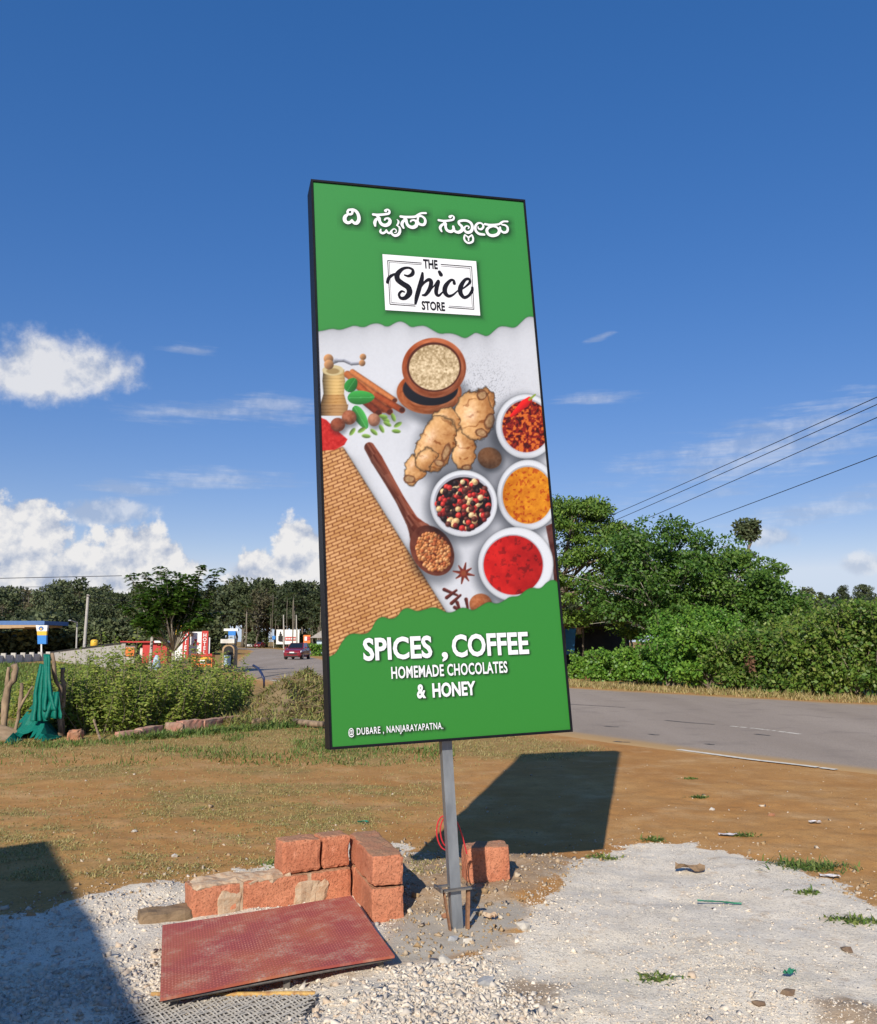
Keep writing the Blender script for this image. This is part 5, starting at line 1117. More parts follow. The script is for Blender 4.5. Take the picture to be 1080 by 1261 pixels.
hb = [(1105, 25.5, 2.8, 2.75, 'hedge', 'leafy yellowish bush cut by the right edge of the picture'), (1052, 26.5, 2.6, 2.75, 'hedge', 'dense yellow-green bush near the right edge of the picture'), (1000, 27.6, 2.5, 2.15, 'hedge', 'yellow-green bush beside the road under the open sky'),
      (955, 28.8, 2.4, 1.9, 'hedge', 'bush with pale leaves below the small leafy tree'), (913, 29.6, 2.3, 1.9, 'hedge', 'roadside bush with a dead reddish leaf bunch'), (868, 30.8, 2.5, 2.15, 'vine', 'bright green vine covered mound by the road'),
      (828, 32.2, 2.4, 1.7, 'vine', 'low bright green creeper mound below the bare twigs'), (790, 34.0, 2.3, 1.35, 'vine', 'small bright green mound left of the creeper mounds'), (752, 36.5, 2.2, 1.15, 'vine', 'low green plants behind the short brown wall'),
      (1080, 30.5, 3.2, 2.95, 'hedge', 'taller bush at the back near the right edge'), (1020, 32, 3.2, 2.75, 'hedge', 'taller bush at the back below the distant hill'), (968, 34, 2.8, 2.5, 'hedge', 'bush at the back behind the pale leaved bush'),
      (880, 35.5, 3.0, 3.0, 'vine', 'tall creeper covered bush below the rounded dark tree'), (835, 36.5, 2.8, 2.7, 'vine', 'tall creeper bush below the bushy tree'), (725, 38.8, 1.8, 1.0, 'vine', 'little green bush in front of the dark hollow'), (1165, 24.5, 3.2, 3.0, 'hedge', 'bush just outside the right edge of the picture')]
for i, (px, d, w, h, k, lab) in enumerate(hb):
    bush(lab, px, d, w, h, M['l_hedge'] if k == 'hedge' else M['l_vine'], 125, .135 if k == 'hedge' else .115, .042 if k == 'hedge' else .047, 400+i, up=.5 if k == 'hedge' else .8)
p = at(921, 28.4); V, F = clump_leaves([((p[0], p[1], 1.05), (.12, .1, .2)), ((p[0]+.05, p[1], .85), (.1, .1, .2))], 34, .13, .03, r, .1, 1.2)
M['l_dead'] = leafmat('dead_leaf', [(0.15, 0.075, 0.04), (0.20, 0.11, 0.06), (0.10, 0.05, 0.03)], .2, .8, 0)
tag(add('dead_leaves', V, F, M['l_dead'], loc=p), 'hanging bunch of dead reddish leaves in the roadside bushes', 'leaves')
# ---- shrubs at the left
def shrub(label, px, dist, w, h, seed, nst=44, group='green shrubs at the left'):
    r = np.random.default_rng(seed); b = at(px, dist); b[2] = 0; t = thing('shrub', label, 'shrub', b, group); mb = MB(); Ps, As, Ns, Ls = [], [], [], []
    for i in range(nst):
        a = r.uniform(0, 6.28); k = math.sqrt(r.random()); foot = b + [w*.42*k*math.cos(a), w*.36*k*math.sin(a), 0]; hh = h*r.uniform(.45, 1.12)*(1-.3*k*k)
        top = foot + [r.normal(0, .10)*w, r.normal(0, .1)*w, hh]; n = 6; bend = r.normal(0, .05*w, 3)
        path = [foot + (top-foot)*q + bend*math.sin(q*2.2) for q in np.linspace(0, 1, n)]
        mb.tube(path, [.008*(1-.7*q) for q in np.linspace(0, 1, n)], 4, False)
        m_ = 95; q = r.uniform(.06, 1, m_)**.8; ii = np.minimum((q*(n-1)).astype(int), n-2); P = np.array(path); pt = P[ii] + (P[ii+1]-P[ii])*((q*(n-1))-ii)[:, None]
        d = unit(np.c_[r.standard_normal((m_, 2)), r.uniform(-.2, .9, m_)]); Ps.append(pt + d*r.uniform(0, .10, m_)[:, None]); As.append(d + [0, 0, -.25]); Ns.append(np.c_[r.normal(-.1, .45, m_), r.normal(-.6, .45, m_), .8*np.ones(m_)]); Ls.append(.062*r.uniform(.6, 1.35, m_)*(1.05-.25*q))
    mb.build('stems', M['bark'], t); L = np.concatenate(Ls); V, F = leaves(np.vstack(Ps), np.vstack(As), np.vstack(Ns), L*1.25, L*.36); add('foliage', V, F, M['l_shrub'], t); return t
sh_spots = [(92, 16.0, 1.5, 1.15, 'leftmost front shrub beside the green net'), (128, 16.2, 1.5, 1.25, 'front shrub right of the leftmost one'), (165, 16.6, 1.5, 1.22, 'front shrub behind the left end of the brick edging'), (203, 17.2, 1.5, 1.2, 'front shrub below the hotel boards'),
            (240, 18.0, 1.5, 1.2, 'front shrub above the middle of the brick edging'), (272, 19.0, 1.3, 1.15, 'front shrub nearest the blue pipe'), (105, 18.6, 1.7, 1.42, 'back shrub behind the leftmost front one'), (150, 19.0, 1.8, 1.5, 'tallest back shrub left of the white trunk'),
            (195, 19.8, 1.8, 1.45, 'back shrub at the foot of the white trunk'), (240, 20.8, 1.7, 1.4, 'back shrub in front of the orange stall'), (283, 22.0, 1.4, 1.3, 'rightmost back shrub at the roadside'), (60, 19.5, 1.6, 1.0, 'low shrub behind the green net')]
for i, (px, d, w, h, lab) in enumerate(sh_spots): shrub('dense ' + lab, px, d, w, h*[.98, 1.1, .95, 1.05, .98, .85, 1.0, 1.12, 1.0, 1.06, .9, 1.0][i], 500+i)
# broad pale leaved plant low in the shrubs
for i, (px, py) in enumerate([(88, 888), (103, 886), (132, 880)]):
    p = G(px, py+10); r = np.random.default_rng(60+i); n = 9; a = r.uniform(0, 6.28, n); A = np.c_[np.cos(a)*.7, np.sin(a)*.5, r.uniform(.5, 1.2, n)]
    V, F = leaves(np.tile(p, (n, 1)) + np.c_[np.zeros((n, 2)), r.uniform(.05, .25, n)], A, np.c_[np.zeros(n), -np.ones(n), np.ones(n)*.6], r.uniform(.16, .26, n), r.uniform(.035, .055, n))
    M['l_pale'] = M.get('l_pale') or leafmat('pale_leaf', [(0.20, 0.29, 0.10), (0.28, 0.36, 0.15)], .3, .5, 0); mb = MB(); mb.tube([p - [0, 0, .03], p + [0, 0, .28]], .008, 5)
    t = thing('broad_leaf_plant', ['pale broad leaved plant beside the green net', 'pale broad leaved plant second from the green net', 'pale broad leaved plant before the front shrubs'][i], 'plant', p); mb.build('stem', M['greenblade'], t); add('leaves', V, F, M['l_pale'], t)
# ---- feathery tree at the left
r = np.random.default_rng(77)
lt = thing('feathery_tree', 'young tree with feathery upright shoots and forked pale trunk at the left', 'tree', at(214, 44)); b = at(214, 44); mb = MB(); Ps, As, Ns, Ls = [], [], [], []
tips = []
for px, py in [(160, 708), (178, 706), (198, 698), (205, 705), (218, 706), (230, 708), (248, 697), (269, 700), (170, 735), (185, 730), (212, 730), (235, 728), (255, 738), (262, 755), (165, 765), (180, 760), (225, 752), (245, 762), (205, 750), (150, 745), (192, 722), (226, 724), (240, 712)]:
    tips.append(D(px, py, 44 + r.normal(0, .8)))
fork_ = b + [0, 0, 1.1]; mb.tube([b - [0, 0, .1], b + [0, 0, .5], fork_], [.10, .09, .08], 7)
for tp in tips:
    k = r.uniform(.3, .5); mid = fork_ + (tp-fork_)*k + [r.normal(0, .2), r.normal(0, .2), .1]; path = [fork_, mid, mid + (tp-mid)*.6 + [0, 0, -.1], tp]; mb.tube(path, [.055, .04, .026, .010], 5)
    for q in np.linspace(.12, 1.0, 40):                     # pinnate fronds round the shoot
        pt = np.array(path[1])*(1-q) + tp*q + r.normal(0, .03, 3); a = r.uniform(0, 6.28); fl = r.uniform(.38, .68)*(1.15-.45*q); d = np.array([math.cos(a), math.sin(a), .75]); d /= np.linalg.norm(d)
        for s in np.linspace(.15, 1, 8):
            c = pt + d*fl*s + [0, 0, -.75*s*s*fl]; sd_ = np.cross(d, [0, 0, 1])
            for sg in (-1, 1): Ps.append(c); As.append(sd_*sg + d*.5 + [0, 0, -.25]); Ns.append([0, 0, 1] + .3*r.standard_normal(3)); Ls.append(.19*r.uniform(.8, 1.3))
mb.build('trunk', M['bark_pale'], lt, True); Ls = np.array(Ls); V, F = leaves(np.array(Ps), np.array(As), np.array(Ns), Ls, Ls*.34); add('crown', V, F, M['l_tree'], lt)
# ---- the far forest: a few kinds, copied tree by tree
def forest_proto(kind, seed):
    r = np.random.default_rng(seed)
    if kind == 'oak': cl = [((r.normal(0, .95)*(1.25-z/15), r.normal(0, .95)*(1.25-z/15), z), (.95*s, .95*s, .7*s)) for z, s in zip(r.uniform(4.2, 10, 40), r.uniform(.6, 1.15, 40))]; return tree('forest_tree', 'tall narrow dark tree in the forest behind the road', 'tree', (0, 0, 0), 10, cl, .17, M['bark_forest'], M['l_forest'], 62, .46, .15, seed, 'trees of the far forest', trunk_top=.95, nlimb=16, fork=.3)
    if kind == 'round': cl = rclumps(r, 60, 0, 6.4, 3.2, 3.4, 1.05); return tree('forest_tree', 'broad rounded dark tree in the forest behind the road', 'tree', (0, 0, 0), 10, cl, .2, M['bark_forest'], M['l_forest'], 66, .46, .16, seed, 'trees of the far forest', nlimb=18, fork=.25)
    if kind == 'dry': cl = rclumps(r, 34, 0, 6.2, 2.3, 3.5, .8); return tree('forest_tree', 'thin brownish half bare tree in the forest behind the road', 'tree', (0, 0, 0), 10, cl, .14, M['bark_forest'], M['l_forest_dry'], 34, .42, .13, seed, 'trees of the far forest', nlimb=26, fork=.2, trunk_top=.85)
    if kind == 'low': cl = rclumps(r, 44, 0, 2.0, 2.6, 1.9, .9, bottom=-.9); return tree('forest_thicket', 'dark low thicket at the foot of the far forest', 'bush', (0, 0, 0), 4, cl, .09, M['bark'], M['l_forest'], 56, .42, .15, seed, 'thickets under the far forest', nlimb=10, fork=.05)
def palm_proto(seed, frond=1.7, nf=11, h=10, label='slender areca palm with thin pale trunk beside the far road', group='areca palms by the far road', tr=.065, name='areca_palm'):
    r = np.random.default_rng(seed); t = thing(name, label, 'palm', (0, 0, 0), group); mb = MB()
    mb.tube([(0, 0, -.2), (.05, 0, h*.35), (-.04, .03, h*.7), (0, 0, h)], [tr*1.2, tr, tr*.9, tr*.75], 6); mb.build('trunk', M['bark_palm'], t, True); Ps, As, Ns, Ls = [], [], [], []
    for k in range(nf):
        a = k/nf*6.28 + r.normal(0, .2); e = r.uniform(.1, 1.2); d = np.array([math.cos(a)*math.cos(e), math.sin(a)*math.cos(e), math.sin(e)])
        for s in np.linspace(.1, 1, 13):
            c = np.array([0, 0, h]) + d*frond*s + [0, 0, -.55*frond*s*s]; sd_ = unit(np.cross(d, [0, 0, 1.0]))
            for sg in (-1, 1): Ps.append(c); As.append(sd_*sg + d*.6 + [0, 0, -.5]); Ns.append([0, 0, 1] + .2*r.standard_normal(3)); Ls.append(.42*frond/1.7*(1.1-.5*abs(s-.4)))
    Ls = np.array(Ls); V, F = leaves(np.array(Ps), np.array(As), np.array(Ns), Ls, Ls*.14); add('crown', V, F, M['l_palm'], t); return t
r = np.random.default_rng(91)
protos = {k: [forest_proto(k, s) for s in ss] for k, ss in {'oak': (1, 2, 3), 'round': (4, 5), 'dry': (6, 7), 'low': (8, 9)}.items()}; used = set()
def put_tree(kind, x, y, h, z=0, base_h=10.0, wide=1.0):
    p = protos[kind][r.integers(len(protos[kind]))]; o = p if p.name not in used else copy_tree(p); used.add(p.name)
    s = h/base_h; place(o, (x, y, z), r.uniform(0, 6.28), s*wide*r.uniform(.85, 1.25), s); return o
treeline = np.array([(-200, 716), (0, 722), (40, 724), (60, 718), (110, 716), (140, 722), (170, 718), (270, 716), (285, 712), (300, 714), (340, 716), (380, 718), (420, 716), (600, 730), (800, 745)])
n_done = 0
for row, (d0, nrow, kfrac) in enumerate([(118, 30, .62), (132, 36, .75), (148, 42, .86), (166, 44, .95), (188, 44, 1.0), (215, 42, 1.0), (238, 26, 1.0), (258, 26, 1.0)]):
    for i in range(nrow):
        px = (-330 + (i + r.uniform(.1, .9))/nrow*900) if row < 6 else 262 + (i + r.random())/nrow*190; d = d0 + r.uniform(-6, 6); p = at(px, d)
        if poly_sd(np.array([p[0]]), np.array([p[1]]), ROAD_POLY)[0] > -7: continue
        ht = zat(np.interp(px, treeline[:, 0], treeline[:, 1]), d)*kfrac*(r.uniform(.82, 1.02) if row > 2 else r.uniform(.6, 1.0))
        kind = r.choice(['oak', 'round', 'dry'], p=[.52, .28, .20]); put_tree(kind, p[0], p[1], ht); n_done += 1
for i in range(104):
    px = -250 + (i + r.random())/84*540 if i < 84 else r.uniform(270, 450); d = r.uniform(100, 126) if i < 84 else r.uniform(205, 240); p = at(px, d)
    if poly_sd(np.array([p[0]]), np.array([p[1]]), ROAD_POLY)[0] > -5: continue
    put_tree('low', p[0], p[1], r.uniform(3.2, 5.0), 0, 4.0, 1.1)
for i in range(44):                                         # woods that go on behind the roadside trees
    px = 440 + (i + r.random())/44*560; d = r.uniform(120, 175); p = at(px, d); put_tree(r.choice(['oak', 'round', 'dry'], p=[.45, .4, .15]), p[0], p[1], zat(r.uniform(722, 742), d))
pal = palm_proto(11); pu = False
for i in range(44):
    px = r.uniform(330, 420); d = r.uniform(150, 232); p = at(px, d)
    if poly_sd(np.array([p[0]]), np.array([p[1]]), ROAD_POLY)[0] > -2: continue
    o = pal if not pu else copy_tree(pal); pu = True; place(o, p, r.uniform(0, 6.28), 1.0, zat(r.uniform(728, 752), d)/10)
coco = palm_proto(12, 3.0, 15, 7.2, 'coconut palm with drooping fronds above the far end of the road', None, .16, 'coconut_palm'); place(coco, at(303, 212), .4, 1.3, 1.35)
# ---- distant wooded hill on the right
M['hill'] = pm('wooded_hill', (0.045, 0.06, 0.035), (0.075, 0.08, 0.045), .12, .95)
hx = np.linspace(150, 620, 70); hy = np.linspace(520, 760, 24); HX, HY = np.meshgrid(hx, hy)
HZ = (24 + 14*fbm(HX/90, HY/90, 7, 3))*sstep(np.sin(np.pi*(HY-520)/240), 0, .9)*sstep(HX, 150, 230)*sstep(-HX, -620, -540) - 1.0
idx = np.arange(HX.size).reshape(HX.shape); F = np.stack([idx[:-1, :-1], idx[:-1, 1:], idx[1:, 1:], idx[1:, :-1]], -1).reshape(-1, 4)
tag(add('hill', np.stack([HX, HY, HZ], -1).reshape(-1, 3), F, M['hill'], smooth=True), kind='structure')
cl = []
for i in range(1500):
    x, y = r.uniform(200, 470), r.uniform(532, 655); j = int(np.clip((x-150)/470*69, 0, 69)); k = int(np.clip((y-520)/240*23, 0, 23)); q = r.uniform(1.8, 3.6); cl.append(((x, y, HZ[k, j]+r.uniform(0, 6.5)*r.random()), (q, q, q*.8)))
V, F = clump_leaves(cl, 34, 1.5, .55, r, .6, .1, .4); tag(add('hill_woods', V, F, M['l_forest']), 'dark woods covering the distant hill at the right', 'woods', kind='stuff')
for i, (px, d, hh_, lab) in enumerate([(1042, 600, 17, 'tree crown standing out on the hill left of the right edge'), (1068, 610, 18, 'flat topped tree standing out on the hill at the right edge'), (1015, 590, 14, 'tree standing out at the left end of the distant hill')]):
    p = at(px, d); j = int(np.clip((p[0]-150)/470*69, 0, 69)); k = int(np.clip((p[1]-520)/240*23, 0, 23)); o = put_tree(['oak', 'round', 'oak'][i], p[0], p[1], hh_*.8, HZ[k, j]-1, 10, 1.2); o['label'] = lab; o['group'] = 'trees on the distant hill'
# ================================================================ THINGS ALONG THE ROAD AND ON THE LEFT
# ---- green shade net hung on dead stumps
def stump(label, pts, dist, r0, r1, seed, side=None):
    r = np.random.default_rng(seed); P = [D(x, y, dist + dd) for x, y, dd in pts]; P[0][2] = -.08; b = P[0]*[1, 1, 0]; t = thing('dead_stump', label, 'stump', b, 'dead stumps at the left')
    mb = MB(); n = 9; path = []; T = np.linspace(0, len(P)-1, n)
    for q in T: i = min(int(q), len(P)-2); path.append(P[i] + (P[i+1]-P[i])*(q-i) + r.normal(0, .012, 3))
    mb.tube(path, [(r0 + (r1-r0)*k/(n-1))*r.uniform(.62, .95) for k in range(n)], 8); mb.build('trunk', M['dead_wood'], t, True)
    for s in side or []:
        mb = MB(); S = [D(x, y, dist+dd) for x, y, dd in s]; m_ = 6; path = []
        for q in np.linspace(0, len(S)-1, m_): i = min(int(q), len(S)-2); path.append(S[i]+(S[i+1]-S[i])*(q-i)+r.normal(0, .008, 3))
        mb.tube(path, [r1*(.8-.4*k/m_) for k in range(m_)], 7); mb.build('branch', M['dead_wood'], t, True)
stump('thick forked dead stump nearest the left edge', [(6, 888, 0), (8, 850, 0), (18, 835, 0), (20, 818, 0)], 15.6, .085, .06, 1, [[(9, 858, 0), (9, 838, .05), (11, 822, .05)]])
stump('short dead stump leaning towards the green net', [(20, 890, 0), (26, 860, 0), (27, 843, 0)], 15.4, .05, .035, 2, [[(22, 878, 0), (32, 858, 0), (41, 846, 0)]])
stump('tall dead stump that carries the green net', [(76, 896, .1), (73, 850, .1), (66, 826, 0), (64, 806, 0)], 15.3, .065, .04, 3)
stump('dark dead stump behind the green net', [(78, 894, 0), (78, 850, 0), (77, 823, 0)], 15.6, .06, .045, 4)
stump('thin dead stump cut by the left edge', [(-4, 888, 0), (-3, 862, 0), (-6, 850, 0)], 15.7, .06, .05, 5)
net = thing('shade_net', 'torn green shade net draped over a stump and heaped on the ground', 'net', G(45, 912))
def cloth(name, rows, folds, seed, amp, dens=34, thick=True):
    """rows: (left px, right px, py, dist) from top to bottom; a hanging sheet with folds"""
    V = []; n = len(rows); sub = 6; R2 = []
    for i in range(n-1):
        for k in range(sub): R2.append(np.array(rows[i])*(1-k/sub) + np.array(rows[i+1])*k/sub)
    R2.append(np.array(rows[-1], float))
    for i, (xl, xr, py, ds) in enumerate(R2):
        for j in range(dens):
            u = j/(dens-1); q = i/len(R2); ph = folds*u*6.28 + 5.5*float(fbm(u*2.5, q*2.5, seed, 3)); dz = amp*math.sin(ph)*(0.4+.6*q) + amp*.8*(float(fbm(u*5, q*7, seed+3, 3))-.5)
            p = D(xl + (xr-xl)*u + 1.0*math.cos(ph), py + 1.2*(float(fbm(u*4, q*4, seed+5, 2))-.5), ds + dz); p[2] = max(p[2], .012 + .03*float(fbm(u*6, q*6, seed+9, 2))); V.append(p)
    m_ = len(R2); F = [(i*dens+j, i*dens+j+1, (i+1)*dens+j+1, (i+1)*dens+j) for i in range(m_-1) for j in range(dens-1)]
    o = add(name, V, F, M['net'], net, True); md = o.modifiers.new('s', 'SOLIDIFY'); md.thickness = .006; return o
cloth('hanging_fold', [(50, 56, 818, 15.3), (46, 57, 835, 15.2), (42, 57, 855, 15.15), (40, 58, 875, 15.05), (38, 60, 888, 15.0)], 2.6, 11, .05)
cloth('hanging_fold', [(55, 61, 806, 15.3), (55, 62, 830, 15.15), (55, 64, 855, 15.05), (52, 70, 875, 14.95)], 1.8, 12, .05)
cloth('hanging_fold', [(66, 73, 852, 15.1), (60, 75, 866, 15.0), (55, 76, 885, 14.95)], 2.2, 13, .06)
def heap(name, pts, seed, h):
    """crumpled sheet over a ground outline"""
    poly = np.array([G(x, y)[:2] for x, y in pts]); lo, hi = poly.min(0), poly.max(0); n = 46; xs, ys = np.meshgrid(np.linspace(lo[0], hi[0], n), np.linspace(lo[1], hi[1], n)); sd = poly_sd(xs, ys, poly)
    z = h*sstep(sd, -.02, .30)*(.25+1.1*fbm(xs*4.5, ys*4.5, seed, 3)) + .10*np.abs(fbm(xs*9, ys*9, seed+4, 2)-.5)*2*sstep(sd, 0, .1); V = np.stack([xs + .05*(fbm(xs*7, ys*7, seed+1)-.5), ys, z + .01], -1).reshape(-1, 3); idx = np.arange(n*n).reshape(n, n)
    F = [(idx[i, j], idx[i, j+1], idx[i+1, j+1], idx[i+1, j]) for i in range(n-1) for j in range(n-1) if sd[i, j] > -.01 + .05*(vnoise(i*.7, j*.7, seed)-.5)]
    o = add(name, V, F, M['net'], net, False); md = o.modifiers.new('s', 'SOLIDIFY'); md.thickness = .008; return o
heap('crumpled_heap', [(4, 915), (20, 903), (24, 888), (45, 880), (72, 880), (76, 895), (70, 908), (52, 914), (36, 910), (24, 910), (10, 917)], 31, .36)
# ---- brick edging, lone block, log, brush pile
be = thing('brick_edging', 'row of reddish blocks edging the grass in front of the shrubs', 'edging', G(225, 899))
M['edging'] = pm('weathered_block', (0.46, 0.20, 0.14), (0.38, 0.26, 0.19), 6, .95, .5, lo=.35, hi=.6)
ep = [(148, 909), (176, 906), (203, 901), (226, 900), (252, 897), (276, 893), (302, 889)]
for i, (a, b_) in enumerate(zip(ep[:-1], ep[1:])):
    A, B2 = G(*a), G(*b_); d = B2-A; L = np.linalg.norm(d); d /= L; nrm = np.array([-d[1], d[0], 0]); h = [.10, .12, .15, .17, .15, .14][i]
    V, F = noisy_block(A + d*.015 - [0, 0, .05] + nrm*(.02*(i % 2)), d*(L-.03), nrm*.18, np.array([.01*(i % 3-1), 0, h+.05]), 600+i, .008, (7, 4, 4), .014); add('block', V, F, M['edging'], be)
for i, px in enumerate([168, 190, 232, 262, 288, 318, 345, 372]):
    p = G(px, 911 - (px-168)*.085); rr_ = np.random.default_rng(900+i); nb = 260; q = p[:2] + rr_.normal(0, .13, (nb, 2))*[1.3, .6]
    tag(add_blades('weed_clump', np.c_[q, gz(q[:, 0], q[:, 1])-.003], .05+.16*rr_.random(nb)**1.5, M['greenblade'], 1.0, .012, 30+i, None, p), ['weeds at the left end of the brick edging', 'weeds before the second block of the edging', 'weeds before the middle of the brick edging', 'weeds right of the middle of the brick edging', 'weeds at the right end of the brick edging', 'weeds before the brownish rough block', 'weeds left of the pale log', 'weeds before the pale log'][i], 'weed', 'weeds along the brick edging')
A = G(309, 896); V, F = noisy_block(A-[0, 0, .04], G(330, 894)-A, np.array([0, .2, 0]), np.array([0, 0, .19]), 620, .012, (6, 5, 5), .03); tag(add('stone_block', V, F, M['brown_block'], loc=A), 'brownish rough block right of the brick edging', 'block')
A = G(81, 912); V, F = noisy_block(A-[0, 0, .04], G(98, 911)-A, np.array([0, .2, 0]), np.array([0, 0, .2]), 621, .014, (6, 5, 5), .03); tag(add('laterite_block', V, F, M['laterite_top'], loc=A), 'lone orange block beside the heap of green net', 'block')
lg = MB(); lp = [D(x, y, d) for x, y, d in [(362, 891, 17.4), (372, 896, 17.1), (385, 898, 16.9), (398, 899, 16.8)]]
for q in lp: q[2] = max(q[2], .07)
lg.tube(lp, [.06, .065, .06, .055], 8); tag(lg.build('log', M['dead_wood'], loc=lp[0]*[1, 1, 0], smooth=True), 'short pale log lying in the grass left of the sign', 'log')
lg = MB(); lg.tube([G(124, 912), D(119, 898, 15.1), D(115, 886, 15.2)], [.02, .018, .014], 6); tag(lg.build('stick', M['dead_wood'], loc=G(124, 912)), 'pale stick leaning at the left end of the brick edging', 'stick')
r = np.random.default_rng(15); bp_ = thing('brush_pile', 'heap of dry brown twigs and leaves between shrubs and sign', 'brush pile', G(335, 888))
poly = np.array([G(x, y)[:2] for x, y in [(262, 885), (300, 893), (345, 893), (402, 890), (450, 880), (440, 862), (380, 856), (320, 862)]]); lo, hi = poly.min(0), poly.max(0); n = 50
xs, ys = np.meshgrid(np.linspace(lo[0], hi[0], n), np.linspace(lo[1], hi[1], n)); sd = poly_sd(xs, ys, poly); z = np.where(sd > 0, .72*sstep(sd, 0, 1.6)*(.5+.8*fbm(xs*1.2, ys*1.2, 77, 3)) + .1*(fbm(xs*6, ys*6, 78, 3)-.5), -.1)
idx = np.arange(n*n).reshape(n, n); F = np.stack([idx[:-1, :-1], idx[:-1, 1:], idx[1:, 1:], idx[1:, :-1]], -1).reshape(-1, 4)
M['mound'] = pm('brush_soil', (0.24, 0.17, 0.09), (0.17, 0.13, 0.06), 6, .95, .8); add('mound', np.stack([xs, ys, z], -1).reshape(-1, 3), F, M['mound'], bp_, True)
mb = MB()
def msurf(x, y): i = int(np.clip((y-lo[1])/(hi[1]-lo[1])*(n-1), 0, n-1)); j = int(np.clip((x-lo[0])/(hi[0]-lo[0])*(n-1), 0, n-1)); return z[i, j], sd[i, j]
k = 0
while k < 420:
    x, y = r.uniform(lo[0], hi[0]), r.uniform(lo[1], hi[1]); zz_, s_ = msurf(x, y)
    if s_ < .1: continue
    a = r.uniform(0, 6.28); L = r.uniform(.25, .9); d = np.array([math.cos(a), math.sin(a), r.normal(0, .22)])*L/2; c = np.array([x, y, zz_+.04]); mb.tube([c-d, c+r.normal(0, .03, 3), c+d], [.007, .006, .003], 4, False); k += 1
o = mb.build('twigs', M['twig'], bp_); o['kind'] = 'stuff'
q = r.uniform(lo-.5, hi+[.8, .3], (34000, 2)); ss = poly_sd(q[:, 0], q[:, 1], poly); q = q[(ss > -.35) & (poly_sd(q[:, 0], q[:, 1], ROAD_POLY) < -.5)]; P = np.array([(x, y, max(msurf(x, y)[0], 0)) for x, y in q]); M['l_brush'] = leafmat('dry_brush', [(0.34, 0.26, 0.10), (0.24, 0.16, 0.075), (0.24, 0.28, 0.06), (0.42, 0.35, 0.14), (0.17, 0.24, 0.05), (0.36, 0.34, 0.10)], .2, .8, 0)
o = add_blades('dry_leaves', P, (.06+.2*r.random(len(P)))*(.6+.9*fbm(P[:, 0]*1.5, P[:, 1]*1.5, 88, 3)), M['l_brush'], 1.4, .014, 9, bp_); o['kind'] = 'stuff'
pp = MB(); pth_ = [G(325.5, 847)-[0, 0, .1], D(325, 836, 30.8), D(322, 829, 31.2), D(318, 823, 31.6), D(312, 819.5, 32)]; pp.tube(pth_, .045, 8); tag(pp.build('pipe', M['pipe_blue'], loc=G(325.5, 847), smooth=True), 'dark blue bent pipe sticking out of the ground by the road', 'pipe')
mb = MB(); A = G(-10, 906); dm = at(5, 15.2); xs, ys = np.meshgrid(np.linspace(dm[0]-1.2, dm[0]+.55, 24), np.linspace(14.6, 16.2, 20)); zz2 = .26*np.exp(-(((xs-dm[0]+.3)/.6)**2+((ys-15.4)/.5)**2))*(.8+.4*fbm(xs*3, ys*3, 3)) - .03
idx = np.arange(xs.size).reshape(xs.shape); F = np.stack([idx[:-1, :-1], idx[:-1, 1:], idx[1:, 1:], idx[1:, :-1]], -1).reshape(-1, 4); M['mound2'] = pm('soil_heap', (0.40, 0.28, 0.17), (0.30, 0.20, 0.12), 8, .95, .5)
tag(add('soil_heap', np.stack([xs, ys, zz2], -1).reshape(-1, 3), F, M['mound2'], smooth=True), 'brown soil heap at the left edge below the stumps', 'soil heap')

# ---- boards, walls, shops
def board(mb, px0, px1, py0, py1, dist, th=.06, skew=0):
    """upright panel facing the viewer that covers these pixels at a distance"""
    a, b, c = D(px0, py1, dist), D(px1, py1, dist+skew), D(px0, py0, dist); h = c[2]-a[2]; b[2] = a[2]
    d = (b-a); nrm = np.array([-d[1], d[0], 0]); nrm /= np.linalg.norm(nrm); mb.obox(a, d, nrm*th, (0, 0, h)); return mb
def pole(mb, px, py0, py1, dist, r_, n=7, ground_=False, px1=None):
    a = D(px, py1, dist); b = D(px1 if px1 else px, py0, dist)
    if ground_: a[2] = -.1
    mb.tube([a, a+(b-a)*.5, b], [r_, r_*.9, r_*.8], n); return mb
def txt(body, px0, py0, px1, py1, dist, mat, name, parent, bold=.02, lift=.03):
    cu = bpy.data.curves.new('t', 'FONT'); cu.body = body; cu.offset = bold; cu.resolution_u = 2; cu.align_x = 'CENTER'; cu.space_line = .86; ob = bpy.data.objects.new('t', cu); COL.objects.link(ob); dg = bpy.context.evaluated_depsgraph_get(); me = ob.evaluated_get(dg).to_mesh()
    V = np.array([v.co[:2] for v in me.vertices]); F = [tuple(p.vertices) for p in me.polygons]; ob.evaluated_get(dg).to_mesh_clear(); bpy.data.objects.remove(ob); bpy.data.curves.remove(cu)
    lo, hi = V.min(0), V.max(0); q = (V-lo)/(hi-lo); a, b, c = D(px0, py1, dist-lift), D(px1, py1, dist-lift), D(px0, py0, dist-lift); b[2] = a[2]
    return add(name, a + (b-a)*q[:, :1] + np.array([0, 0, c[2]-a[2]])*q[:, 1:], F, mat, parent)
def part(name, mat, parent, f, smooth=False): mb = MB(); f(mb); return mb.build(name, mat, parent, smooth)
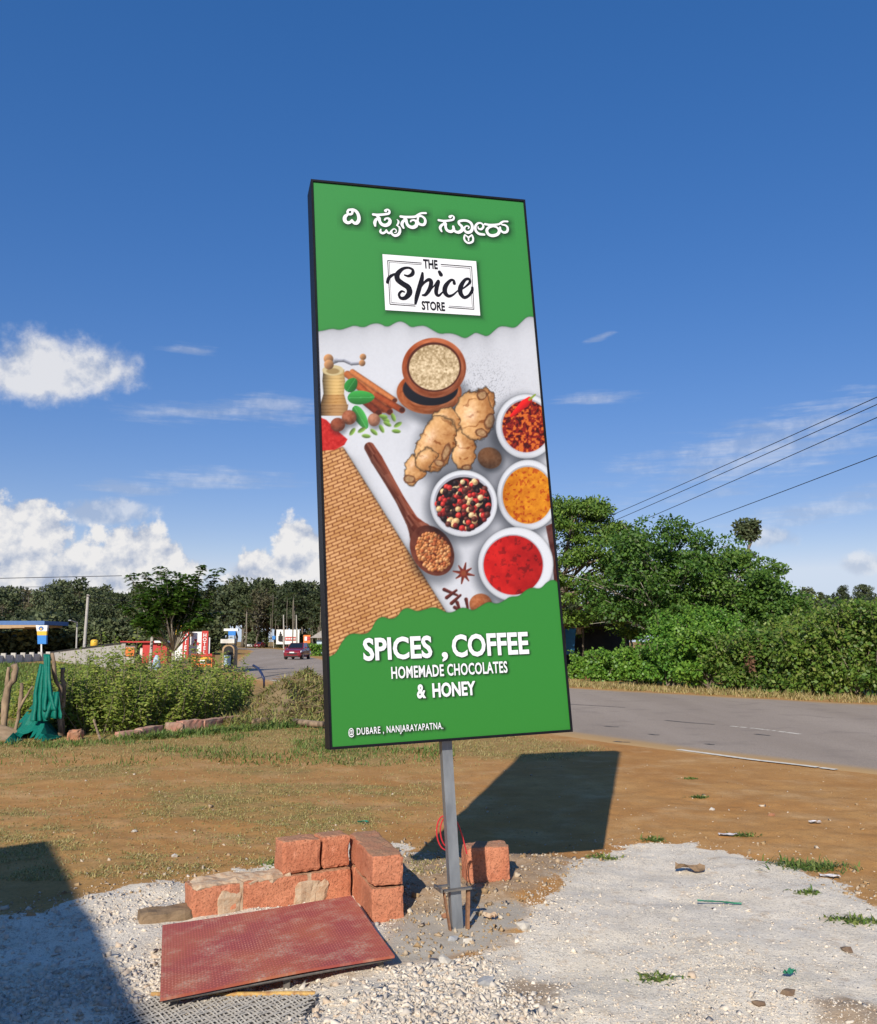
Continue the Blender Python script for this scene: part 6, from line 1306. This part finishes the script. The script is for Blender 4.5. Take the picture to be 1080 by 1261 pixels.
# hotel boards
DH = 58
h1 = thing('hotel_board', 'tall narrow hotel board with red strip behind the feathery tree', 'sign', at(223, DH))
part('panel', M['white'], h1, lambda m: board(m, 214, 224, 783, 813, DH)); part('picture_panel', M['yellow'], h1, lambda m: board(m, 212, 224, 769, 782, DH)); part('picture_panel', M['white'], h1, lambda m: board(m, 218, 223.5, 775, 781.5, DH-.07)); part('strip', M['red'], h1, lambda m: board(m, 224, 231.5, 768, 812, DH-.03))
txt('H\nO\nT\nE\nL', 225.3, 770, 230.2, 810, DH-.03, M['white'], 'lettering', h1); part('post', M['steel_dark'], h1, lambda m: pole(m, 216, 812, 820, DH+.1, .04, ground_=True)); part('post', M['steel_dark'], h1, lambda m: pole(m, 229, 812, 820, DH+.1, .04, ground_=True))
h2 = thing('hotel_board', 'white hotel board with food picture and red lettered strip', 'sign', at(245, DH+1))
part('panel', M['white'], h2, lambda m: board(m, 232.5, 247.5, 778, 807, DH+1)); part('strip', M['red'], h2, lambda m: board(m, 247.5, 255.5, 777, 807, DH+.97)); txt('H\nO\nT\nE\nL', 249.2, 780, 253.8, 805.5, DH+.97, M['white'], 'lettering', h2)
part('picture', M['tan'], h2, lambda m: (board(m, 233.5, 238, 779.5, 783.5, DH+.95), board(m, 236, 244, 799, 802, DH+.95))); part('picture', M['red'], h2, lambda m: (board(m, 239.5, 242, 787, 791, DH+.95), board(m, 237.5, 239.5, 792, 795, DH+.95), board(m, 242, 244.5, 791, 794.5, DH+.95)))
part('panel_edge', M['white'], h2, lambda m: board(m, 255.7, 258, 785, 806, DH+1.1)); part('post', M['steel_dark'], h2, lambda m: pole(m, 234, 806, 820, DH+1.2, .04, ground_=True)); part('post', M['steel_dark'], h2, lambda m: pole(m, 254, 806, 820, DH+1.2, .04, ground_=True))
stl = thing('stall', 'orange and red roadside stall counter below the hotel board', 'stall', at(248, DH-1))
def stall_body(m): a, b = D(236, 818, DH-1), D(261, 818, DH-1); a[2] = b[2] = 0; m.obox(a, b-a, (0, .7, 0), (0, 0, zat(806.5, DH-1)))
part('counter', M['orange'], stl, stall_body); part('fascia', M['red'], stl, lambda m: board(m, 235.5, 261, 805, 808.5, DH-1.06)); part('sign_panel', M['yellow'], stl, lambda m: board(m, 239, 256, 809.5, 812, DH-1.05)); part('sign_panel', M['white'], stl, lambda m: board(m, 246, 252, 812.5, 817, DH-1.05)); part('opening', M['dark'], stl, lambda m: board(m, 254, 259.5, 812, 817, DH-1.05))  # opening is a near-black panel, its shade put into the colour
# bus stop sign with drum behind
bs = thing('shop_sign', 'small white and blue sign on a dark pole at the roadside', 'sign', at(289, 52)); part('pole', M['dark'], bs, lambda m: pole(m, 289.3, 778, 822, 52, .035, ground_=True)); part('panel', M['blue'], bs, lambda m: board(m, 281, 290, 777, 782.5, 51.9)); part('panel', M['white'], bs, lambda m: board(m, 275.5, 293, 774, 777, 51.9, .3))
bo = thing('booth', 'small arched booth with dark opening and pale blue sheet', 'booth', at(280, 54))
def arch(m, px0, px1, py0, py1, dist, th):
    a, b = D(px0, py1, dist), D(px1, py1, dist); top = zat(py0, dist); w = b[0]-a[0]; pts = [(a[0], 0), (b[0], 0)] + [(a[0]+w/2+w/2*math.cos(t), top-w*.45+w*.45*math.sin(t)) for t in np.linspace(0, math.pi, 9)]
    k = len(pts); V = [(x, dist, z_) for x, z_ in pts] + [(x, dist+th, z_) for x, z_ in pts]; m.raw(V, [tuple(range(k)), tuple(range(k, 2*k))[::-1]] + [(i, k+i, k+(i+1) % k, (i+1) % k) for i in range(k)])
part('shell', M['tan'], bo, lambda m: arch(m, 273, 288, 793.5, 820, 54, .9)); part('opening', M['dark'], bo, lambda m: arch(m, 275, 286.5, 795.5, 820, 53.96, .03)); part('sheet', M['paleblue'], bo, lambda m: board(m, 275.6, 284, 807, 819, 53.9)); part('awning', M['whitewash'], bo, lambda m: board(m, 271.5, 288.5, 787, 792, 53.8, .5))  # dark arch is a solid panel coloured like the shaded inside
# red fronted shop row
rs = thing('shop_row', 'low shop with red front and white roof edge behind the shrubs', 'shop', at(178, 66))
def sbox(m, px0, px1, py0, dist, dep, z0=0): a, b = at(px0, dist, z0), at(px1, dist, z0); m.obox(a, b-a, (0, dep, 0), (0, 0, zat(py0, dist)-z0))
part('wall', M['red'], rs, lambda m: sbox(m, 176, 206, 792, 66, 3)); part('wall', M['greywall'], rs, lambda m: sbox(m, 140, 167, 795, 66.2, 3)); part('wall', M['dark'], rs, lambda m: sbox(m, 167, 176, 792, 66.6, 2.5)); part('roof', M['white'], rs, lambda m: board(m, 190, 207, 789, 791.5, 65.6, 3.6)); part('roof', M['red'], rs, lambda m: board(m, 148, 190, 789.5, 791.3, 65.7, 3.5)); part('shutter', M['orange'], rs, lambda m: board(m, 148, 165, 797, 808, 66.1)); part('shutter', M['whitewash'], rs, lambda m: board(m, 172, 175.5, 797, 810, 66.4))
wl = thing('white_sack', 'white sack standing in front of the red shop', 'sack', at(194, 50)); mb = MB(); sb_ = at(194, 50); mb.tube([sb_-[0, 0, .05], sb_+[0, 0, .2], sb_+[0, 0, .6], sb_+[0, 0, .85]], [.2, .26, .2, .07], 8); mb.build('bag', M['paleblue'], wl, True)
# compound walls
cw = thing('compound_wall', 'white painted low wall at the far left', 'wall', at(20, 66))
mb = MB(); A, B2 = G(-30, 819), G(64, 813); d = B2-A; nrm = np.array([-d[1], d[0], 0])/np.linalg.norm(d); mb.obox(A-[0, 0, .1], d, nrm*.2, (0, 0, .68)); mb.build('wall', M['whitewash'], cw)
for i in range(8): q = A + d*(i+.5)/8; mb = MB(); mb.box(q[0], q[1]-.05, 0, .22, .34, .74, math.atan2(d[1], d[0])); mb.build('pillar', M['greywall'], cw)
gw = thing('boundary_wall', 'long grey boundary wall with dark coping rising to the right', 'wall', at(110, 55)); P0, P1 = at(64, 78), at(150, 47); z0_, z1_ = zat(803.5, 78), zat(792.5, 47); dn_ = unit(np.array([-(P1-P0)[1], (P1-P0)[0], 0]))*.2
mb = MB(); mb.raw([P0, P1, P1+dn_, P0+dn_, P0+[0, 0, z0_], P1+[0, 0, z1_], P1+dn_+[0, 0, z1_], P0+dn_+[0, 0, z0_]], [(0, 1, 5, 4), (1, 2, 6, 5), (2, 3, 7, 6), (3, 0, 4, 7), (4, 5, 6, 7), (3, 2, 1, 0)]); mb.build('wall', M['greywall'], gw)
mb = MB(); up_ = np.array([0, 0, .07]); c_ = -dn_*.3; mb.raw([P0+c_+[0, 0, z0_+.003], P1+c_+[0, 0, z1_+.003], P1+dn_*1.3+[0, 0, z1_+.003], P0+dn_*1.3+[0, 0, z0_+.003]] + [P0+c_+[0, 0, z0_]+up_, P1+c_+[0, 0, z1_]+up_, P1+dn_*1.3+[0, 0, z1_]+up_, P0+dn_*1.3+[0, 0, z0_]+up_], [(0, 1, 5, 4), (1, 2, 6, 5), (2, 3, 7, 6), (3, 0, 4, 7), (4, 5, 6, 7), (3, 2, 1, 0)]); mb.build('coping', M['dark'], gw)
part('niche', M['dark'], gw, lambda m: board(m, 121, 138, 800, 801.3, 51, .2)) if False else None
tk = P0 + (P1-P0)*.70; tz = z0_ + (z1_-z0_)*.70 + .07; tk = tk + dn_*.5
mb = MB(); mb.tube([tk+[0, 0, tz], tk+[0, 0, tz+.05], tk+[0, 0, tz+.30], tk+[0, 0, tz+.38], tk+[0, 0, tz+.42]], [.21, .235, .235, .2, .1], 14); wtk = thing('water_drum', 'yellow plastic drum standing on the grey boundary wall', 'drum', tk+[0, 0, tz]); mb.build('drum', M['yellow'], wtk, True)
mb = MB(); mb.tube([tk+[0, 0, tz+.42], tk+[0, 0, tz+.47]], .11, 12); mb.build('lid', M['dark'], wtk)
# fuel station totem and canopy
fs = thing('fuel_totem', 'white, yellow and blue fuel station totem on a white pole', 'sign', at(51, 84)); DT = 84
part('pole', M['white'], fs, lambda m: pole(m, 51, 791, 815, DT+.1, .09, 10, True))
def trap(m, x0, x1, y0, x2, x3, y1, dist, th): # front trapezium
    a, b, c, d = D(x2, y1, dist), D(x3, y1, dist), D(x1, y0, dist), D(x0, y0, dist); t = np.array([0, th, 0]); m.raw([a, b, c, d, a+t, b+t, c+t, d+t], [(0, 1, 2, 3), (7, 6, 5, 4), (0, 4, 5, 1), (1, 5, 6, 2), (2, 6, 7, 3), (3, 7, 4, 0)])
part('top_panel', M['white'], fs, lambda m: trap(m, 44, 58.5, 770, 45.3, 57.5, 777.3, DT, .3)); part('middle_panel', M['yellow'], fs, lambda m: trap(m, 45.4, 57.4, 777.4, 45.8, 57.1, 782.3, DT, .3)); part('bottom_panel', M['blue'], fs, lambda m: trap(m, 45.9, 57.1, 782.4, 46.2, 56.8, 793, DT, .3))
cc = D(50.5, 773.8, DT-.03); part('emblem', M['blue_dull'], fs, lambda m: m.raw([cc + [.24*math.cos(t), 0, .20*math.sin(t)] for t in np.linspace(0, 6.283, 19)[:-1]], [tuple(range(18))[::-1]])); part('emblem', M['yellow'], fs, lambda m: m.raw([cc + [.10*math.cos(t), -.01, -.06+.09*math.sin(t)] for t in np.linspace(0, 6.283, 15)[:-1]], [tuple(range(14))[::-1]]))
fc = thing('fuel_canopy', 'blue and tan fuel station canopy cut by the left edge', 'canopy', at(10, 92)); DC = 92
part('fascia', M['blue_dull'], fc, lambda m: board(m, -60, 54.5, 764.5, 769.5, DC, 6)); part('band', M['tan'], fc, lambda m: (board(m, -60, 0, 769.6, 773.5, DC-.02, 5.9), board(m, 0, 14, 769.6, 773.8, DC-.02, 5.9), board(m, 14, 30, 769.6, 773.2, DC-.02, 5.9), board(m, 30, 47, 769.6, 772.2, DC-.02, 5.9)))
part('column', M['white'], fc, lambda m: pole(m, -30, 773, 806, DC+3, .2, 8, True))
# poles
pl_ = thing('utility_pole', 'tall slim grey concrete pole rising behind the boundary wall', 'pole', at(103, 70)); part('shaft', M['concrete'], pl_, lambda m: pole(m, 103, 732, 806, 70, .13, 8, True, 108.5)); part('crossarm', M['steel_dark'], pl_, lambda m: board(m, 106.5, 110.5, 733, 734, 69.8, .1))
la = thing('street_lamp', 'thin street lamp with a single arm at the far left', 'street lamp', at(94.5, 72)); part('post', M['concrete'], la, lambda m: pole(m, 94, 766, 806, 72, .07, 7, True, 95)); part('arm', M['concrete'], la, lambda m: m.tube([D(95, 767, 72), D(91, 765.5, 71.6), D(86, 764, 71.2)], .05, 6)); part('lamp_head', M['steel'], la, lambda m: board(m, 84, 87.5, 763.2, 764.4, 71.1, .2))
wp = thing('utility_pole', 'leaning whitewashed pole standing in the feathery tree', 'pole', at(184.5, 44.6)); part('shaft', M['concrete'], wp, lambda m: pole(m, 184.5, 738, 819, 44.6, .085, 8, True, 190.8))
# white hoarding on poles
ho = thing('hoarding', 'white hoarding with a dark figure and red letter band on two tall poles', 'billboard', at(354, 190)); part('panel', M['white'], ho, lambda m: board(m, 340, 368.3, 775.3, 793.3, 190, .2)); part('pole', M['concrete'], ho, lambda m: pole(m, 349.2, 757, 805, 189.8, .15, 7, True)); part('pole', M['concrete'], ho, lambda m: pole(m, 365, 757, 805, 189.8, .15, 7, True))
part('letter_band', M['red'], ho, lambda m: board(m, 351, 364, 784.2, 788.8, 189.9, .04)); txt('HOTEL', 352, 785.2, 363, 787.8, 99.9, M['white'], 'lettering', ho) if False else part('lettering', M['white'], ho, lambda m: [board(m, 352+k*2.1, 353.2+k*2.1, 785.6, 787.6, 189.85, .02) for k in range(6)])
part('figure', M['dark'], ho, lambda m: (board(m, 343.8, 346.8, 780.5, 790, 189.9, .04), board(m, 344.6, 346, 777.8, 780.2, 189.9, .04), board(m, 342.6, 343.7, 783, 789, 189.9, .04), board(m, 347, 348, 783, 790.5, 189.9, .04)))
sb = thing('shop_board', 'small orange and white board left of the grey roofed shed', 'sign', at(377, 130)); part('panel', M['orange'], sb, lambda m: board(m, 373.5, 382, 782, 792, 130)); part('panel', M['paleblue'], sb, lambda m: board(m, 373.5, 382, 793, 799.5, 130)); part('picture', M['white'], sb, lambda m: board(m, 375, 378, 784, 789, 129.9)); part('picture', M['red'], sb, lambda m: board(m, 378.3, 381.5, 784, 788, 129.9)); part('post', M['steel_dark'], sb, lambda m: pole(m, 374.5, 799, 806, 130.1, .04, ground_=True)); part('post', M['steel_dark'], sb, lambda m: pole(m, 381, 799, 806, 130.1, .04, ground_=True))
tb = thing('traffic_sign', 'small pale blue sign left of the hoarding', 'sign', at(337, 215)); part('panel', M['blue'], tb, lambda m: board(m, 335.3, 339, 783, 787.5, 215)); part('post', M['concrete'], tb, lambda m: pole(m, 336.8, 788, 805, 215.1, .08, ground_=True))
sd2 = thing('roadside_shed', 'small shed with sloping grey roof next to the sign', 'shed', at(394, 112)); part('wall', M['paleblue'], sd2, lambda m: sbox(m, 390, 408, 788, 112, 3)); part('wall', M['dark'], sd2, lambda m: sbox(m, 384, 390, 790, 113, 2))
part('roof', M['roof_grey'], sd2, lambda m: trap(m, 396, 412, 776.5, 381.5, 412, 785.5, 111.2, 3.5)); part('post', M['bark'], sd2, lambda m: pole(m, 384.5, 784, 806, 111.4, .08, ground_=True))
bush('round green bush in front of the grey roofed shed', 386, 100, 2.9, 1.15, M['l_vine'], 40, .2, .08, 701, group=None, cl_n=30)
# far house roof
fh = thing('tiled_house', 'far house with orange tiled roof at the end of the road', 'house', at(306, 262)); part('wall', M['whitewash'], fh, lambda m: sbox(m, 300, 314, 779, 262, 5)); part('roof', M['tile_roof'], fh, lambda m: trap(m, 301, 312.5, 772.5, 297.5, 316, 778.5, 261.5, 7))
# ---- vehicles
def make_car(name, label, paint, loc, heading):
    t = thing(name, label, 'car', (0, 0, 0))
    def sec(y, w0, w1, z0, z1, zb): return [(-w0, y, zb), (-w1, y, z0), (-w1*.985, y, (z0+z1)/2), (-w1*.90, y, z1), (w1*.90, y, z1), (w1*.985, y, (z0+z1)/2), (w1, y, z0), (w0, y, zb)]
    S = [sec(-1.86, .55, .70, .42, .62, .30), sec(-1.74, .66, .80, .40, .80, .22), sec(-1.3, .70, .85, .45, .93, .20), sec(-.75, .70, .86, .5, 1.0, .20), sec(.2, .70, .86, .5, 1.0, .20), sec(1.2, .70, .86, .5, .99, .20), sec(1.72, .66, .82, .45, .95, .24), sec(1.84, .55, .72, .45, .80, .34)]
    V = [v for s in S for v in s]; F = [(i*8+j, (i+1)*8+j, (i+1)*8+(j+1) % 8, i*8+(j+1) % 8) for i in range(len(S)-1) for j in range(8)]; F += [tuple(range(8)), tuple(range((len(S)-1)*8, len(S)*8))[::-1]]
    body = add('body', V, F, paint, t, False); md = body.modifiers.new('b', 'BEVEL'); md.width = .03; md.segments = 2
    rf = [(-.76, -.78, .985), (.76, -.78, .985), (.60, -.10, 1.46), (-.60, -.10, 1.46), (-.60, 1.15, 1.46), (.60, 1.15, 1.46), (.74, 1.66, .97), (-.74, 1.66, .97), (-.78, .5, .99), (.78, .5, .99)]
    add('cabin', rf, [(3, 2, 5, 4), (0, 1, 2, 3), (4, 5, 6, 7), (1, 9, 6, 5, 2), (0, 3, 4, 7, 8)], paint, t)
    def inset(name, q, k, off, mat, par):
        q = np.array(q, float); c = q.mean(0); nn = np.cross(q[1]-q[0], q[2]-q[0]); nn /= np.linalg.norm(nn); q2 = c + (q-c)*k + nn*off; return add(name, q2, [tuple(range(len(q)))], mat, par)
    inset('windscreen', [rf[0], rf[1], rf[2], rf[3]], .90, .012, M['glass'], t); inset('rear_window', [rf[4], rf[5], rf[6], rf[7]], .85, .012, M['glass'], t); inset('side_window', [rf[1], rf[9], rf[6], rf[5], rf[2]], .84, .012, M['glass'], t); inset('side_window', [rf[0], rf[3], rf[4], rf[7], rf[8]], .84, .012, M['glass'], t)
    for s in (-1, 1):
        part('headlight', M['lamp'], t, lambda m: m.raw([(s*.80, -1.70, .80), (s*.52, -1.80, .66), (s*.74, -1.79, .62), (s*.84, -1.62, .70), (s*.80, -1.62, .83)], [(0, 1, 2, 3, 4), (4, 3, 2, 1, 0)]))
        part('mirror', paint, t, lambda m: m.box(s*.93, -.62, .98, .16, .12, .13)); part('tail_lamp', M['red'], t, lambda m: m.box(s*.70, 1.80, .72, .18, .1, .2))
        for yy in (-1.18, 1.22):
            wh = part('wheel', M['rubber'], t, lambda m: m.tube([(s*.60, yy, .30), (s*.64, yy, .30), (s*.80, yy, .30), (s*.84, yy, .30)], [.26, .30, .30, .26], 16)); part('rim', M['rim'], wh, lambda m: m.tube([(s*.835, yy, .30), (s*.85, yy, .30)], [.19, .17], 12))
    part('grille', M['dark'], t, lambda m: m.box(0, -1.86, .46, .9, .05, .11)); part('bumper', M['dark'], t, lambda m: m.box(0, -1.84, .24, 1.15, .10, .10)); part('number_plate', M['white'], t, lambda m: m.box(0, -1.895, .58, .42, .03, .10))
    place(t, loc, heading); return t
car = make_car('parked_car', 'dark red hatchback driving towards the viewer on the far road', M['car_red'], G(362, 812.5) + [0, 1.8, .015], -.10); car.name = 'hatchback_car'
c2 = copy_tree(car); place(c2, at(320, 225) + [0, 0, .015], -.2); c2['label'] = 'tiny reddish car at the far end of the road'; c2.name = 'distant_car'
c3 = make_car('distant_car', 'tiny white car at the far end of the road', M['car_white'], at(311, 238) + [0, 0, .015], -.2)
# ---- hut and low wall across the road
hut = thing('roadside_hut', 'dark open hut with hanging blue sheet under the spreading tree', 'hut', at(715, 50)); part('roof', M['dark'], hut, lambda m: board(m, 690, 775, 768, 771, 49, 4)); part('wall', M['dark'], hut, lambda m: sbox(m, 690, 775, 772, 52.5, .2))  # roof and back wall near-black, shade of the open inside painted in
for hx_ in (692, 718, 770): part('post', M['bark'], hut, lambda m: pole(m, hx_, 770, 820, 49.3, .06, ground_=True))
M['tarp'] = pm('blue_tarpaulin', (0.04, 0.24, 0.58), (0.03, 0.17, 0.44), 3, .5); part('blue_sheet', M['tarp'], hut, lambda m: trap(m, 696, 709, 774, 694, 707, 806, 48.6, .05)); part('pale_sack', M['mortar'], hut, lambda m: board(m, 710.5, 716, 773, 781, 48.7, .2))
lw = thing('low_wall', 'short low brown brick wall beyond the verge', 'wall', at(730, 38)); A, B2 = at(702, 39), at(757, 37.2); k = 9; hh = zat(823, 38.5)
for i in range(k):
    for j in range(2): a = A + (B2-A)*(i+.03)/k; V, F = noisy_block(a + [0, 0, j*hh/2-.02*(1-j)], (B2-A)*.94/k, (0, .2, 0), (0, 0, hh/2-.012), 640+i*2+j, .006, (2, 2, 2), .01); add('brick', V, F, M['rust'] if (i*3+j) % 4 else M['brown_block'], lw)
# ---- power lines
pp1, pp2 = at(628, 72), at(1190, 24.2)
pA = thing('power_pole', 'concrete power pole hidden behind the sign and tree', 'pole', pp1); part('shaft', M['concrete'], pA, lambda m: m.tube([pp1-[0, 0, .2], pp1+[0, 0, 8.4]], [.16, .1], 8)); part('crossarm', M['steel_dark'], pA, lambda m: m.box(pp1[0], pp1[1], 7.7, 2.2, .1, .1))
pB = thing('power_pole', 'concrete power pole just outside the right edge of the picture', 'pole', pp2); part('shaft', M['concrete'], pB, lambda m: m.tube([pp2-[0, 0, .2], pp2+[0, 0, 9.0]], [.16, .1], 8)); part('crossarm', M['steel_dark'], pB, lambda m: m.box(pp2[0], pp2[1], 8.35, 2.4, .1, .1))
names = ['topmost', 'second', 'third', 'lowest']
for i, (x, y, x2, y2) in enumerate([(1080, 488, 780, 617), (1080, 497, 783, 624), (1080, 513, 805, 629), (1080, 560, 855, 640)]):
    a = D(x, y, 25.6); e = D(x2, y2, 40); dirn = e-a; b0_ = a - dirn/np.linalg.norm(dirn)*1.6; far = a + (pp1[1]-a[1])/dirn[1]*dirn; far[2] = max(far[2], 6.6-.4*i)*0 + far[2]
    mb = MB(); mb.tube([b0_ + (far-b0_)*t + [0, 0, -.25*math.sin(math.pi*t)] for t in np.linspace(0, 1, 22)], .014, 4, False); tag(mb.build('power_line', M['wire'], loc=b0_), names[i] + ' of the four power lines at the right', 'wire', 'power lines')
for i, (y0, y1) in enumerate([(713, 709), (724, 722)]):
    a, b = D(-40, y0, 60), D(150 if i == 0 else 90, y1, 66); mb = MB(); mb.tube([a+(b-a)*t for t in np.linspace(0, 1, 8)], .022 if i == 0 else .015, 4, False); tag(mb.build('power_line', M['wire'], loc=a), ['dark cable crossing the sky at the far left', 'faint lower cable at the far left above the trees'][i], 'wire', 'power lines')
for i, (y0, y1) in enumerate([(744, 745), (751, 749)]):
    a, b = D(108.5, y0-10, 70), D(365, 757+i*4, 189.7); mb = MB(); mb.tube([a+(b-a)*t + [0, 0, -.5*math.sin(math.pi*t)] for t in np.linspace(0, 1, 16)], .015, 4, False); tag(mb.build('power_line', M['wire'], loc=a), ['upper thin cable from the slim grey pole towards the hoarding', 'lower thin cable from the slim grey pole towards the hoarding'][i], 'wire', 'power lines')

# ---- the shop beside the camera, whose shadow reaches the lower left of the picture
hS = 3.5; k_ = hS/math.tan(R(SUN_EL)); off_ = np.array([math.sin(R(SUN_AZ)), math.cos(R(SUN_AZ))])*k_
c0 = G(62, 1036)[:2] - off_; f1 = G(172, 1232)[:2] - G(62, 1036)[:2]; f1 /= np.linalg.norm(f1); f2 = np.array([f1[1], -f1[0]]); f2 = f2 if f2 @ np.array([-1, 0]) > 0 else -f2
shp = thing('shop_building', 'flat roofed shop outside the view whose shadow falls at the lower left', 'shop', (*c0, 0)); v3 = lambda a, b, z: np.array([*(c0 + f1*a + f2*b), z])
part('roof', M['concrete'], shp, lambda m: m.obox(v3(0, 0, hS-.18), v3(9, 0, 0)-v3(0, 0, 0), v3(0, 6, 0)-v3(0, 0, 0), (0, 0, .18)))
wb = thing_wall = part('wall', M['whitewash'], shp, lambda m: m.obox(v3(.5, .6, -.1), v3(8, 0, 0)-v3(0, 0, 0), v3(0, 5, 0)-v3(0, 0, 0), (0, 0, hS-.085)))
for i in range(2): sh = part('shutter', M['roof_grey'], shp, lambda m: [m.obox(v3(1.0+3.8*i, .575, .15+j*.16), v3(3, 0, 0)-v3(0, 0, 0), v3(0, .05, 0)-v3(0, 0, 0), (0, 0, .14)) for j in range(16)])
